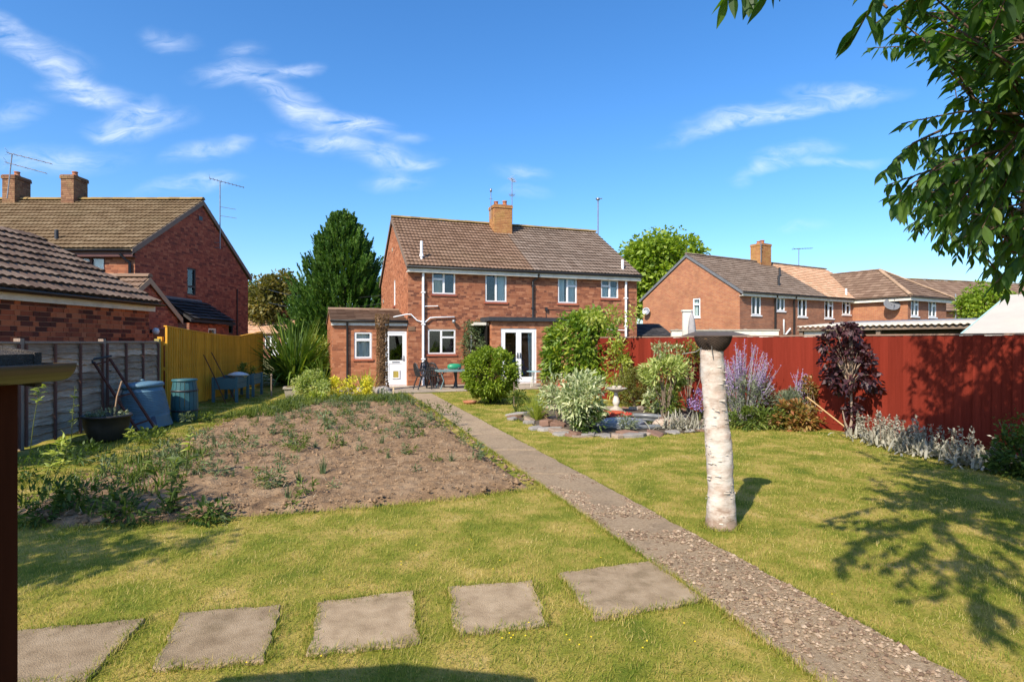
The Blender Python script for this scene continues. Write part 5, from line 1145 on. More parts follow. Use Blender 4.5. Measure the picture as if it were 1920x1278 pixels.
def broadleaf(name, label, loc, h, r, mtl, seed, n=9000, k=70, L=.32, Wd=.2, trunk_r=.3, rc=.5, zs=.9, group=None):
    t = thing(name, label, 'tree', loc, 0, group); rg = np.random.default_rng(seed); cz = h - r * zs
    P, out, cc = clumped(n, (0, 0, cz), (r * .86, r * .86, r * zs * .9), k, rc, rg, .55, .3)
    foliage('crown', t, mtl, P, out, L, Wd, rg, .1, .8)
    mb = MB(); mb.tube([(0, 0, 0), (.05, 0, cz * .5), (0, .05, cz)], [trunk_r, trunk_r * .8, trunk_r * .5], 8)
    for q in cc[:14]: mb.tube([(0, 0, cz * .55), tuple(np.array([0, 0, cz * .8]) * .5 + np.array(q) * .5), tuple(q)], [trunk_r * .45, trunk_r * .25, .02], 5, caps=False)
    mb.build('trunk', M_bark, t); return t
broadleaf('broadleaf_tree', 'bright green rounded tree behind the right end of the main house', (11.6, 45, 0), 10.2, 3.9, LM['tree'], 5, 22000, 130, .36, .26, rc=.6)
broadleaf('oak_tree', 'browning oak tree between the left house and the conifer', (-25.6, 62, 0), 9.0, 3.6, LM['oak'], 6, 9000, 80, .42, .3, rc=.6)
broadleaf('oak_tree', 'dark green tree behind the bungalow roof, beside the browning oak', (-30.2, 66, 0), 8.4, 3.6, LM['dark'], 16, 7000, 70, .42, .3, rc=.6)
broadleaf('broadleaf_tree', 'small blue green tree just left of the dark conifer', (-20.6, 60, 0), 6.9, 2.0, LM['bluetree'], 7, 5000, 50, .35, .22, rc=.4)
broadleaf('broadleaf_tree', 'leafy mid green tree below the blue green one, by the bungalow gable', (-17.2, 52, 0), 4.9, 2.0, LM['tree'], 8, 5000, 50, .3, .2, rc=.4)
broadleaf('broadleaf_tree', 'green tree peeping over the pale shed roof at far right', (25.2, 30.5, 0), 4.6, 1.35, LM['tree'], 9, 5000, 50, .2, .12, rc=.28)
broadleaf('broadleaf_tree', 'small tree poking above the hipped roof of the terrace wing', (37.5, 58, 0), 7.7, 1.6, LM['oak'], 10, 3000, 30, .3, .2, rc=.35)
shrub('hedge_bush', 'yellow green rounded bush behind the spiky sword-leaved plant', 'bush', (-8.3, 24.3), (0, 0, .9), (1.25, .9, .85), 6500, 80, .16, .09, .05, LM['lit'], 30, stem_m=M_bark)
shrub('hedge_bush', 'dark bush in the gap between yellow fence and side building', 'bush', (-8.6, 30.0), (0, 0, .9), (1.5, .9, .8), 4000, 60, .2, .12, .07, LM['laurel'], 31, stem_m=M_bark)

# sword-leaved plants
def swords(name, label, cat, loc, n, L, Wd, mtl, seed, spread=1.0, curl=(.4, 2.2), group=None, base_r=.15, nseg=7, zb=.0):
    t = thing(name, label, cat, (loc[0], loc[1], 0), 0, group); rg = np.random.default_rng(seed)
    az = rg.uniform(0, 6.283, n); ti = np.abs(rg.normal(0, .55, n)) * spread + .05; d = np.stack([np.cos(az) * np.sin(ti), np.sin(az) * np.sin(ti), np.cos(ti)], 1); s = np.stack([-np.sin(az), np.cos(az), 0 * az], 1); s = unit(s + rg.normal(size=s.shape) * .25)
    b = np.stack([np.cos(az) * base_r * rg.random(n), np.sin(az) * base_r * rg.random(n), np.full(n, zb)], 1)
    V, F = leaf_strips(b, d, s, L * rg.uniform(.55, 1.1, n), Wd * rg.uniform(.7, 1.1, n), rg.uniform(*curl, n), .35, nseg, [.6, .9, 1, .95, .8, .6, .35, .03])
    obj('leaf_blades', mesh_np('leaf_blades', V, F, mtl), t); return t
ph = swords('sword_leaf_plant', 'huge arching sword-leaved plant at the far end of the yellow fence', 'plant', (-8.75, 22.4), 430, 2.75, .085, LM['phorm'], 4, 1.0, (.3, 2.4), base_r=.5)
ph.location.x = -8.5
swords('sword_leaf_plant', 'second arching sword-leaved clump leaning over toward the side building', 'plant', (-7.85, 22.8), 170, 1.9, .075, LM['phorm'], 14, 1.1, (.8, 2.6), base_r=.35)
swords('sword_leaf_plant', 'small spiky plant against the left wall of the side building', 'plant', (-6.95, 21.2), 60, 1.15, .05, LM['phorm'], 15, 1.2, (.0, .5), base_r=.08)
# yellow and variegated mounds at the head of the bed
shrub('golden_shrub', 'bright yellow low shrub in front of the side building window', 'shrub', (-4.75, 17.0), (0, 0, .30), (.66, .42, .36), 3400, 45, .075, .075, .04, LM['gold'], 41, stem_m=M_twig)
swords('golden_grass', 'tuft of upright yellow green blades behind the bright yellow shrub', 'plant', (-4.45, 17.6), 70, .85, .03, LM['lit'], 42, .6, (.1, .8), base_r=.12)
shrub('variegated_shrub', 'pale green mounded shrub beside the small stone planter', 'shrub', (-5.75, 16.5), (0, 0, .40), (.52, .42, .38), 2600, 45, .08, .085, .04, LM['varieg2'], 43, stem_m=M_twig)
shrub('rosette_plant', 'low orange tinged plant at the foot of the pale mounded shrub', 'plant', (-5.45, 15.9), (0, 0, .12), (.25, .2, .12), 500, 14, .05, .09, .035, LM['lit'], 44)
# clipped ball
bx_ = shrub('ball_shrub', 'clipped round bright green shrub standing alone on the lawn', 'shrub', (-.60, 15.7), (0, 0, .82), (.72, .72, .63), 15000, 210, .075, .085, .042, LM['box'], 45, shell=.86, stem_m=M_bark, nst=24, sr=.02)
rg_ = np.random.default_rng(46); P, out, cc = clumped(900, (.02, .02, .26), (.32, .32, .24), 30, .07, rg_, .6); foliage('lower_shoots', bx_, LM['dark'], P, out, .08, .04, rg_)
# laurel
shrub('laurel_bush', 'big glossy leaved bush hiding the right end of the extension', 'bush', (2.28, 18.0), (0, 0, 1.30), (1.36, .95, 1.22), 7500, 100, .15, .20, .085, LM['laurel'], 47, shell=.6, stem_m=M_bark, nst=30, sr=.025, droop=.3)
shrub('laurel_bush', 'slender yellow green shoots at the right side of the big glossy bush', 'bush', (2.85, 15.6), (0, 0, .95), (.26, .24, .72), 1100, 24, .1, .13, .06, LM['lit'], 48, stem_m=M_twig, droop=.3)
shrub('wall_climber', 'thin dark climber on the house wall by the porch canopy', 'climber', hw(2.45, -.35), (0, 0, 1.55), (.42, .22, 1.0), 1700, 40, .11, .13, .035, LM['blue'], 49, stem_m=M_bark, nst=16, sr=.02, droop=.35)
# pond bed
vs_ = shrub('variegated_shrub', 'bushy cream edged shrub at the front of the pond', 'shrub', (1.32, 10.75), (-.03, 0, .62), (.40, .36, .46), 2300, 42, .085, .12, .034, LM['varieg'], 50, stem_m=M_twig, nst=22, sr=.014, strip=True, curl=.7)
shrub('variegated_shrub', 'paler thin cream shrub behind the bushy one at the pond', 'shrub', (.98, 11.7), (0, 0, .60), (.36, .3, .36), 900, 24, .08, .11, .03, LM['varieg'], 51, stem_m=M_twig, strip=True, curl=.7)
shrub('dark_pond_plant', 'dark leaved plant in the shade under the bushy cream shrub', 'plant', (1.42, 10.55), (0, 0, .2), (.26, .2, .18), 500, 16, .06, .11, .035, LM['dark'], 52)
vt = shrub('variegated_tree', 'cream leaved standard shrub with bare stems left of the birch post', 'shrub', (3.28, 12.3), (0, 0, 1.02), (.50, .42, .30), 2100, 44, .085, .12, .038, LM['varieg2'], 53, stem_m=M_twig, nst=18, sr=.018, strip=True, curl=.6)
rg_ = np.random.default_rng(54); P, out, cc = clumped(260, (.02, 0, 1.48), (.34, .2, .14), 9, .05, rg_); foliage('top_shoots', vt, LM['varieg'], P, out, .10, .03, rg_, .4, .5); stems(vt, M_twig, (0, 0, 1.0), cc, .008, name='shoot')
P, out, cc = clumped(320, (.05, 0, .45), (.28, .2, .25), 12, .07, rg_); foliage('lower_leaves', vt, LM['weed'], P, out, .12, .04, rg_, .2, .5)
shrub('climber_tuft', 'olive green climber over the red fence just left of the birch post', 'climber', (4.15, 13.6), (0, 0, 1.35), (.36, .14, .3), 500, 16, .09, .1, .05, LM['olive'], 55, stem_m=M_twig)
shrub('hosta_clump', 'white edged leafy clump below the cream standard shrub', 'plant', (3.5, 13.7), (0, 0, .30), (.36, .32, .26), 800, 26, .07, .14, .065, LM['varieg'], 56, rnd=.6)
shrub('olive_shrub', 'olive green wispy shrub against the red fence', 'shrub', (3.18, 15.0), (0, 0, .52), (.44, .36, .46), 4200, 60, .08, .06, .022, LM['olive'], 57, stem_m=M_twig)
shrub('pond_plant', 'small grey green upright plant on the pond stones', 'plant', (2.2, 10.9), (0, 0, .22), (.14, .12, .2), 330, 14, .045, .08, .02, LM['sage'], 58, up=.8, stem_m=M_stem)
swords('grass_tuft', 'fine yellow green grass tuft at the left end of the pond', 'grass tuft', (.52, 12.4), 240, .62, .010, LM['lit'], 59, .8, (.5, 1.6), base_r=.1, nseg=4)
shrub('leafy_plant', 'small leafy green plant at the lawn edge left of the grass tuft', 'plant', (.12, 13.7), (0, 0, .25), (.18, .16, .24), 420, 16, .06, .1, .035, LM['weed'], 60, stem_m=M_stem)
shrub('dry_shrub', 'brown and grey twiggy plant by the terracotta pot', 'plant', (1.05, 15.4), (0, 0, .4), (.34, .3, .3), 900, 30, .08, .06, .016, LM['ivy'], 61, stem_m=M_twig)
shrub('purple_flower_clump', 'low purple flowers beside the cream standard shrub', 'flowers', (4.0, 12.3), (0, 0, .42), (.22, .16, .2), 420, 14, .06, .05, .03, LM['lilac'], 62, stem_m=M_stem)
def curly(name, label, loc, n, L, seed, spread=.9, group=None, w=.03, br=.3, mtl=None):
    """silver plant of curling woolly stems"""
    t = thing(name, label, 'plant', (loc[0], loc[1], 0), 0, group); rg = np.random.default_rng(seed); mb = MB()
    az = rg.uniform(0, 6.283, n); b = np.stack([rg.normal(0, br, n), rg.normal(0, br * .6, n), np.full(n, .03)], 1); ti = np.abs(rg.normal(0, .8, n)) * spread
    d = np.stack([np.cos(az) * np.sin(ti), np.sin(az) * np.sin(ti), np.cos(ti)], 1); s = np.stack([-np.sin(az), np.cos(az), 0 * az], 1)
    V, F = leaf_strips(b, d, s, L * rg.uniform(.5, 1.2, n), w, rg.uniform(-.5, 2.5, n), .3, 5, [.7, .9, 1, .9, .7, .3]); obj('leaf_blades', mesh_np('leaf_blades', V, F, mtl or LM['silver']), t); return t
curly('silver_plant', 'white curly silver plant at the right end of the pond', (3.3, 11.05), 170, .34, 63, 1.1, w=.028, br=.22)

# lilac spires by the fence
def spires(name, label, loc, n, h, rx, seed, lean=0.0):
    t = thing(name, label, 'flowering shrub', (loc[0], loc[1], 0)); rg = np.random.default_rng(seed); mb = MB()
    P, out, cc = clumped(2600, (0, 0, h * .30), (rx, rx * .7, h * .3), 60, .09, rg, .5); foliage('foliage', t, LM['sage'], P, out, .12, .022, rg, .7, .4)
    fb, fd = [], []; lv, ld = [], []
    for i in range(n):
        a = rg.uniform(0, 6.283); q = rg.random() ** .6; tip = np.array([math.cos(a) * rx * 1.15 * q + lean * .25, math.sin(a) * rx * .75 * q, h * (1.05 - .35 * q * q) * rg.uniform(.78, 1.08)]); b = np.array([tip[0] * .25, tip[1] * .25, .05])
        md = b * .45 + tip * .55 + np.array([0, 0, .08]); mb.tube([b, md, tip], [.006, .005, .003], 4, caps=False)
        for k in range(46):
            f = .42 + .58 * rg.random(); p = (b * (1 - f) + md * f) if f < .55 else md + (tip - md) * (f - .55) / .45; (fb if f > .62 else lv).append(p + rg.normal(0, .012, 3))
        for side in range(3):
            f = rg.uniform(.5, .85); p0 = b * (1 - f) + tip * f; e = p0 + (tip - b) * .17 + rg.normal(0, .07, 3); mb.tube([p0, e], [.003, .002], 3, caps=False)
            for k in range(12): fb.append(p0 + (e - p0) * rg.random() + rg.normal(0, .008, 3))
    mb.build('stem', mat('pale grey stem', (.42, .40, .38), (.34, .3, .34), rough=.9), t)
    for nm, arr, m, L, w in (('flower_spikes', fb, 'lilac', .032, .017), ('stem_leaves', lv, 'sage', .06, .016)):
        A = np.array(arr); o = unit(rg.normal(size=A.shape) + np.array([0, 0, .5])); foliage(nm, t, LM[m], A, o, L, w, rg, .4, .3)
    return t
spires('lilac_shrub', 'tall airy shrub of lilac spires against the red fence', (4.72, 11.75), 90, 1.52, .66, 64)
spires('lilac_shrub', 'short separate sprig of lilac spires nearer the purple leaved tree', (5.55, 11.45), 14, 1.1, .2, 65, 1.0)
shrub('fern_clump', 'green ferny clump below the tall lilac spires', 'plant', (4.8, 11.2), (0, 0, .18), (.62, .3, .18), 1500, 34, .07, .12, .035, LM['weed'], 66, rnd=.5)
shrub('russet_creeper', 'russet and green creeper at the foot of the red fence', 'climber', (5.45, 11.05), (0, 0, .26), (.42, .22, .26), 1300, 30, .07, .10, .055, LM['russet'], 67, stem_m=M_twig)
shrub('russet_creeper', 'dark twining creeper column climbing the red fence', 'climber', (5.78, 11.2), (0, 0, .55), (.10, .08, .42), 420, 16, .05, .09, .045, LM['russet'], 68, stem_m=M_twig, sr=.01)
# purple leaved small tree
ct = thing('purple_tree', 'small purple leaved tree with thin pale trunk before the red fence', 'tree', (6.08, 10.35, 0)); rg_ = np.random.default_rng(70)
mb = MB(); mb.tube([(-.03, 0, 0), (.03, 0, .3), (.02, .01, .75), (-.02, 0, 1.0)], [.030, .024, .02, .018], 7); mb.tube([(.0, 0, .02), (-.10, .0, .25), (-.14, 0, .45)], [.02, .016, .008], 6)
P, out, cc = clumped(900, (0, 0, 1.25), (.54, .42, .44), 40, .085, rg_, .45); P2, out2, cc2 = clumped(260, (-.12, 0, 1.86), (.26, .2, .14), 12, .07, rg_, .5)
P3, out3, cc3 = clumped(110, (-.45, 0, 1.66), (.14, .12, .10), 6, .06, rg_, .5); P4, out4, _ = clumped(160, (.05, 0, .35), (.12, .1, .3), 10, .05, rg_)
for q in list(cc[:18]) + list(cc2) + list(cc3): mb.tube([(-.01, 0, .9), tuple(np.array([0, 0, 1.1]) * .5 + q * .5), tuple(q)], [.012, .008, .003], 5, caps=False)
mb.build('trunk', mat('pale smooth bark', (.38, .29, .22), (.25, .18, .13), scale=14, rough=.85), ct)
n = None; foliage('crown', ct, LM['purple'], np.concatenate([P, P2, P3, P4]), np.concatenate([out, out2, out3, out4]), .10, .075, rg_, -.1, .6, .2, .25)
# lamb's ears along the fence
for i in range(13):
    f = i / 12; lx = 6.22 + .12 * math.sin(i * 1.7) + (.16 if f > .6 else 0) * f; ly = 10.05 - 2.55 * f
    od = ['first', 'second', 'third', 'fourth', 'fifth', 'sixth', 'seventh', 'eighth', 'ninth', 'tenth', 'eleventh', 'twelfth', 'last'][i]
    t = curly('woolly_plant', od + ' silver woolly plant from the purple tree, below the red fence', (lx, ly), 110, .19, 80 + i, 1.25, 'silver woolly plants along the red fence', w=.038, br=.16)
    rg = np.random.default_rng(100 + i); mb = MB(); fb = []
    for k in range(rg.integers(3, 7) if i not in (9, 12) else 2):
        b = Vector((rg.normal(0, .12), rg.normal(.05, .1), .05)); h = rg.uniform(.22, .5) * (1.1 if i in (3, 4, 5, 10) else .85); tip = b + Vector((rg.normal(0, .06), rg.normal(0, .05), h)); mb.tube([b, b.lerp(tip, .5) + Vector((.01, 0, 0)), tip], [.008, .009, .006], 5)
        for m_ in range(40): fb.append(np.array(b.lerp(tip, .25 + .75 * rg.random())) + rg.normal(0, .012, 3))
    mb.build('flower_spike', M_twig, t); A = np.array(fb); foliage('spike_leaves', t, LM['silver'], A, unit(rg.normal(size=A.shape) + np.array([0, 0, .3])), .055, .025, rg, .3, .3)
shrub('ground_cover_shrub', 'dark green leafy shrub at the right end of the silver row', 'shrub', (6.62, 7.25), (0, 0, .24), (.5, .42, .30), 2600, 50, .08, .075, .045, LM['dark'], 120, stem_m=M_stem)
shrub('ground_cover_shrub', 'thin sprays of small leaves rising by the fence above the dark shrub', 'shrub', (7.0, 7.9), (0, 0, .5), (.34, .2, .24), 300, 14, .08, .05, .03, LM['weed'], 121, stem_m=M_twig)

# dry ivy column
iv = thing('ivy_column', 'column of brown dried ivy standing before the side building', 'climber', (-4.42, 19.6, 0)); rg = np.random.default_rng(130)
MB().tube([(0, 0, 0), (.01, 0, 1.3), (0, 0, 2.55)], [.11, .10, .09], 9).build('trunk', M_bark, iv)
n = 5200; az = rg.uniform(0, 6.283, n); z = rg.uniform(.02, 2.62, n); R = .13 + .05 * vnoise(az * 2, z * 4, 5, 3) + .05 * (z > 2.15) + .03 * (z < .3); o = np.stack([np.cos(az), np.sin(az), 0 * az], 1); foliage('foliage', iv, LM['ivy'], np.stack([np.cos(az) * R, np.sin(az) * R, z], 1), o, .05, .036, rg, -.3, .5)

# weeds growing in the bare bed
def weed_mesh(kind, seed):
    rg = np.random.default_rng(seed)
    if kind == 'tuft':
        n = 26; az = rg.uniform(0, 6.283, n); ti = np.abs(rg.normal(0, .5, n)); d = np.stack([np.cos(az) * np.sin(ti), np.sin(az) * np.sin(ti), np.cos(ti)], 1); s = np.stack([-np.sin(az), np.cos(az), 0 * az], 1)
        V, F = blades(np.stack([rg.normal(0, .02, n), rg.normal(0, .02, n), np.zeros(n)], 1), d, s, rg.uniform(.10, .24, n), .011, rg.uniform(.2, 1.2, n), 3); return mesh_np('weed', V, F, LM['blue'])
    k = {'rosette': 34, 'bushy': 90}[kind]; h = {'rosette': .10, 'bushy': .22}[kind]
    P, out, cc = clumped(k, (0, 0, h * .55), (h * .55, h * .55, h * .5), 8, .03, rg, .3); d = unit(out + rg.normal(size=out.shape) * .4 + np.array([0, 0, .5])); s = unit(np.cross(d, rg.normal(size=out.shape) * .5 + np.array([0, 0, 1.])))
    V, F = leaf_tris(P, d, s, rg.uniform(.05, .10, k), rg.uniform(.014, .028, k), .2, .2); return mesh_np('weed', V, F, LM['weed'] if seed % 2 else LM['blue'])
WM = [weed_mesh('tuft', 1), weed_mesh('tuft', 2), weed_mesh('rosette', 3), weed_mesh('rosette', 4), weed_mesh('bushy', 5), weed_mesh('bushy', 6), weed_mesh('bushy', 8)]
inner = [(x * .97 - .06, y * .985 + .12) for x, y in BED]; C = in_area(560, inner, np.random.default_rng(9)); dens = vnoise(C[:, 0] * .9 + 3, C[:, 1] * .9, 91, 2); C = C[(dens + .25 * (C[:, 1] > 10) - .2 * ((C[:, 1] < 8) & (C[:, 0] > -2))) > .44][:290]
big = [gnd(x, y) for x, y in ((501, 925), (410, 905), (605, 895), (560, 850), (610, 812), (735, 830), (690, 770), (330, 880), (850, 800), (760, 760), (650, 760), (800, 775), (470, 850), (720, 755), (775, 765), (830, 780), (890, 870), (350, 800), (480, 780), (530, 770))]
for i, (x, y) in enumerate(list(map(tuple, C)) + big):
    b = i >= len(C); zz = float(bedz(np.array([x]), np.array([y]))[0]); o = obj('weed', WM[(0, 4, 5, 6)[i % 4] if b else (i * 5 + i // 3) % 7], None, (x, y, zz)); sc = (1.2 if b else .82) * random.uniform(.6, 1.15); o.scale = (sc, sc, sc * random.uniform(.8, 1.2)); o.rotation_euler = (0, 0, random.uniform(0, 6.28))
    kd = 'big bushy weed' if b else ('tuft of bluish blades', 'tuft of bluish blades', 'small flat rosette weed', 'small flat rosette weed', 'small bushy weed', 'small bushy weed', 'small bushy weed')[(i * 5 + i // 3) % 7]
    zn = 'at the far end of the bare bed' if y > 13 else ('beside the path edge of the bare bed' if x > PL(y) - 1.2 else ('along the lawn edge of the bare bed' if y < 7 else ('on the left side of the bare bed' if x < -3.8 else 'in the middle of the bare bed')))
    tag(o, kd + ' ' + zn, 'weed', 'weeds sprouting in the bare bed')
# seedlings along the far and left edges of the bed
C = np.concatenate([in_area(500, [(-6.1, 12), (-5.2, 12.4), (-4.9, 16.6), (-6.2, 16.4)]), in_area(330, [(-4.9, 15.4), (-2.75, 15.6), (-3.2, 17.3), (-4.9, 16.6)]), in_area(120, [(-4.6, 5.25), (-3.6, 5.4), (-4.4, 8.4), (-5.4, 8.6), (-5.2, 6.2)])]); m = 9; P = np.repeat(C, m, 0) + RNG.normal(0, .025, (len(C) * m, 2)); n = len(P); az = RNG.uniform(0, 6.283, n); ti = np.abs(RNG.normal(0, .6, n)); d = np.stack([np.cos(az) * np.sin(ti), np.sin(az) * np.sin(ti), np.cos(ti)], 1); s = np.stack([-np.sin(az), np.cos(az), 0 * az], 1)
V, F = leaf_strips(np.stack([P[:, 0], P[:, 1], bedz(P[:, 0], P[:, 1]) * .9], 1), d, s, RNG.uniform(.05, .2, n), RNG.uniform(.010, .02, n), RNG.uniform(.3, 1.8, n), .3, 3, [.5, 1, .8, .05])
tag(obj('seedlings', mesh_np('seedlings', V, F, LM['weed'])), 'dense weed seedlings crowding the edges of the bed', 'seedlings', kind='stuff')

def tall_weed(label, loc, h, n, mtl, seed, L=.1, Wd=.03, nst=3, spread=.1, top=.0, lean=(0, 0)):
    t = thing('tall_weed', label, 'weed', (loc[0], loc[1], 0)); rg = np.random.default_rng(seed); mb = MB(); A, O = [], []
    for k in range(nst):
        b = np.array([rg.normal(0, .03), rg.normal(0, .03), 0]); tip = np.array([rg.normal(lean[0], spread), rg.normal(lean[1], spread), h * rg.uniform(.75, 1.05)]); mb.tube([tuple(b), tuple((b + tip) / 2 + rg.normal(0, .02, 3)), tuple(tip)], [.007, .005, .003], 5, caps=False)
        for j in range(n // nst):
            f = top + (1 - top) * rg.random() ** .8; A.append(b + (tip - b) * f); a = rg.uniform(0, 6.283); O.append([math.cos(a), math.sin(a), .4])
    mb.build('stem', M_stem, t); foliage('foliage', t, mtl, np.array(A), unit(np.array(O)), L, Wd, rg, .1, .35, strip=True, curl=.8); return t
tall_weed('tall leafy weed with red tinged stem at the near left corner of the bed', gnd(318, 968), .55, 120, LM['weed'], 140, .12, .03, 5, .12)
tall_weed('single tall weed with a leafy top left of the bed centre', gnd(350, 905), .62, 26, LM['lit'], 141, .09, .03, 1, .04, .7, (.06, 0))
tall_weed('thin weed with pale leafy tip in front of the blue compost bin', gnd(237, 880), .55, 20, LM['lit'], 142, .08, .026, 1, .03, .72, (.06, 0))
tall_weed('sunlit yellow green sprig beside the brown shed post', gnd(72, 948), .74, 60, LM['lit'], 143, .10, .03, 3, .1, .55, (.16, .1))
tall_weed('tall trailing sprig against the grey fence, highest on the left', (-6.6, 7.9), 1.32, 22, LM['lit'], 144, .10, .026, 1, .02, .72, (.12, 0))
tall_weed('thin trailing shoot against the grey fence near the black tub', (-6.55, 8.6), 1.02, 26, LM['weed'], 145, .08, .024, 1, .02, .4, (.08, 0))
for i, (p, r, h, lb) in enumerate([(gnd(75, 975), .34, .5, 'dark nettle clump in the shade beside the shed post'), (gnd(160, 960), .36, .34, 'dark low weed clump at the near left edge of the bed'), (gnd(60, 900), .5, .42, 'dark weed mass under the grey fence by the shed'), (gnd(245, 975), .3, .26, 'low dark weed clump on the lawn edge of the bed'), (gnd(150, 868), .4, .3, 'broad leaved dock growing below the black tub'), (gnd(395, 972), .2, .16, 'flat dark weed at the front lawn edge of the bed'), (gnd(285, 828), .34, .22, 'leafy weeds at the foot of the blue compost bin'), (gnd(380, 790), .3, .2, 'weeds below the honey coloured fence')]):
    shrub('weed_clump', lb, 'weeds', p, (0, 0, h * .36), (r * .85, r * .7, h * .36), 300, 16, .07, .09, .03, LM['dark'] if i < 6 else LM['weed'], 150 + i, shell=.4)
# ------------------------------------------------------------------ birch post with the basket
def birch_mat():
    m, n, l = nt('birch bark')
    tcn = n.new('ShaderNodeTexCoord')
    def noise(sc, stretch, detail=6, rough=.6):
        mp = n.new('ShaderNodeMapping'); mp.inputs['Scale'].default_value = stretch; l.new(tcn.outputs['Object'], mp.inputs['Vector'])
        z = n.new('ShaderNodeTexNoise'); z.inputs['Scale'].default_value = sc; z.inputs['Detail'].default_value = detail; z.inputs['Roughness'].default_value = rough; l.new(mp.outputs[0], z.inputs['Vector']); return z.outputs[0]
    a = noise(5, (1, 1, 1.6)); rp = ramp(n, [(.32, (.27, .19, .14)), (.43, (.42, .34, .28)), (.55, (.53, .47, .41)), (.78, (.61, .58, .54))]); l.new(a, rp.inputs[0]); col = rp.outputs[0]
    def over(fac, lo, hi, c, amt):
        nonlocal col
        mr = n.new('ShaderNodeMapRange'); mr.inputs['From Min'].default_value = lo; mr.inputs['From Max'].default_value = hi; mr.inputs['To Max'].default_value = amt; l.new(fac, mr.inputs['Value'])
        mi = n.new('ShaderNodeMix'); mi.data_type = 'RGBA'; l.new(mr.outputs[0], mi.inputs['Factor']); l.new(col, mi.inputs['A']); mi.inputs['B'].default_value = (*c, 1); col = mi.outputs['Result']
    len_ = noise(6, (1.3, 1.3, 6.5), 7, .68); over(len_, .60, .70, (.22, .14, .10), .7)
    over(noise(8, (1.2, 1.2, 2.2), 5, .6), .66, .70, (.06, .04, .03), .85); over(noise(2.2, (1, 1, 1.3), 6, .6), .56, .66, (.62, .42, .34), .4)
    over(noise(3, (1, 1, 2.2), 8, .7), .58, .74, (.50, .33, .22), .45)
    sx = n.new('ShaderNodeSeparateXYZ'); l.new(tcn.outputs['Object'], sx.inputs[0])      # old brown bark left on the foot of the log
    mz = n.new('ShaderNodeMath'); mz.operation = 'MULTIPLY_ADD'; mz.inputs[1].default_value = -2.6; mz.inputs[2].default_value = .30; l.new(sx.outputs[2], mz.inputs[0])
    mq = n.new('ShaderNodeMath'); mq.operation = 'ADD'; l.new(mz.outputs[0], mq.inputs[0]); l.new(noise(11, (1, 1, 1.2), 7, .7), mq.inputs[1]); over(mq.outputs[0], .52, .68, (.24, .16, .11), .85)
    b = n.new('ShaderNodeBsdfPrincipled'); l.new(col, b.inputs['Base Color']); b.inputs['Roughness'].default_value = .75; b.inputs['Specular IOR Level'].default_value = .1
    bn = n.new('ShaderNodeBump'); bn.inputs['Strength'].default_value = .7; bn.inputs['Distance'].default_value = .012; l.new(len_, bn.inputs['Height']); l.new(bn.outputs[0], b.inputs['Normal'])
    o = n.new('ShaderNodeOutputMaterial'); l.new(b.outputs[0], o.inputs['Surface']); return m
M_birch = birch_mat()
bp = thing('birch_post', 'stout white birch log standing upright on the lawn as a post', 'post', (1.925, 5.30, 0)); rg = np.random.default_rng(3)
ns, nr = 40, 90; V = []; ph_ = rg.uniform(0, 6.28, 6)
for j in range(nr + 1):
    f = j / nr; z = 1.64 * f; r = .128 - .032 * f ** .8 + .012 * math.exp(-z * 14) + .004 * math.sin(z * 9 + 1)
    for k in range(ns):
        a = 2 * math.pi * k / ns; rr = r * (1 + .03 * math.sin(2 * a + ph_[0] + z) + .018 * math.sin(3 * a + z * 3 + ph_[1]) + .012 * math.sin(z * 53 + 2.2 * math.sin(a * 2 + ph_[2]))) + .014 * (vnoise(np.array([a * 2.2 + 9]), np.array([z * 14]), 8, 3)[0] - .5)
        V.append((rr * math.cos(a) - .075 * f + .012 * math.sin(f * 5), rr * math.sin(a), z - .01))
F = [(j * ns + k, j * ns + (k + 1) % ns, (j + 1) * ns + (k + 1) % ns, (j + 1) * ns + k) for j in range(nr) for k in range(ns)]
mb = MB(); mb.add(V, F, True); mb.add(V[-ns:], [tuple(range(ns))]); mb.build('trunk', M_birch, bp)
# curling flakes of bark
M_flake = mat('peeling bark', (.60, .53, .45), (.45, .36, .28), scale=20, rough=.8)
mb = MB()
for q in range(80):
    z = rg.uniform(.05, 1.5); a = rg.uniform(-3.3, .5); r = .128 - .032 * (z / 1.64) ** .8 + .004; w = rg.uniform(.15, .5); h = rg.uniform(.004, .016); ox = -.075 * z / 1.64; vs = []
    for k in range(5):
        t = a + w * (k / 4 - .5); lift = .001 + .018 * (k / 4) ** 2 * rg.random(); vs += [(ox + (r + lift) * math.cos(t), (r + lift) * math.sin(t), z), (ox + (r + lift * .4) * math.cos(t), (r + lift * .4) * math.sin(t), z + h)]
    mb.add(vs, [(2 * k, 2 * k + 2, 2 * k + 3, 2 * k + 1) for k in range(4)])
fl_ = mb.build('bark_flakes', M_flake, bp); fl_['kind'] = 'stuff'
M_wicker = mat('dark wicker', (.085, .06, .045), (.045, .032, .026), scale=14, rough=.9, bump=.5, bscale=60)
bk = thing('wicker_basket', 'dark round wicker planting basket on top of the birch post', 'basket', (1.85, 5.30, 1.60)); mb = MB()
NB = 26
for j in range(13):
    f = j / 12; r = .088 + .068 * math.sin(f * math.pi / 2) ** .9; z = .012 + .125 * f; pts = []
    for k in range(NB * 2 + 1):
        a = math.pi * k / NB; w = .004 * (1 if (k + j) % 2 else -1); pts.append(((r + w) * math.cos(a), (r + w) * math.sin(a), z + .0015 * math.sin(k)))
    mb.tube(pts, .0062, 5, caps=False)
mb.lathe([(.0, .012), (.085, .012), (.145, .13), (.14, .132), (.08, .03), (0, .03)], n=24); mb.build('bowl', M_wicker, bk)
mb = MB(); mb.tube([(.158 * math.cos(a), .158 * math.sin(a), .14) for a in np.linspace(0, 6.283, 33)], .010, 6); mb.build('rim', M_wicker, bk)
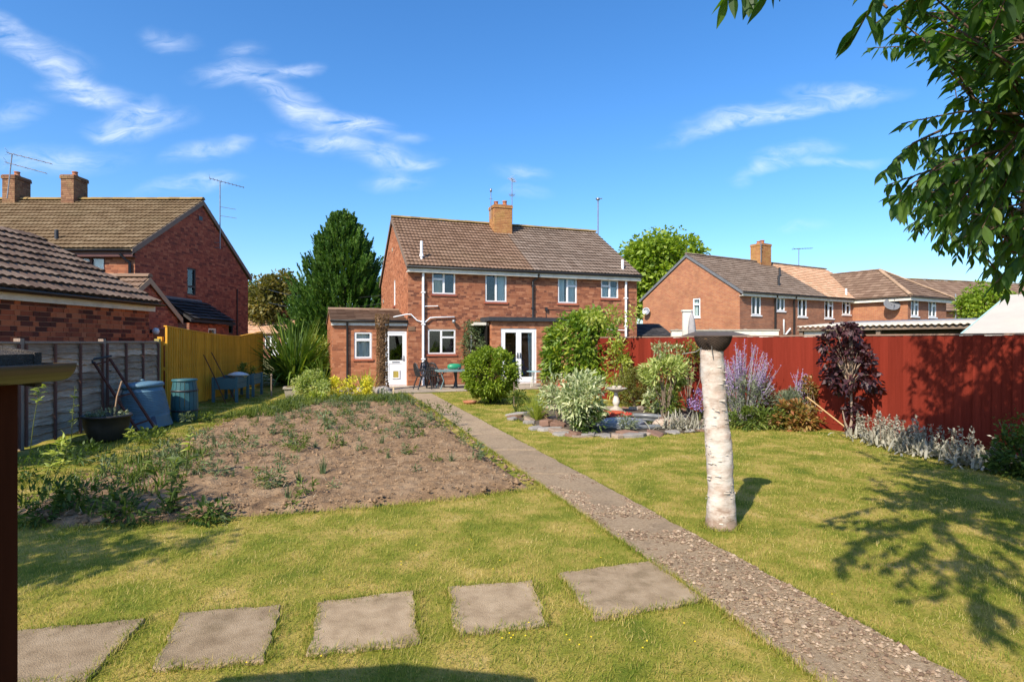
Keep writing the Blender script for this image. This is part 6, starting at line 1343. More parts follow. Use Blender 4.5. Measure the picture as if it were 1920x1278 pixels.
mb = MB(); mb.lathe([(0, .118), (.11, .112), (.14, .10)], n=16, jitter=.05)
mb.build('soil', mat('dry compost', (.16, .11, .075), (.1, .07, .05), scale=30, rough=1), bk)
C = rg.normal(0, .06, (60, 3)); C[:, 2] = .112; dd_ = unit(rg.normal(size=(60, 3)) + np.array([0, 0, .35])); V, F = leaf_tris(C, dd_, perp(dd_, rg), .05, .012, .2, .2); obj('dead_leaves', mesh_np('dead_leaves', V, F, LM['ivy']), bk)
bw_ = MB(); bw_.tube([(-.10, -.04, .05), (-.16, 0, .0), (-.28, .02, -.02)], .0035, 4); bw_.tube([(-.06, -.125, .14), (-.05, -.115, .02), (-.035, -.108, -.06)], .004, 4); bw_.build('wire', M_aerial, bk)

# ------------------------------------------------------------------ the shed corner at the left edge
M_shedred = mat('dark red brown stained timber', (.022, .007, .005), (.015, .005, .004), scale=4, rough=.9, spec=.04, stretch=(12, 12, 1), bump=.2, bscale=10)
M_felt = mat('mineral roof felt', (.14, .12, .10), (.07, .06, .052), scale=50, rough=1, spec=.05, bump=.8, bscale=300)
M_brownpl = mat('brown plastic gutter', (.065, .040, .016), (.048, .029, .011), rough=.35, spec=.5)
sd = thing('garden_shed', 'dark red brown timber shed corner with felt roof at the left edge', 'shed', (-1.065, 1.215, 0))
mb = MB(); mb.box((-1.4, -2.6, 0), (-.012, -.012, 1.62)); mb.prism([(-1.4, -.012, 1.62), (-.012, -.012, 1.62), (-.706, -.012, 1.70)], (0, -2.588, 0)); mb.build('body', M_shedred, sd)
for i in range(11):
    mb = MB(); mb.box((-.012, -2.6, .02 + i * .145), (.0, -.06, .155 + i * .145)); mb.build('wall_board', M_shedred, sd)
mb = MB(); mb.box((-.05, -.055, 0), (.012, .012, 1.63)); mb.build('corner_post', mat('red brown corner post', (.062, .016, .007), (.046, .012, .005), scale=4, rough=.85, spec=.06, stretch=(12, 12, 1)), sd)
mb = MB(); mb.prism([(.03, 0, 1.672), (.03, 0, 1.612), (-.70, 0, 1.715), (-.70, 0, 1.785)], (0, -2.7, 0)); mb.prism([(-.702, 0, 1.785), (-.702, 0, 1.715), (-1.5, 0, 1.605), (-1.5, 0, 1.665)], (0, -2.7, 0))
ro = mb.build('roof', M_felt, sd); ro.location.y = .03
for (xa, za, xb, zb) in ((.033, 1.675, -.70, 1.791), (-.70, 1.791, -1.5, 1.67)):
    mb = MB(); mb.prism([(xa, .031, za), (xa, .031, za - .075), (xb, .031, zb - .085), (xb, .031, zb)], (0, .018, 0)); mb.build('verge_trim', M_felt, sd)
mb = MB(); half_gutter(mb, (.062, -2.7, 1.652), (.062, .06, 1.652), .040, 12)
k_ = 12; vs = [(.062, .06, 1.652)] + [(.062 + math.cos(math.pi * k / k_) * .040, .06, 1.652 - math.sin(math.pi * k / k_) * .040) for k in range(k_ + 1)]; mb.add(vs, [(0, k + 1, k + 2) for k in range(k_)]); mb.build('gutter', M_brownpl, sd)
for y in (-.8,):
    mb = MB(); pts = [(.062 + math.cos(math.pi * k / 10) * .047, 1.652 - math.sin(math.pi * k / 10) * .047) for k in range(11)]
    for y_ in (y,): mb.tube([(x, y_, z) for x, z in pts], .006, 5)
    mb.build('gutter_bracket', M_black, sd)

# ------------------------------------------------------------------ things along the left fence
M_bluebin = mat('blue grey plastic', (.105, .20, .27), (.08, .16, .22), scale=2, rough=.45, spec=.4, dirt=(.10, .12, .10), dscale=2.5, damt=.5)
M_tealpl = mat('dark teal plastic', (.035, .12, .135), (.03, .095, .11), scale=3, rough=.45, spec=.4, dirt=(.06, .07, .05), dscale=4, damt=.5)
cb = thing('compost_bin', 'large blue grey ribbed compost bin with lid, leaning slightly', 'compost bin', (-7.28, 11.45, 0)); cb.rotation_euler = (0, math.radians(-4), .2)
prof = []
for i in range(15):
    z = .24 + i * .032; r = .455 - .13 * z / .9; prof += [(r + .002, z), (r + .020, z + .012), (r, z + .024)]
mb = MB(); mb.lathe([(.47, 0), (.47, .03), (.425, .2), (.435, .235)] + prof + [(.345, .74), (.335, .80), (.0, .80)], n=30); mb.build('body', M_bluebin, cb)
mb = MB(); mb.lathe([(.345, .79), (.372, .79), (.375, .84), (.34, .87), (.12, .90), (0, .905)], n=30); mb.build('lid', M_bluebin, cb)
mb = MB(); mb.lathe([(.03, .9), (.05, .93), (.0, .95)], n=10); mb.build('lid_knob', M_bluebin, cb)
mb = MB(); mb.prism([(-.06, -.47, .03), (.33, -.37, .03), (.29, -.33, .225), (-.06, -.43, .225)], (.006, .03, 0)); mb.build('hatch', mat('slate blue hatch', (.06, .085, .13), (.05, .07, .11), rough=.5), cb)
mb = MB(); mb.box((-.30, -.26, .66), (-.17, -.21, .69)); mb.build('handle', M_black, cb)
b2 = thing('water_butt', 'dark teal slatted barrel bin behind the blue compost bin', 'barrel', (-7.02, 12.35, 0)); mb = MB()
for k in range(18):
    a0, a1 = 2 * math.pi * k / 18 + .02, 2 * math.pi * (k + 1) / 18 - .02; vs = []
    for (r, z) in ((.235, 0), (.265, .3), (.255, .6), (.225, .84)): vs += [(r * math.cos(a0), r * math.sin(a0), z), (r * math.cos(a1), r * math.sin(a1), z), (r * .93 * math.cos(a1), r * .93 * math.sin(a1), z), (r * .93 * math.cos(a0), r * .93 * math.sin(a0), z)]
    fs = [(4 * j + i, 4 * j + (i + 1) % 4, 4 * j + 4 + (i + 1) % 4, 4 * j + 4 + i) for j in range(3) for i in range(4)] + [(12, 13, 14, 15), (3, 2, 1, 0)]; MB().add(vs, fs).build('stave', M_tealpl, b2)
for z, r in ((.2, .262), (.62, .258)): MB().lathe([(r, z), (r + .006, z + .004), (r + .006, z + .035), (r, z + .04)], n=24, cap=False).build('hoop', M_black, b2)
MB().lathe([(.24, .84), (.25, .86), (.24, .885), (0, .90)], n=24).build('lid', M_tealpl, b2)
M_pot = mat('black plastic tub', (.022, .019, .018), (.03, .027, .025), rough=.5, spec=.4, dirt=(.09, .08, .07), dscale=5, damt=.3)
tub = thing('planter_tub', 'wide black round planter tub by the grey fence', 'planter', (-6.93, 9.85, 0))
MB().lathe([(0, 0), (.20, 0), (.24, .03), (.33, .25), (.345, .40), (.375, .405), (.38, .44), (.355, .445), (.33, .38), (0, .37)], n=28).build('pot', M_pot, tub)
MB().lathe([(0, .385), (.2, .39), (.33, .375)], n=18, jitter=.03).build('soil', M_soil, tub)
rg = np.random.default_rng(8); P, out, cc = clumped(420, (0, 0, .42), (.26, .26, .07), 20, .04, rg); foliage('foliage', tub, LM['sage'], P, out, .07, .03, rg, .3, .5)
cane = obj('garden_cane', MB().tube([(0, 0, 0), (.05, .0, .35), (.12, .02, .62)], .012, 6).mesh('garden_cane', mat('pale cane', (.42, .28, .18), (.32, .2, .12), rough=.7)), None, (-6.84, 9.9, .39)); tag(cane, 'short pale stick standing in the black planter tub', 'cane')
M_rust = mat('rusty brown iron', (.115, .045, .03), (.07, .028, .02), scale=18, rough=.85, bump=.4, bscale=60)
rf_ = thing('rusty_frame', 'rusty brown iron frame leaning on the grey fence beside the black tub', 'frame', (-7.0, 10.55, 0)); A0, A1 = Vector((.18, .0, .0)), Vector((-.88, .30, 1.30)); off_ = Vector((.12, .26, .06))
for nm, o_ in (('side_bar', Vector()), ('side_bar', off_)): MB().bar(A0 + o_, A1 + o_, .035, .035).build(nm, M_rust, rf_)
for f in (.12, .5, .97): MB().bar(A0.lerp(A1, f), A0.lerp(A1, f) + off_, .025).build('cross_bar', M_rust, rf_)
MB().tube([A1 + Vector((-.0, -.03, -.02)), A1 + Vector((-.03, .0, .05)), A1 + off_ + Vector((0, .05, .05))], .02, 6).build('handle', M_black, rf_)
# troughs
M_trough = mat('grey teal painted timber', (.07, .14, .155), (.055, .11, .125), scale=5, rough=.7, stretch=(2, 12, 12), dirt=(.10, .10, .08), dscale=3, damt=.4)
def trough(label, loc, L, fill):
    t = thing('manger_trough', label, 'planter', (loc[0], loc[1], 0), ya, 'teal planter troughs by the honey fence'); h0, h1 = .36, .68
    for s, w in ((-1, .28), (1, .28)):
        for k in range(2): MB().box((-L / 2, s * w - .012, h0 + .005 + k * .16), (L / 2, s * w + .012, h0 + .155 + k * .16)).build('side_board', M_trough, t)
    for x in (-L / 2 + .012, L / 2 - .012): MB().box((x - .012, -.268, h0 + .005), (x + .012, .268, h1 - .01)).build('end_board', M_trough, t)
    MB().box((-L / 2 + .03, -.26, h0), (L / 2 - .03, .26, h0 + .02)).build('base_board', M_trough, t)
    for sx in (-1, 1):
        for sy in (-1, 1): MB().box((sx * L / 2 - .035, sy * .30 - .035, 0), (sx * L / 2 + .035, sy * .30 + .035, h1 + .02)).build('leg', M_trough, t)
    MB().box((-L / 2 + .03, -.262, h1 - .1), (L / 2 - .03, .262, h1 - .06)).build('soil', M_soil, t)
    if fill:
        rg = np.random.default_rng(7); P, out, cc = clumped(420, (0, 0, h1 + .12), (L * .35, .16, .2), 20, .05, rg); foliage('foliage', t, LM['weed'], P, out, .11, .025, rg, .5, .5, strip=True)
    return t
trough('teal timber trough on legs holding a white tray, nearer one', (-8.02, 16.45), 1.05, False)
trough('teal timber trough on legs with green plants growing, farther one', (-8.25, 17.95), .95, True)
wt = MB(); wt.lathe([(0, .0), (.20, .0), (.26, .06), (.28, .065), (.24, .10), (.1, .15), (0, .16)], n=20, sx=1.1, sy=.8); tag(wt.build('tray', mat('dull white plastic', (.55, .56, .56), (.45, .46, .46), rough=.5), None, (-7.96, 16.75, .645)), 'upturned dull white plastic tray lying on the nearer teal trough', 'tray')
for lb, a, b in (('left one of two brown canes leaning on the honey fence', (-7.72, 15.55, 0), (-8.43, 15.75, 1.32)), ('right one of two brown canes leaning on the honey fence', (-7.65, 15.95, 0), (-8.48, 16.25, 1.38))):
    m_ = MB().tube([a, ((a[0] + b[0]) / 2 + .02, (a[1] + b[1]) / 2, (a[2] + b[2]) / 2), b], .014, 5).mesh('garden_cane', M_rust); tag(obj('garden_cane', m_), lb, 'cane')
sp_ = thing('stone_planter', 'small pale square stone planter at the far left of the bed', 'planter', (-6.5, 17.0, 0), .3)
mb = MB(); mb.add([(-.15, -.15, 0), (.15, -.15, 0), (.15, .15, 0), (-.15, .15, 0), (-.2, -.2, .30), (.2, -.2, .30), (.2, .2, .30), (-.2, .2, .30)], [(0, 3, 2, 1), (0, 1, 5, 4), (1, 2, 6, 5), (2, 3, 7, 6), (3, 0, 4, 7), (4, 5, 6, 7)]); mb.box((-.23, -.23, .30), (.23, .23, .35)); mb.build('pot', M_stone, sp_)
MB().lathe([(0, .38), (.12, .37), (.19, .352)], n=12).build('soil', M_soil, sp_)
so = thing('garden_stake', 'thin weathered stake with a ball top before the sword-leaved plant', 'stake', (-7.35, 17.6, 0)); MB().tube([(0, 0, 0), (0, 0, .62)], .022, 6).build('shaft', M_twig, so); MB().lathe([(0, 0), (.035, .02), (.04, .05), (.0, .09)], (0, 0, .62), 8).build('finial', M_twig, so)
lbk = MB().box((-.022, -.01, 0), (.022, .01, .30)).mesh('plant_label', mat('pale stake', (.55, .42, .26), (.45, .33, .2))); tag(obj('plant_label', lbk, None, (-3.55, 17.25, .02)), 'short pale wooden marker stake at the head of the bed', 'stake')
def boulder(name, label, p, r, m, seed, parent=None, cat='stone', flat=.7):
    rg = np.random.default_rng(seed); mb = MB(); n = 12; prof = [(.05, 0), (.8, .02), (1.0, .25), (.95, .55), (.7, .85), (.3, .98), (.01, 1.0)]; vs = []
    w = rg.uniform(.8, 1.2, n)
    for (q, z) in prof:
        for k in range(n): a = 2 * math.pi * k / n; vs.append((q * r * w[k] * math.cos(a) * rg.uniform(.94, 1.06), q * r * w[k] * math.sin(a) * .8, z * r * flat * rg.uniform(.95, 1.05)))
    mb.add(vs, [(j * n + k, j * n + (k + 1) % n, (j + 1) * n + (k + 1) % n, (j + 1) * n + k) for j in range(6) for k in range(n)], True); o = mb.build(name, m, parent, p)
    if label: tag(o, label, cat)
    return o
M_rock = mat('grey boulder', (.34, .30, .26), (.22, .2, .18), scale=6, rough=.9, bump=.5)
boulder('boulder', 'rounded grey stone at the foot of the dry ivy column', (-4.1, 18.3, 0), .26, M_rock, 1, flat=1.0)
boulder('boulder', 'flat grey stone between the bed and the back door', (-3.85, 17.95, 0), .24, M_rock, 2, flat=.6)

# ------------------------------------------------------------------ patio furniture
def cast_chair(label, loc, rz):
    t = thing('cast_chair', label, 'chair', loc, rz, 'black ornate patio chairs')
    mb = MB(); mb.lathe([(0, .42), (.21, .42), (.225, .435), (.21, .45), (0, .448)], n=18); mb.build('seat', M_black, t)
    mb = MB(); mb.tube([(-.19, .19, .44), (-.22, .25, .66), (-.13, .30, .86), (0, .31, .90), (.13, .30, .86), (.22, .25, .66), (.19, .19, .44)], .024, 6)
    for x in (-.12, -.06, 0, .06, .12): mb.tube([(x, .20, .44), (x * 1.25, .265, .66), (x * .75, .305, .87)], .017, 5)
    for z, y, w in ((.58, .232, .20), (.70, .268, .20)): mb.tube([(-w, y, z), (0, y + .01, z + .05), (w, y, z)], .018, 5)
    for k in range(4): mb.tube([(.07 * math.cos(a) + (-.09 + .06 * k), .262 + .02 * k * 0, .68 + .05 * math.sin(a)) for a in np.linspace(0, 6.28, 9)], .013, 4)
    mb.build('backrest', M_black, t)
    for s in (-1, 1):
        MB().tube([(s * .215, .22, .64), (s * .26, .05, .66), (s * .26, -.12, .65), (s * .23, -.17, .56), (s * .2, -.14, .44)], .022, 6).build('armrest', M_black, t)
        MB().tube([(s * .17, .15, .43), (s * .21, .22, .22), (s * .23, .28, .0)], .025, 6).build('leg', M_black, t)
        MB().tube([(s * .17, -.14, .43), (s * .22, -.20, .24), (s * .22, -.22, .0)], .025, 6).build('leg', M_black, t)
    return t
cast_chair('black ornate cast metal chair nearest the back door', (-3.08, 20.0, .035), math.radians(120))
cast_chair('black ornate cast metal chair tucked in beside the patio table', (-2.72, 20.55, .035), math.radians(160))
cast_chair('black ornate cast metal chair standing close to the house wall', (-3.02, 20.95, .035), math.radians(40))
M_tealglass = mat('frosted teal glass', (.24, .38, .39), (.2, .33, .34), rough=.2, spec=.5)
M_tblfr = mat('grey teal table frame', (.18, .27, .28), (.14, .22, .23), rough=.5)
tb = thing('patio_table', 'rectangular pale teal patio table in front of the kitchen window', 'table', (-2.0, 20.35, .035), TH)
MB().box((-.66, -.42, .632), (.66, .42, .66)).build('tabletop', M_tealglass, tb)
mb = MB(); mb.box((-.7, -.46, .60), (.7, -.421, .665)); mb.box((-.7, .421, .60), (.7, .46, .665)); mb.box((-.7, -.42, .60), (-.661, .42, .665)); mb.box((.661, -.42, .60), (.7, .42, .665)); mb.build('table_frame', M_tblfr, tb)
for sx in (-1, 1):
    for sy in (-1, 1): MB().tube([(sx * .62, sy * .38, 0), (sx * .5, sy * .34, .3), (sx * .62, sy * .40, .60)], .02, 6).build('leg', M_tblfr, tb)
MB().tube([(.0, 0, 0), (.02, 0, .3), (0, 0, .6)], [.09, .04, .07], 8).build('pedestal', M_black, tb)
gb = thing('green_bag', 'bright green plastic sack lying on the patio table', 'bag', (-2.06, 20.6, .697), TH); mb = MB(); mb.lathe([(0, .0), (.22, .01), (.27, .07), (.25, .14), (.16, .19), (0, .20)], n=18, sx=1.0, sy=.55, jitter=.04); mb.build('sack', mat('bright green plastic', (.02, .26, .12), (.018, .2, .1), rough=.4, spec=.5), gb)
MB().tube([(.2, 0, .15), (.28, .03, .18), (.33, .0, .13)], .025, 6).build('tied_neck', mat('darker green plastic', (.015, .18, .08), rough=.4), gb)
mb = MB(); mb.lathe([(0, 0), (.05, 0), (.055, .07), (.0, .08)], n=10); tag(mb.build('ashtray', M_black, None, (-1.85, 20.15, .697)), 'tiny black pot on the patio table edge', 'pot')
rt = thing('bistro_table', 'small round pale garden table beside the French doors', 'table', (.92, 20.9, .035))
MB().lathe([(0, .55), (.38, .55), (.40, .565), (.38, .58), (0, .58)], n=26).build('tabletop', M_tealglass, rt)
M_cream = mat('cream metal', (.55, .53, .46), (.45, .43, .37), rough=.5)
for k in range(4):
    a = .6 + k * math.pi / 2; MB().tube([(.2 * math.cos(a), .2 * math.sin(a), .55), (.24 * math.cos(a), .24 * math.sin(a), .3), (.30 * math.cos(a), .30 * math.sin(a), 0)], .018, 6).build('leg', M_cream, rt)
MB().tube([(.24 * math.cos(a), .24 * math.sin(a), .25) for a in np.linspace(0, 6.283, 17)], .010, 5).build('stretcher', M_cream, rt)
fc = thing('folding_chair', 'pale blue folding garden chair beside the round garden table', 'chair', (1.42, 20.3, .035), math.radians(70)); M_pblue = mat('pale blue fabric', (.38, .50, .56), (.32, .43, .5), rough=.8)
MB().box((-.2, -.2, .40), (.2, .2, .43)).build('seat', M_pblue, fc); mb = MB(); mb.prism([(-.2, .2, .46), (.2, .2, .46), (.2, .34, .88), (-.2, .34, .88)], (0, .02, 0)); mb.build('backrest', M_pblue, fc)
for s in (-1, 1):
    MB().bar((s * .22, .36, .92), (s * .22, -.22, 0), .025).build('leg', M_twig, fc); MB().bar((s * .225, -.2, .42), (s * .225, .26, 0), .025).build('leg', M_twig, fc); MB().bar((s * .23, -.2, .6), (s * .23, .27, .63), .03).build('armrest', M_twig, fc)
tp = thing('terracotta_pot', 'terracotta pot with grey green spiky plant at the patio edge', 'pot', (1.12, 19.2, 0)); MB().lathe([(0, 0), (.10, 0), (.14, .22), (.16, .225), (.16, .27), (.135, .27), (.12, .2), (0, .2)], n=20).build('pot', M_terra, tp)
rg = np.random.default_rng(4); n = 60; az = rg.uniform(0, 6.28, n); ti = np.abs(rg.normal(0, .5, n)); d = np.stack([np.cos(az) * np.sin(ti), np.sin(az) * np.sin(ti), np.cos(ti)], 1); s = np.stack([-np.sin(az), np.cos(az), 0 * az], 1); V, F = leaf_strips(np.tile([0, 0, .22], (n, 1)) + rg.normal(0, .03, (n, 3)) * [1, 1, 0], d, s, rg.uniform(.2, .42, n), .025, rg.uniform(0, .8, n)); obj('foliage', mesh_np('foliage', V, F, LM['sage']), tp)
tb2 = thing('red_tub', 'orange red tub tilted on its side before the glossy bush', 'tub', (1.55, 16.9, 0)); tb2.rotation_euler = (math.radians(62), 0, math.radians(-62)); tb2.location.z = .32
MB().lathe([(0, -.18), (.15, -.18), (.19, .10), (.215, .11), (.215, .13), (.18, .13), (.14, -.15), (0, -.15)], n=22).build('bowl', mat('orange red plastic', (.46, .06, .02), (.38, .045, .016), rough=.4, spec=.4), tb2)
bs = MB().tube([(0, 0, 0), (.0, 0, .66)], .012, 5).mesh('garden_cane', M_twig); tag(obj('garden_cane', bs, None, (.05, 14.6, 0)), 'thin cane standing on the lawn right of the clipped round shrub', 'cane')
dsk = thing('edging_dish', 'shallow tan dish on the lawn left of the clipped round shrub', 'dish', (-1.15, 15.7, 0)); MB().lathe([(0, .01), (.16, .01), (.2, .07), (.185, .07), (.15, .03), (0, .03)], n=20).build('bowl', M_terra, dsk)
hoe = thing('garden_hoe', 'wooden handled garden tool leaning on the red fence', 'garden tool', (6.0, 10.7, 0)); MB().tube([(.12, -.35, .05), (-.32, .38, .62)], .014, 6).build('handle', mat('tool handle', (.5, .33, .16), (.4, .26, .12), rough=.6), hoe); MB().tube([(.12, -.35, .05), (.15, -.41, .0), (.18, -.40, .06), (.17, -.36, .10)], .010, 5).build('head', M_rust, hoe)

# ------------------------------------------------------------------ pond with its stones, dish and birdbath
def blob(poly, z, k=4):
    """rounded outline through the corners"""
    out = []; n = len(poly)
    for i in range(n):
        p0, p1, p2, p3 = [Vector(poly[(i + j) % n]) for j in (-1, 0, 1, 2)]
        for s in range(k):
            t = s / k; out.append((.5 * ((2 * p1) + (p2 - p0) * t + (2 * p0 - 5 * p1 + 4 * p2 - p3) * t * t + (3 * p1 - p0 - 3 * p2 + p3) * t ** 3)))
    return [(p[0], p[1], z) for p in out]
pond = bpy.data.objects.new('pond', None); link(pond); tag(pond, kind='structure')
rp_ = blob(ROCK, .008); MB().add(rp_, [tuple(range(len(rp_)))[::-1]]).build('pond_bed', mat('dark damp soil', (.13, .10, .075), (.08, .065, .05), scale=8, rough=1, bump=.6), pond)
M_water, wn_, wl_2 = nt('pond water'); b_ = wn_.new('ShaderNodeBsdfPrincipled'); b_.inputs['Base Color'].default_value = (.012, .016, .014, 1); b_.inputs['Roughness'].default_value = .03; b_.inputs['Specular IOR Level'].default_value = .6
tz = wn_.new('ShaderNodeTexNoise'); tz.inputs['Scale'].default_value = 9; bz = wn_.new('ShaderNodeBump'); bz.inputs['Strength'].default_value = .08; wl_2.new(tz.outputs[0], bz.inputs['Height']); wl_2.new(bz.outputs[0], b_.inputs['Normal']); oz = wn_.new('ShaderNodeOutputMaterial'); wl_2.new(b_.outputs[0], oz.inputs['Surface'])
WP = [gnd(*p) for p in ((1120, 803), (1180, 806), (1250, 802), (1262, 790), (1215, 783), (1150, 783), (1110, 790))]; wp = blob(WP, .02); MB().add(wp, [tuple(range(len(wp)))[::-1]]).build('water', M_water, pond)
rim = blob(WP, .05, 6); MB().tube([Vector(p) for p in rim + rim[:1]], .05, 7).build('pond_liner', mat('grey pond liner', (.20, .21, .22), (.12, .125, .13), scale=5, rough=.35, spec=.5), pond)
rg = np.random.default_rng(77); SM = [mat('buff paving stone', (.40, .31, .24), (.28, .21, .16), scale=6, rough=.9, bump=.4, rand=.2), mat('grey rockery stone', (.33, .30, .27), (.22, .2, .18), scale=6, rough=.9, bump=.4, rand=.2), mat('red brown stone', (.27, .16, .115), (.2, .12, .085), scale=6, rough=.9, bump=.4, rand=.2)]
proto = []
for q in range(6):
    n = rg.integers(5, 8); a = np.sort(rg.uniform(0, 6.28, n)) * .3 + np.linspace(0, 6.28, n, endpoint=False) * .7; r = rg.uniform(.75, 1.15, n); mb = MB(); P0 = [(r[k] * math.cos(a[k]) * 1.25, r[k] * math.sin(a[k]) * .8) for k in range(n)]
    mb.add([(x, y, 0) for x, y in P0] + [(x * .98, y * .98, .8) for x, y in P0] + [(x * .86, y * .86, 1) for x, y in P0], [(i, (i + 1) % n, n + (i + 1) % n, n + i) for i in range(n)] + [(n + i, n + (i + 1) % n, 2 * n + (i + 1) % n, 2 * n + i) for i in range(n)] + [tuple(range(2 * n, 3 * n))]); proto.append([mb.mesh('stone', m_) for m_ in SM])
ring = blob(ROCK, 0, 5)
for i, p in enumerate(ring):
    s = rg.uniform(.10, .24); o = obj('stone', proto[i % 6][[0, 0, 1, 1, 1, 2][rg.integers(6)]], pond, (p[0] + rg.normal(0, .07), p[1] + rg.normal(.08, .07), -.01)); o.scale = (s, s * rg.uniform(.7, 1.2), rg.uniform(.03, .075)); o.rotation_euler = (rg.normal(0, .07), rg.normal(0, .07), rg.uniform(0, 6.28))
for i in range(34):
    x, y = in_area(1, ROCK, rg)[0]
    if inpoly(np.array([x]), np.array([y]), WP)[0]: continue
    s = rg.uniform(.08, .22); o = obj('stone', proto[i % 6][rg.integers(3)], pond, (x, y, rg.uniform(.0, .03))); o.scale = (s, s, rg.uniform(.04, .12)); o.rotation_euler = (rg.normal(0, .12), rg.normal(0, .12), rg.uniform(0, 6.28))
lb_ = boulder('pond_stone', 'large smooth blue grey slab at the back of the pond', (2.15, 11.35, .03), .46, mat('smooth blue grey stone', (.28, .31, .36), (.20, .22, .26), scale=3, rough=.35, spec=.5), 5, None, 'stone', .36)
boulder('pond_stone', 'knobbly tan rock at the right of the pond', (2.95, 11.25, .02), .2, SM[0], 6, None, 'stone', .8)
boulder('pond_stone', 'pale tan rock right of the knobbly one at the pond', (3.25, 11.6, .02), .2, SM[0], 7, None, 'stone', .7)
boulder('pond_stone', 'white rounded stone on the pond edge below the birdbath', (2.05, 12.2, .06), .1, M_stone, 8, None, 'stone', .7)
rd = thing('red_dish', 'shallow bright red dish on the stones behind the pond', 'dish', (2.12, 12.05, .05)); MB().lathe([(0, .02), (.32, .02), (.38, .12), (.40, .125), (.40, .14), (.36, .14), (.31, .05), (0, .05)], n=28).build('bowl', mat('bright red plastic', (.52, .045, .02), (.45, .035, .018), rough=.45, spec=.4), rd); MB().lathe([(.2, .141), (.24, .141), (.24, .17), (.2, .17)], (-.02, .05, 0), n=20).build('inner_ring', mat('orange red plastic rim', (.55, .1, .04), rough=.5), rd)
bb = thing('birdbath', 'pale stone birdbath on a baluster stem behind the pond', 'birdbath', (2.45, 13.55, 0)); MB().lathe([(0, 0), (.19, 0), (.19, .05), (.16, .08), (.13, .12), (.06, .16), (.05, .18)], n=22).build('base', M_stone, bb)
MB().lathe([(.05, .178), (.075, .22), (.085, .28), (.065, .36), (.04, .45), (.05, .50)], n=18).build('stem', mat('white washed stone', (.66, .60, .52), (.5, .45, .38), scale=9, rough=.85), bb); MB().lathe([(.05, .498), (.12, .52), (.24, .57), (.255, .60), (.235, .60), (.12, .55), (0, .545)], n=26).build('bowl', M_stone, bb)
for x, lb in ((-.06, 'left one of two little pale cups in the birdbath bowl'), (.07, 'right one of two little pale cups in the birdbath bowl')):
    c_ = MB().lathe([(0, 0), (.045, 0), (.05, .10), (.042, .10), (.04, .02), (0, .02)], n=14).mesh('cup', M_stone); tag(obj('cup', c_, None, (2.45 + x, 13.5, .552)), lb, 'cup')

# ------------------------------------------------------------------ beyond the red fence
M_sheet = mat('off white corrugated sheet', (.5, .45, .38), (.42, .37, .31), scale=3, rough=.6, dirt=(.35, .3, .22), dscale=2, damt=.5)
cpt = thing('carport', 'low lean-to behind the red fence with pale corrugated roof and dark interior', 'carport', (8.1, 16.25, 0), math.radians(-56)); LN = 4.1
vs, fs = [], []; n = 180
for k in range(n + 1):
    x = LN * k / n; w = .019 * math.sin(x / .14 * 6.283); vs += [(x, -.12, 2.10 + w), (x, 3.0, 2.30 + w), (x, -.12, 2.085 + w), (x, 3.0, 2.285 + w)]
for k in range(n): a = 4 * k; fs += [(a, a + 4, a + 5, a + 1), (a + 2, a + 3, a + 7, a + 6), (a, a + 2, a + 6, a + 4), (a + 1, a + 5, a + 7, a + 3)]
mb = MB(); mb.add(vs, fs, True); mb.build('roof_sheet', M_sheet, cpt); MB().box((-.02, -.06, 1.98), (LN + .02, -.0, 2.05)).build('beam', M_twig, cpt)
for x in (.05, LN / 2, LN - .05): MB().box((x - .05, -.0, 0), (x + .05, .09, 2.05)).build('post', M_twig, cpt)
MB().box((0, 2.6, 0), (LN, 2.66, 2.2)).build('back_wall', M_black, cpt); MB().box((-.03, 0.1, 0), (.03, 2.6, 2.03)).build('end_wall', M_whitepaint, cpt); MB().box((.12, .05, 0), (.75, .09, 1.97)).build('white_panel', M_whitepaint, cpt)
for k in range(9): MB().box((.8, .92, .9 + k * .12), (LN, .95, .985 + k * .12)).build('slat', mat('dark grey slat', (.10, .10, .095), (.06, .06, .06), rough=.5) if k == 0 else bpy.data.materials['dark grey slat'], cpt)
M_pale = mat('pale fibre cement', (.47, .44, .38), (.41, .38, .33), scale=2, rough=.85, dirt=(.5, .45, .36), dscale=1.5, damt=.4)
ps_ = thing('pale_roofed_shed', 'shed with plain pale sloping roof behind the red fence at the right', 'shed', (8.62, 11.0, 0), math.radians(-60)); mb = MB()
mb.prism([(0, -.1, 1.82), (0, 2.0, 2.66), (0, 2.0, 2.60), (0, -.1, 1.76)], (6.5, 0, 0)); mb.prism([(0, 2.002, 2.66), (0, 4.1, 1.82), (0, 4.1, 1.76), (0, 2.002, 2.60)], (6.5, 0, 0)); mb.build('roof', M_pale, ps_)
M_tq = mat('pale turquoise trim', (.40, .58, .55), (.34, .5, .48), rough=.5)
mb = MB(); mb.prism([(-.025, -.1, 1.70), (-.025, -.1, 1.83), (-.025, 2.0, 2.67), (-.025, 2.0, 2.54)], (.022, 0, 0)); mb.prism([(-.025, 2.002, 2.54), (-.025, 2.002, 2.67), (-.025, 4.1, 1.83), (-.025, 4.1, 1.70)], (.022, 0, 0)); mb.build('verge_trim', M_tq, ps_)
mb = MB(); mb.box((.05, .05, 0), (6.4, 3.95, 1.75)); mb.prism([(.05, .05, 1.75), (.05, 2.0, 2.52), (.05, 3.95, 1.75)], (6.3, 0, 0)); mb.build('wall', M_twig, ps_)
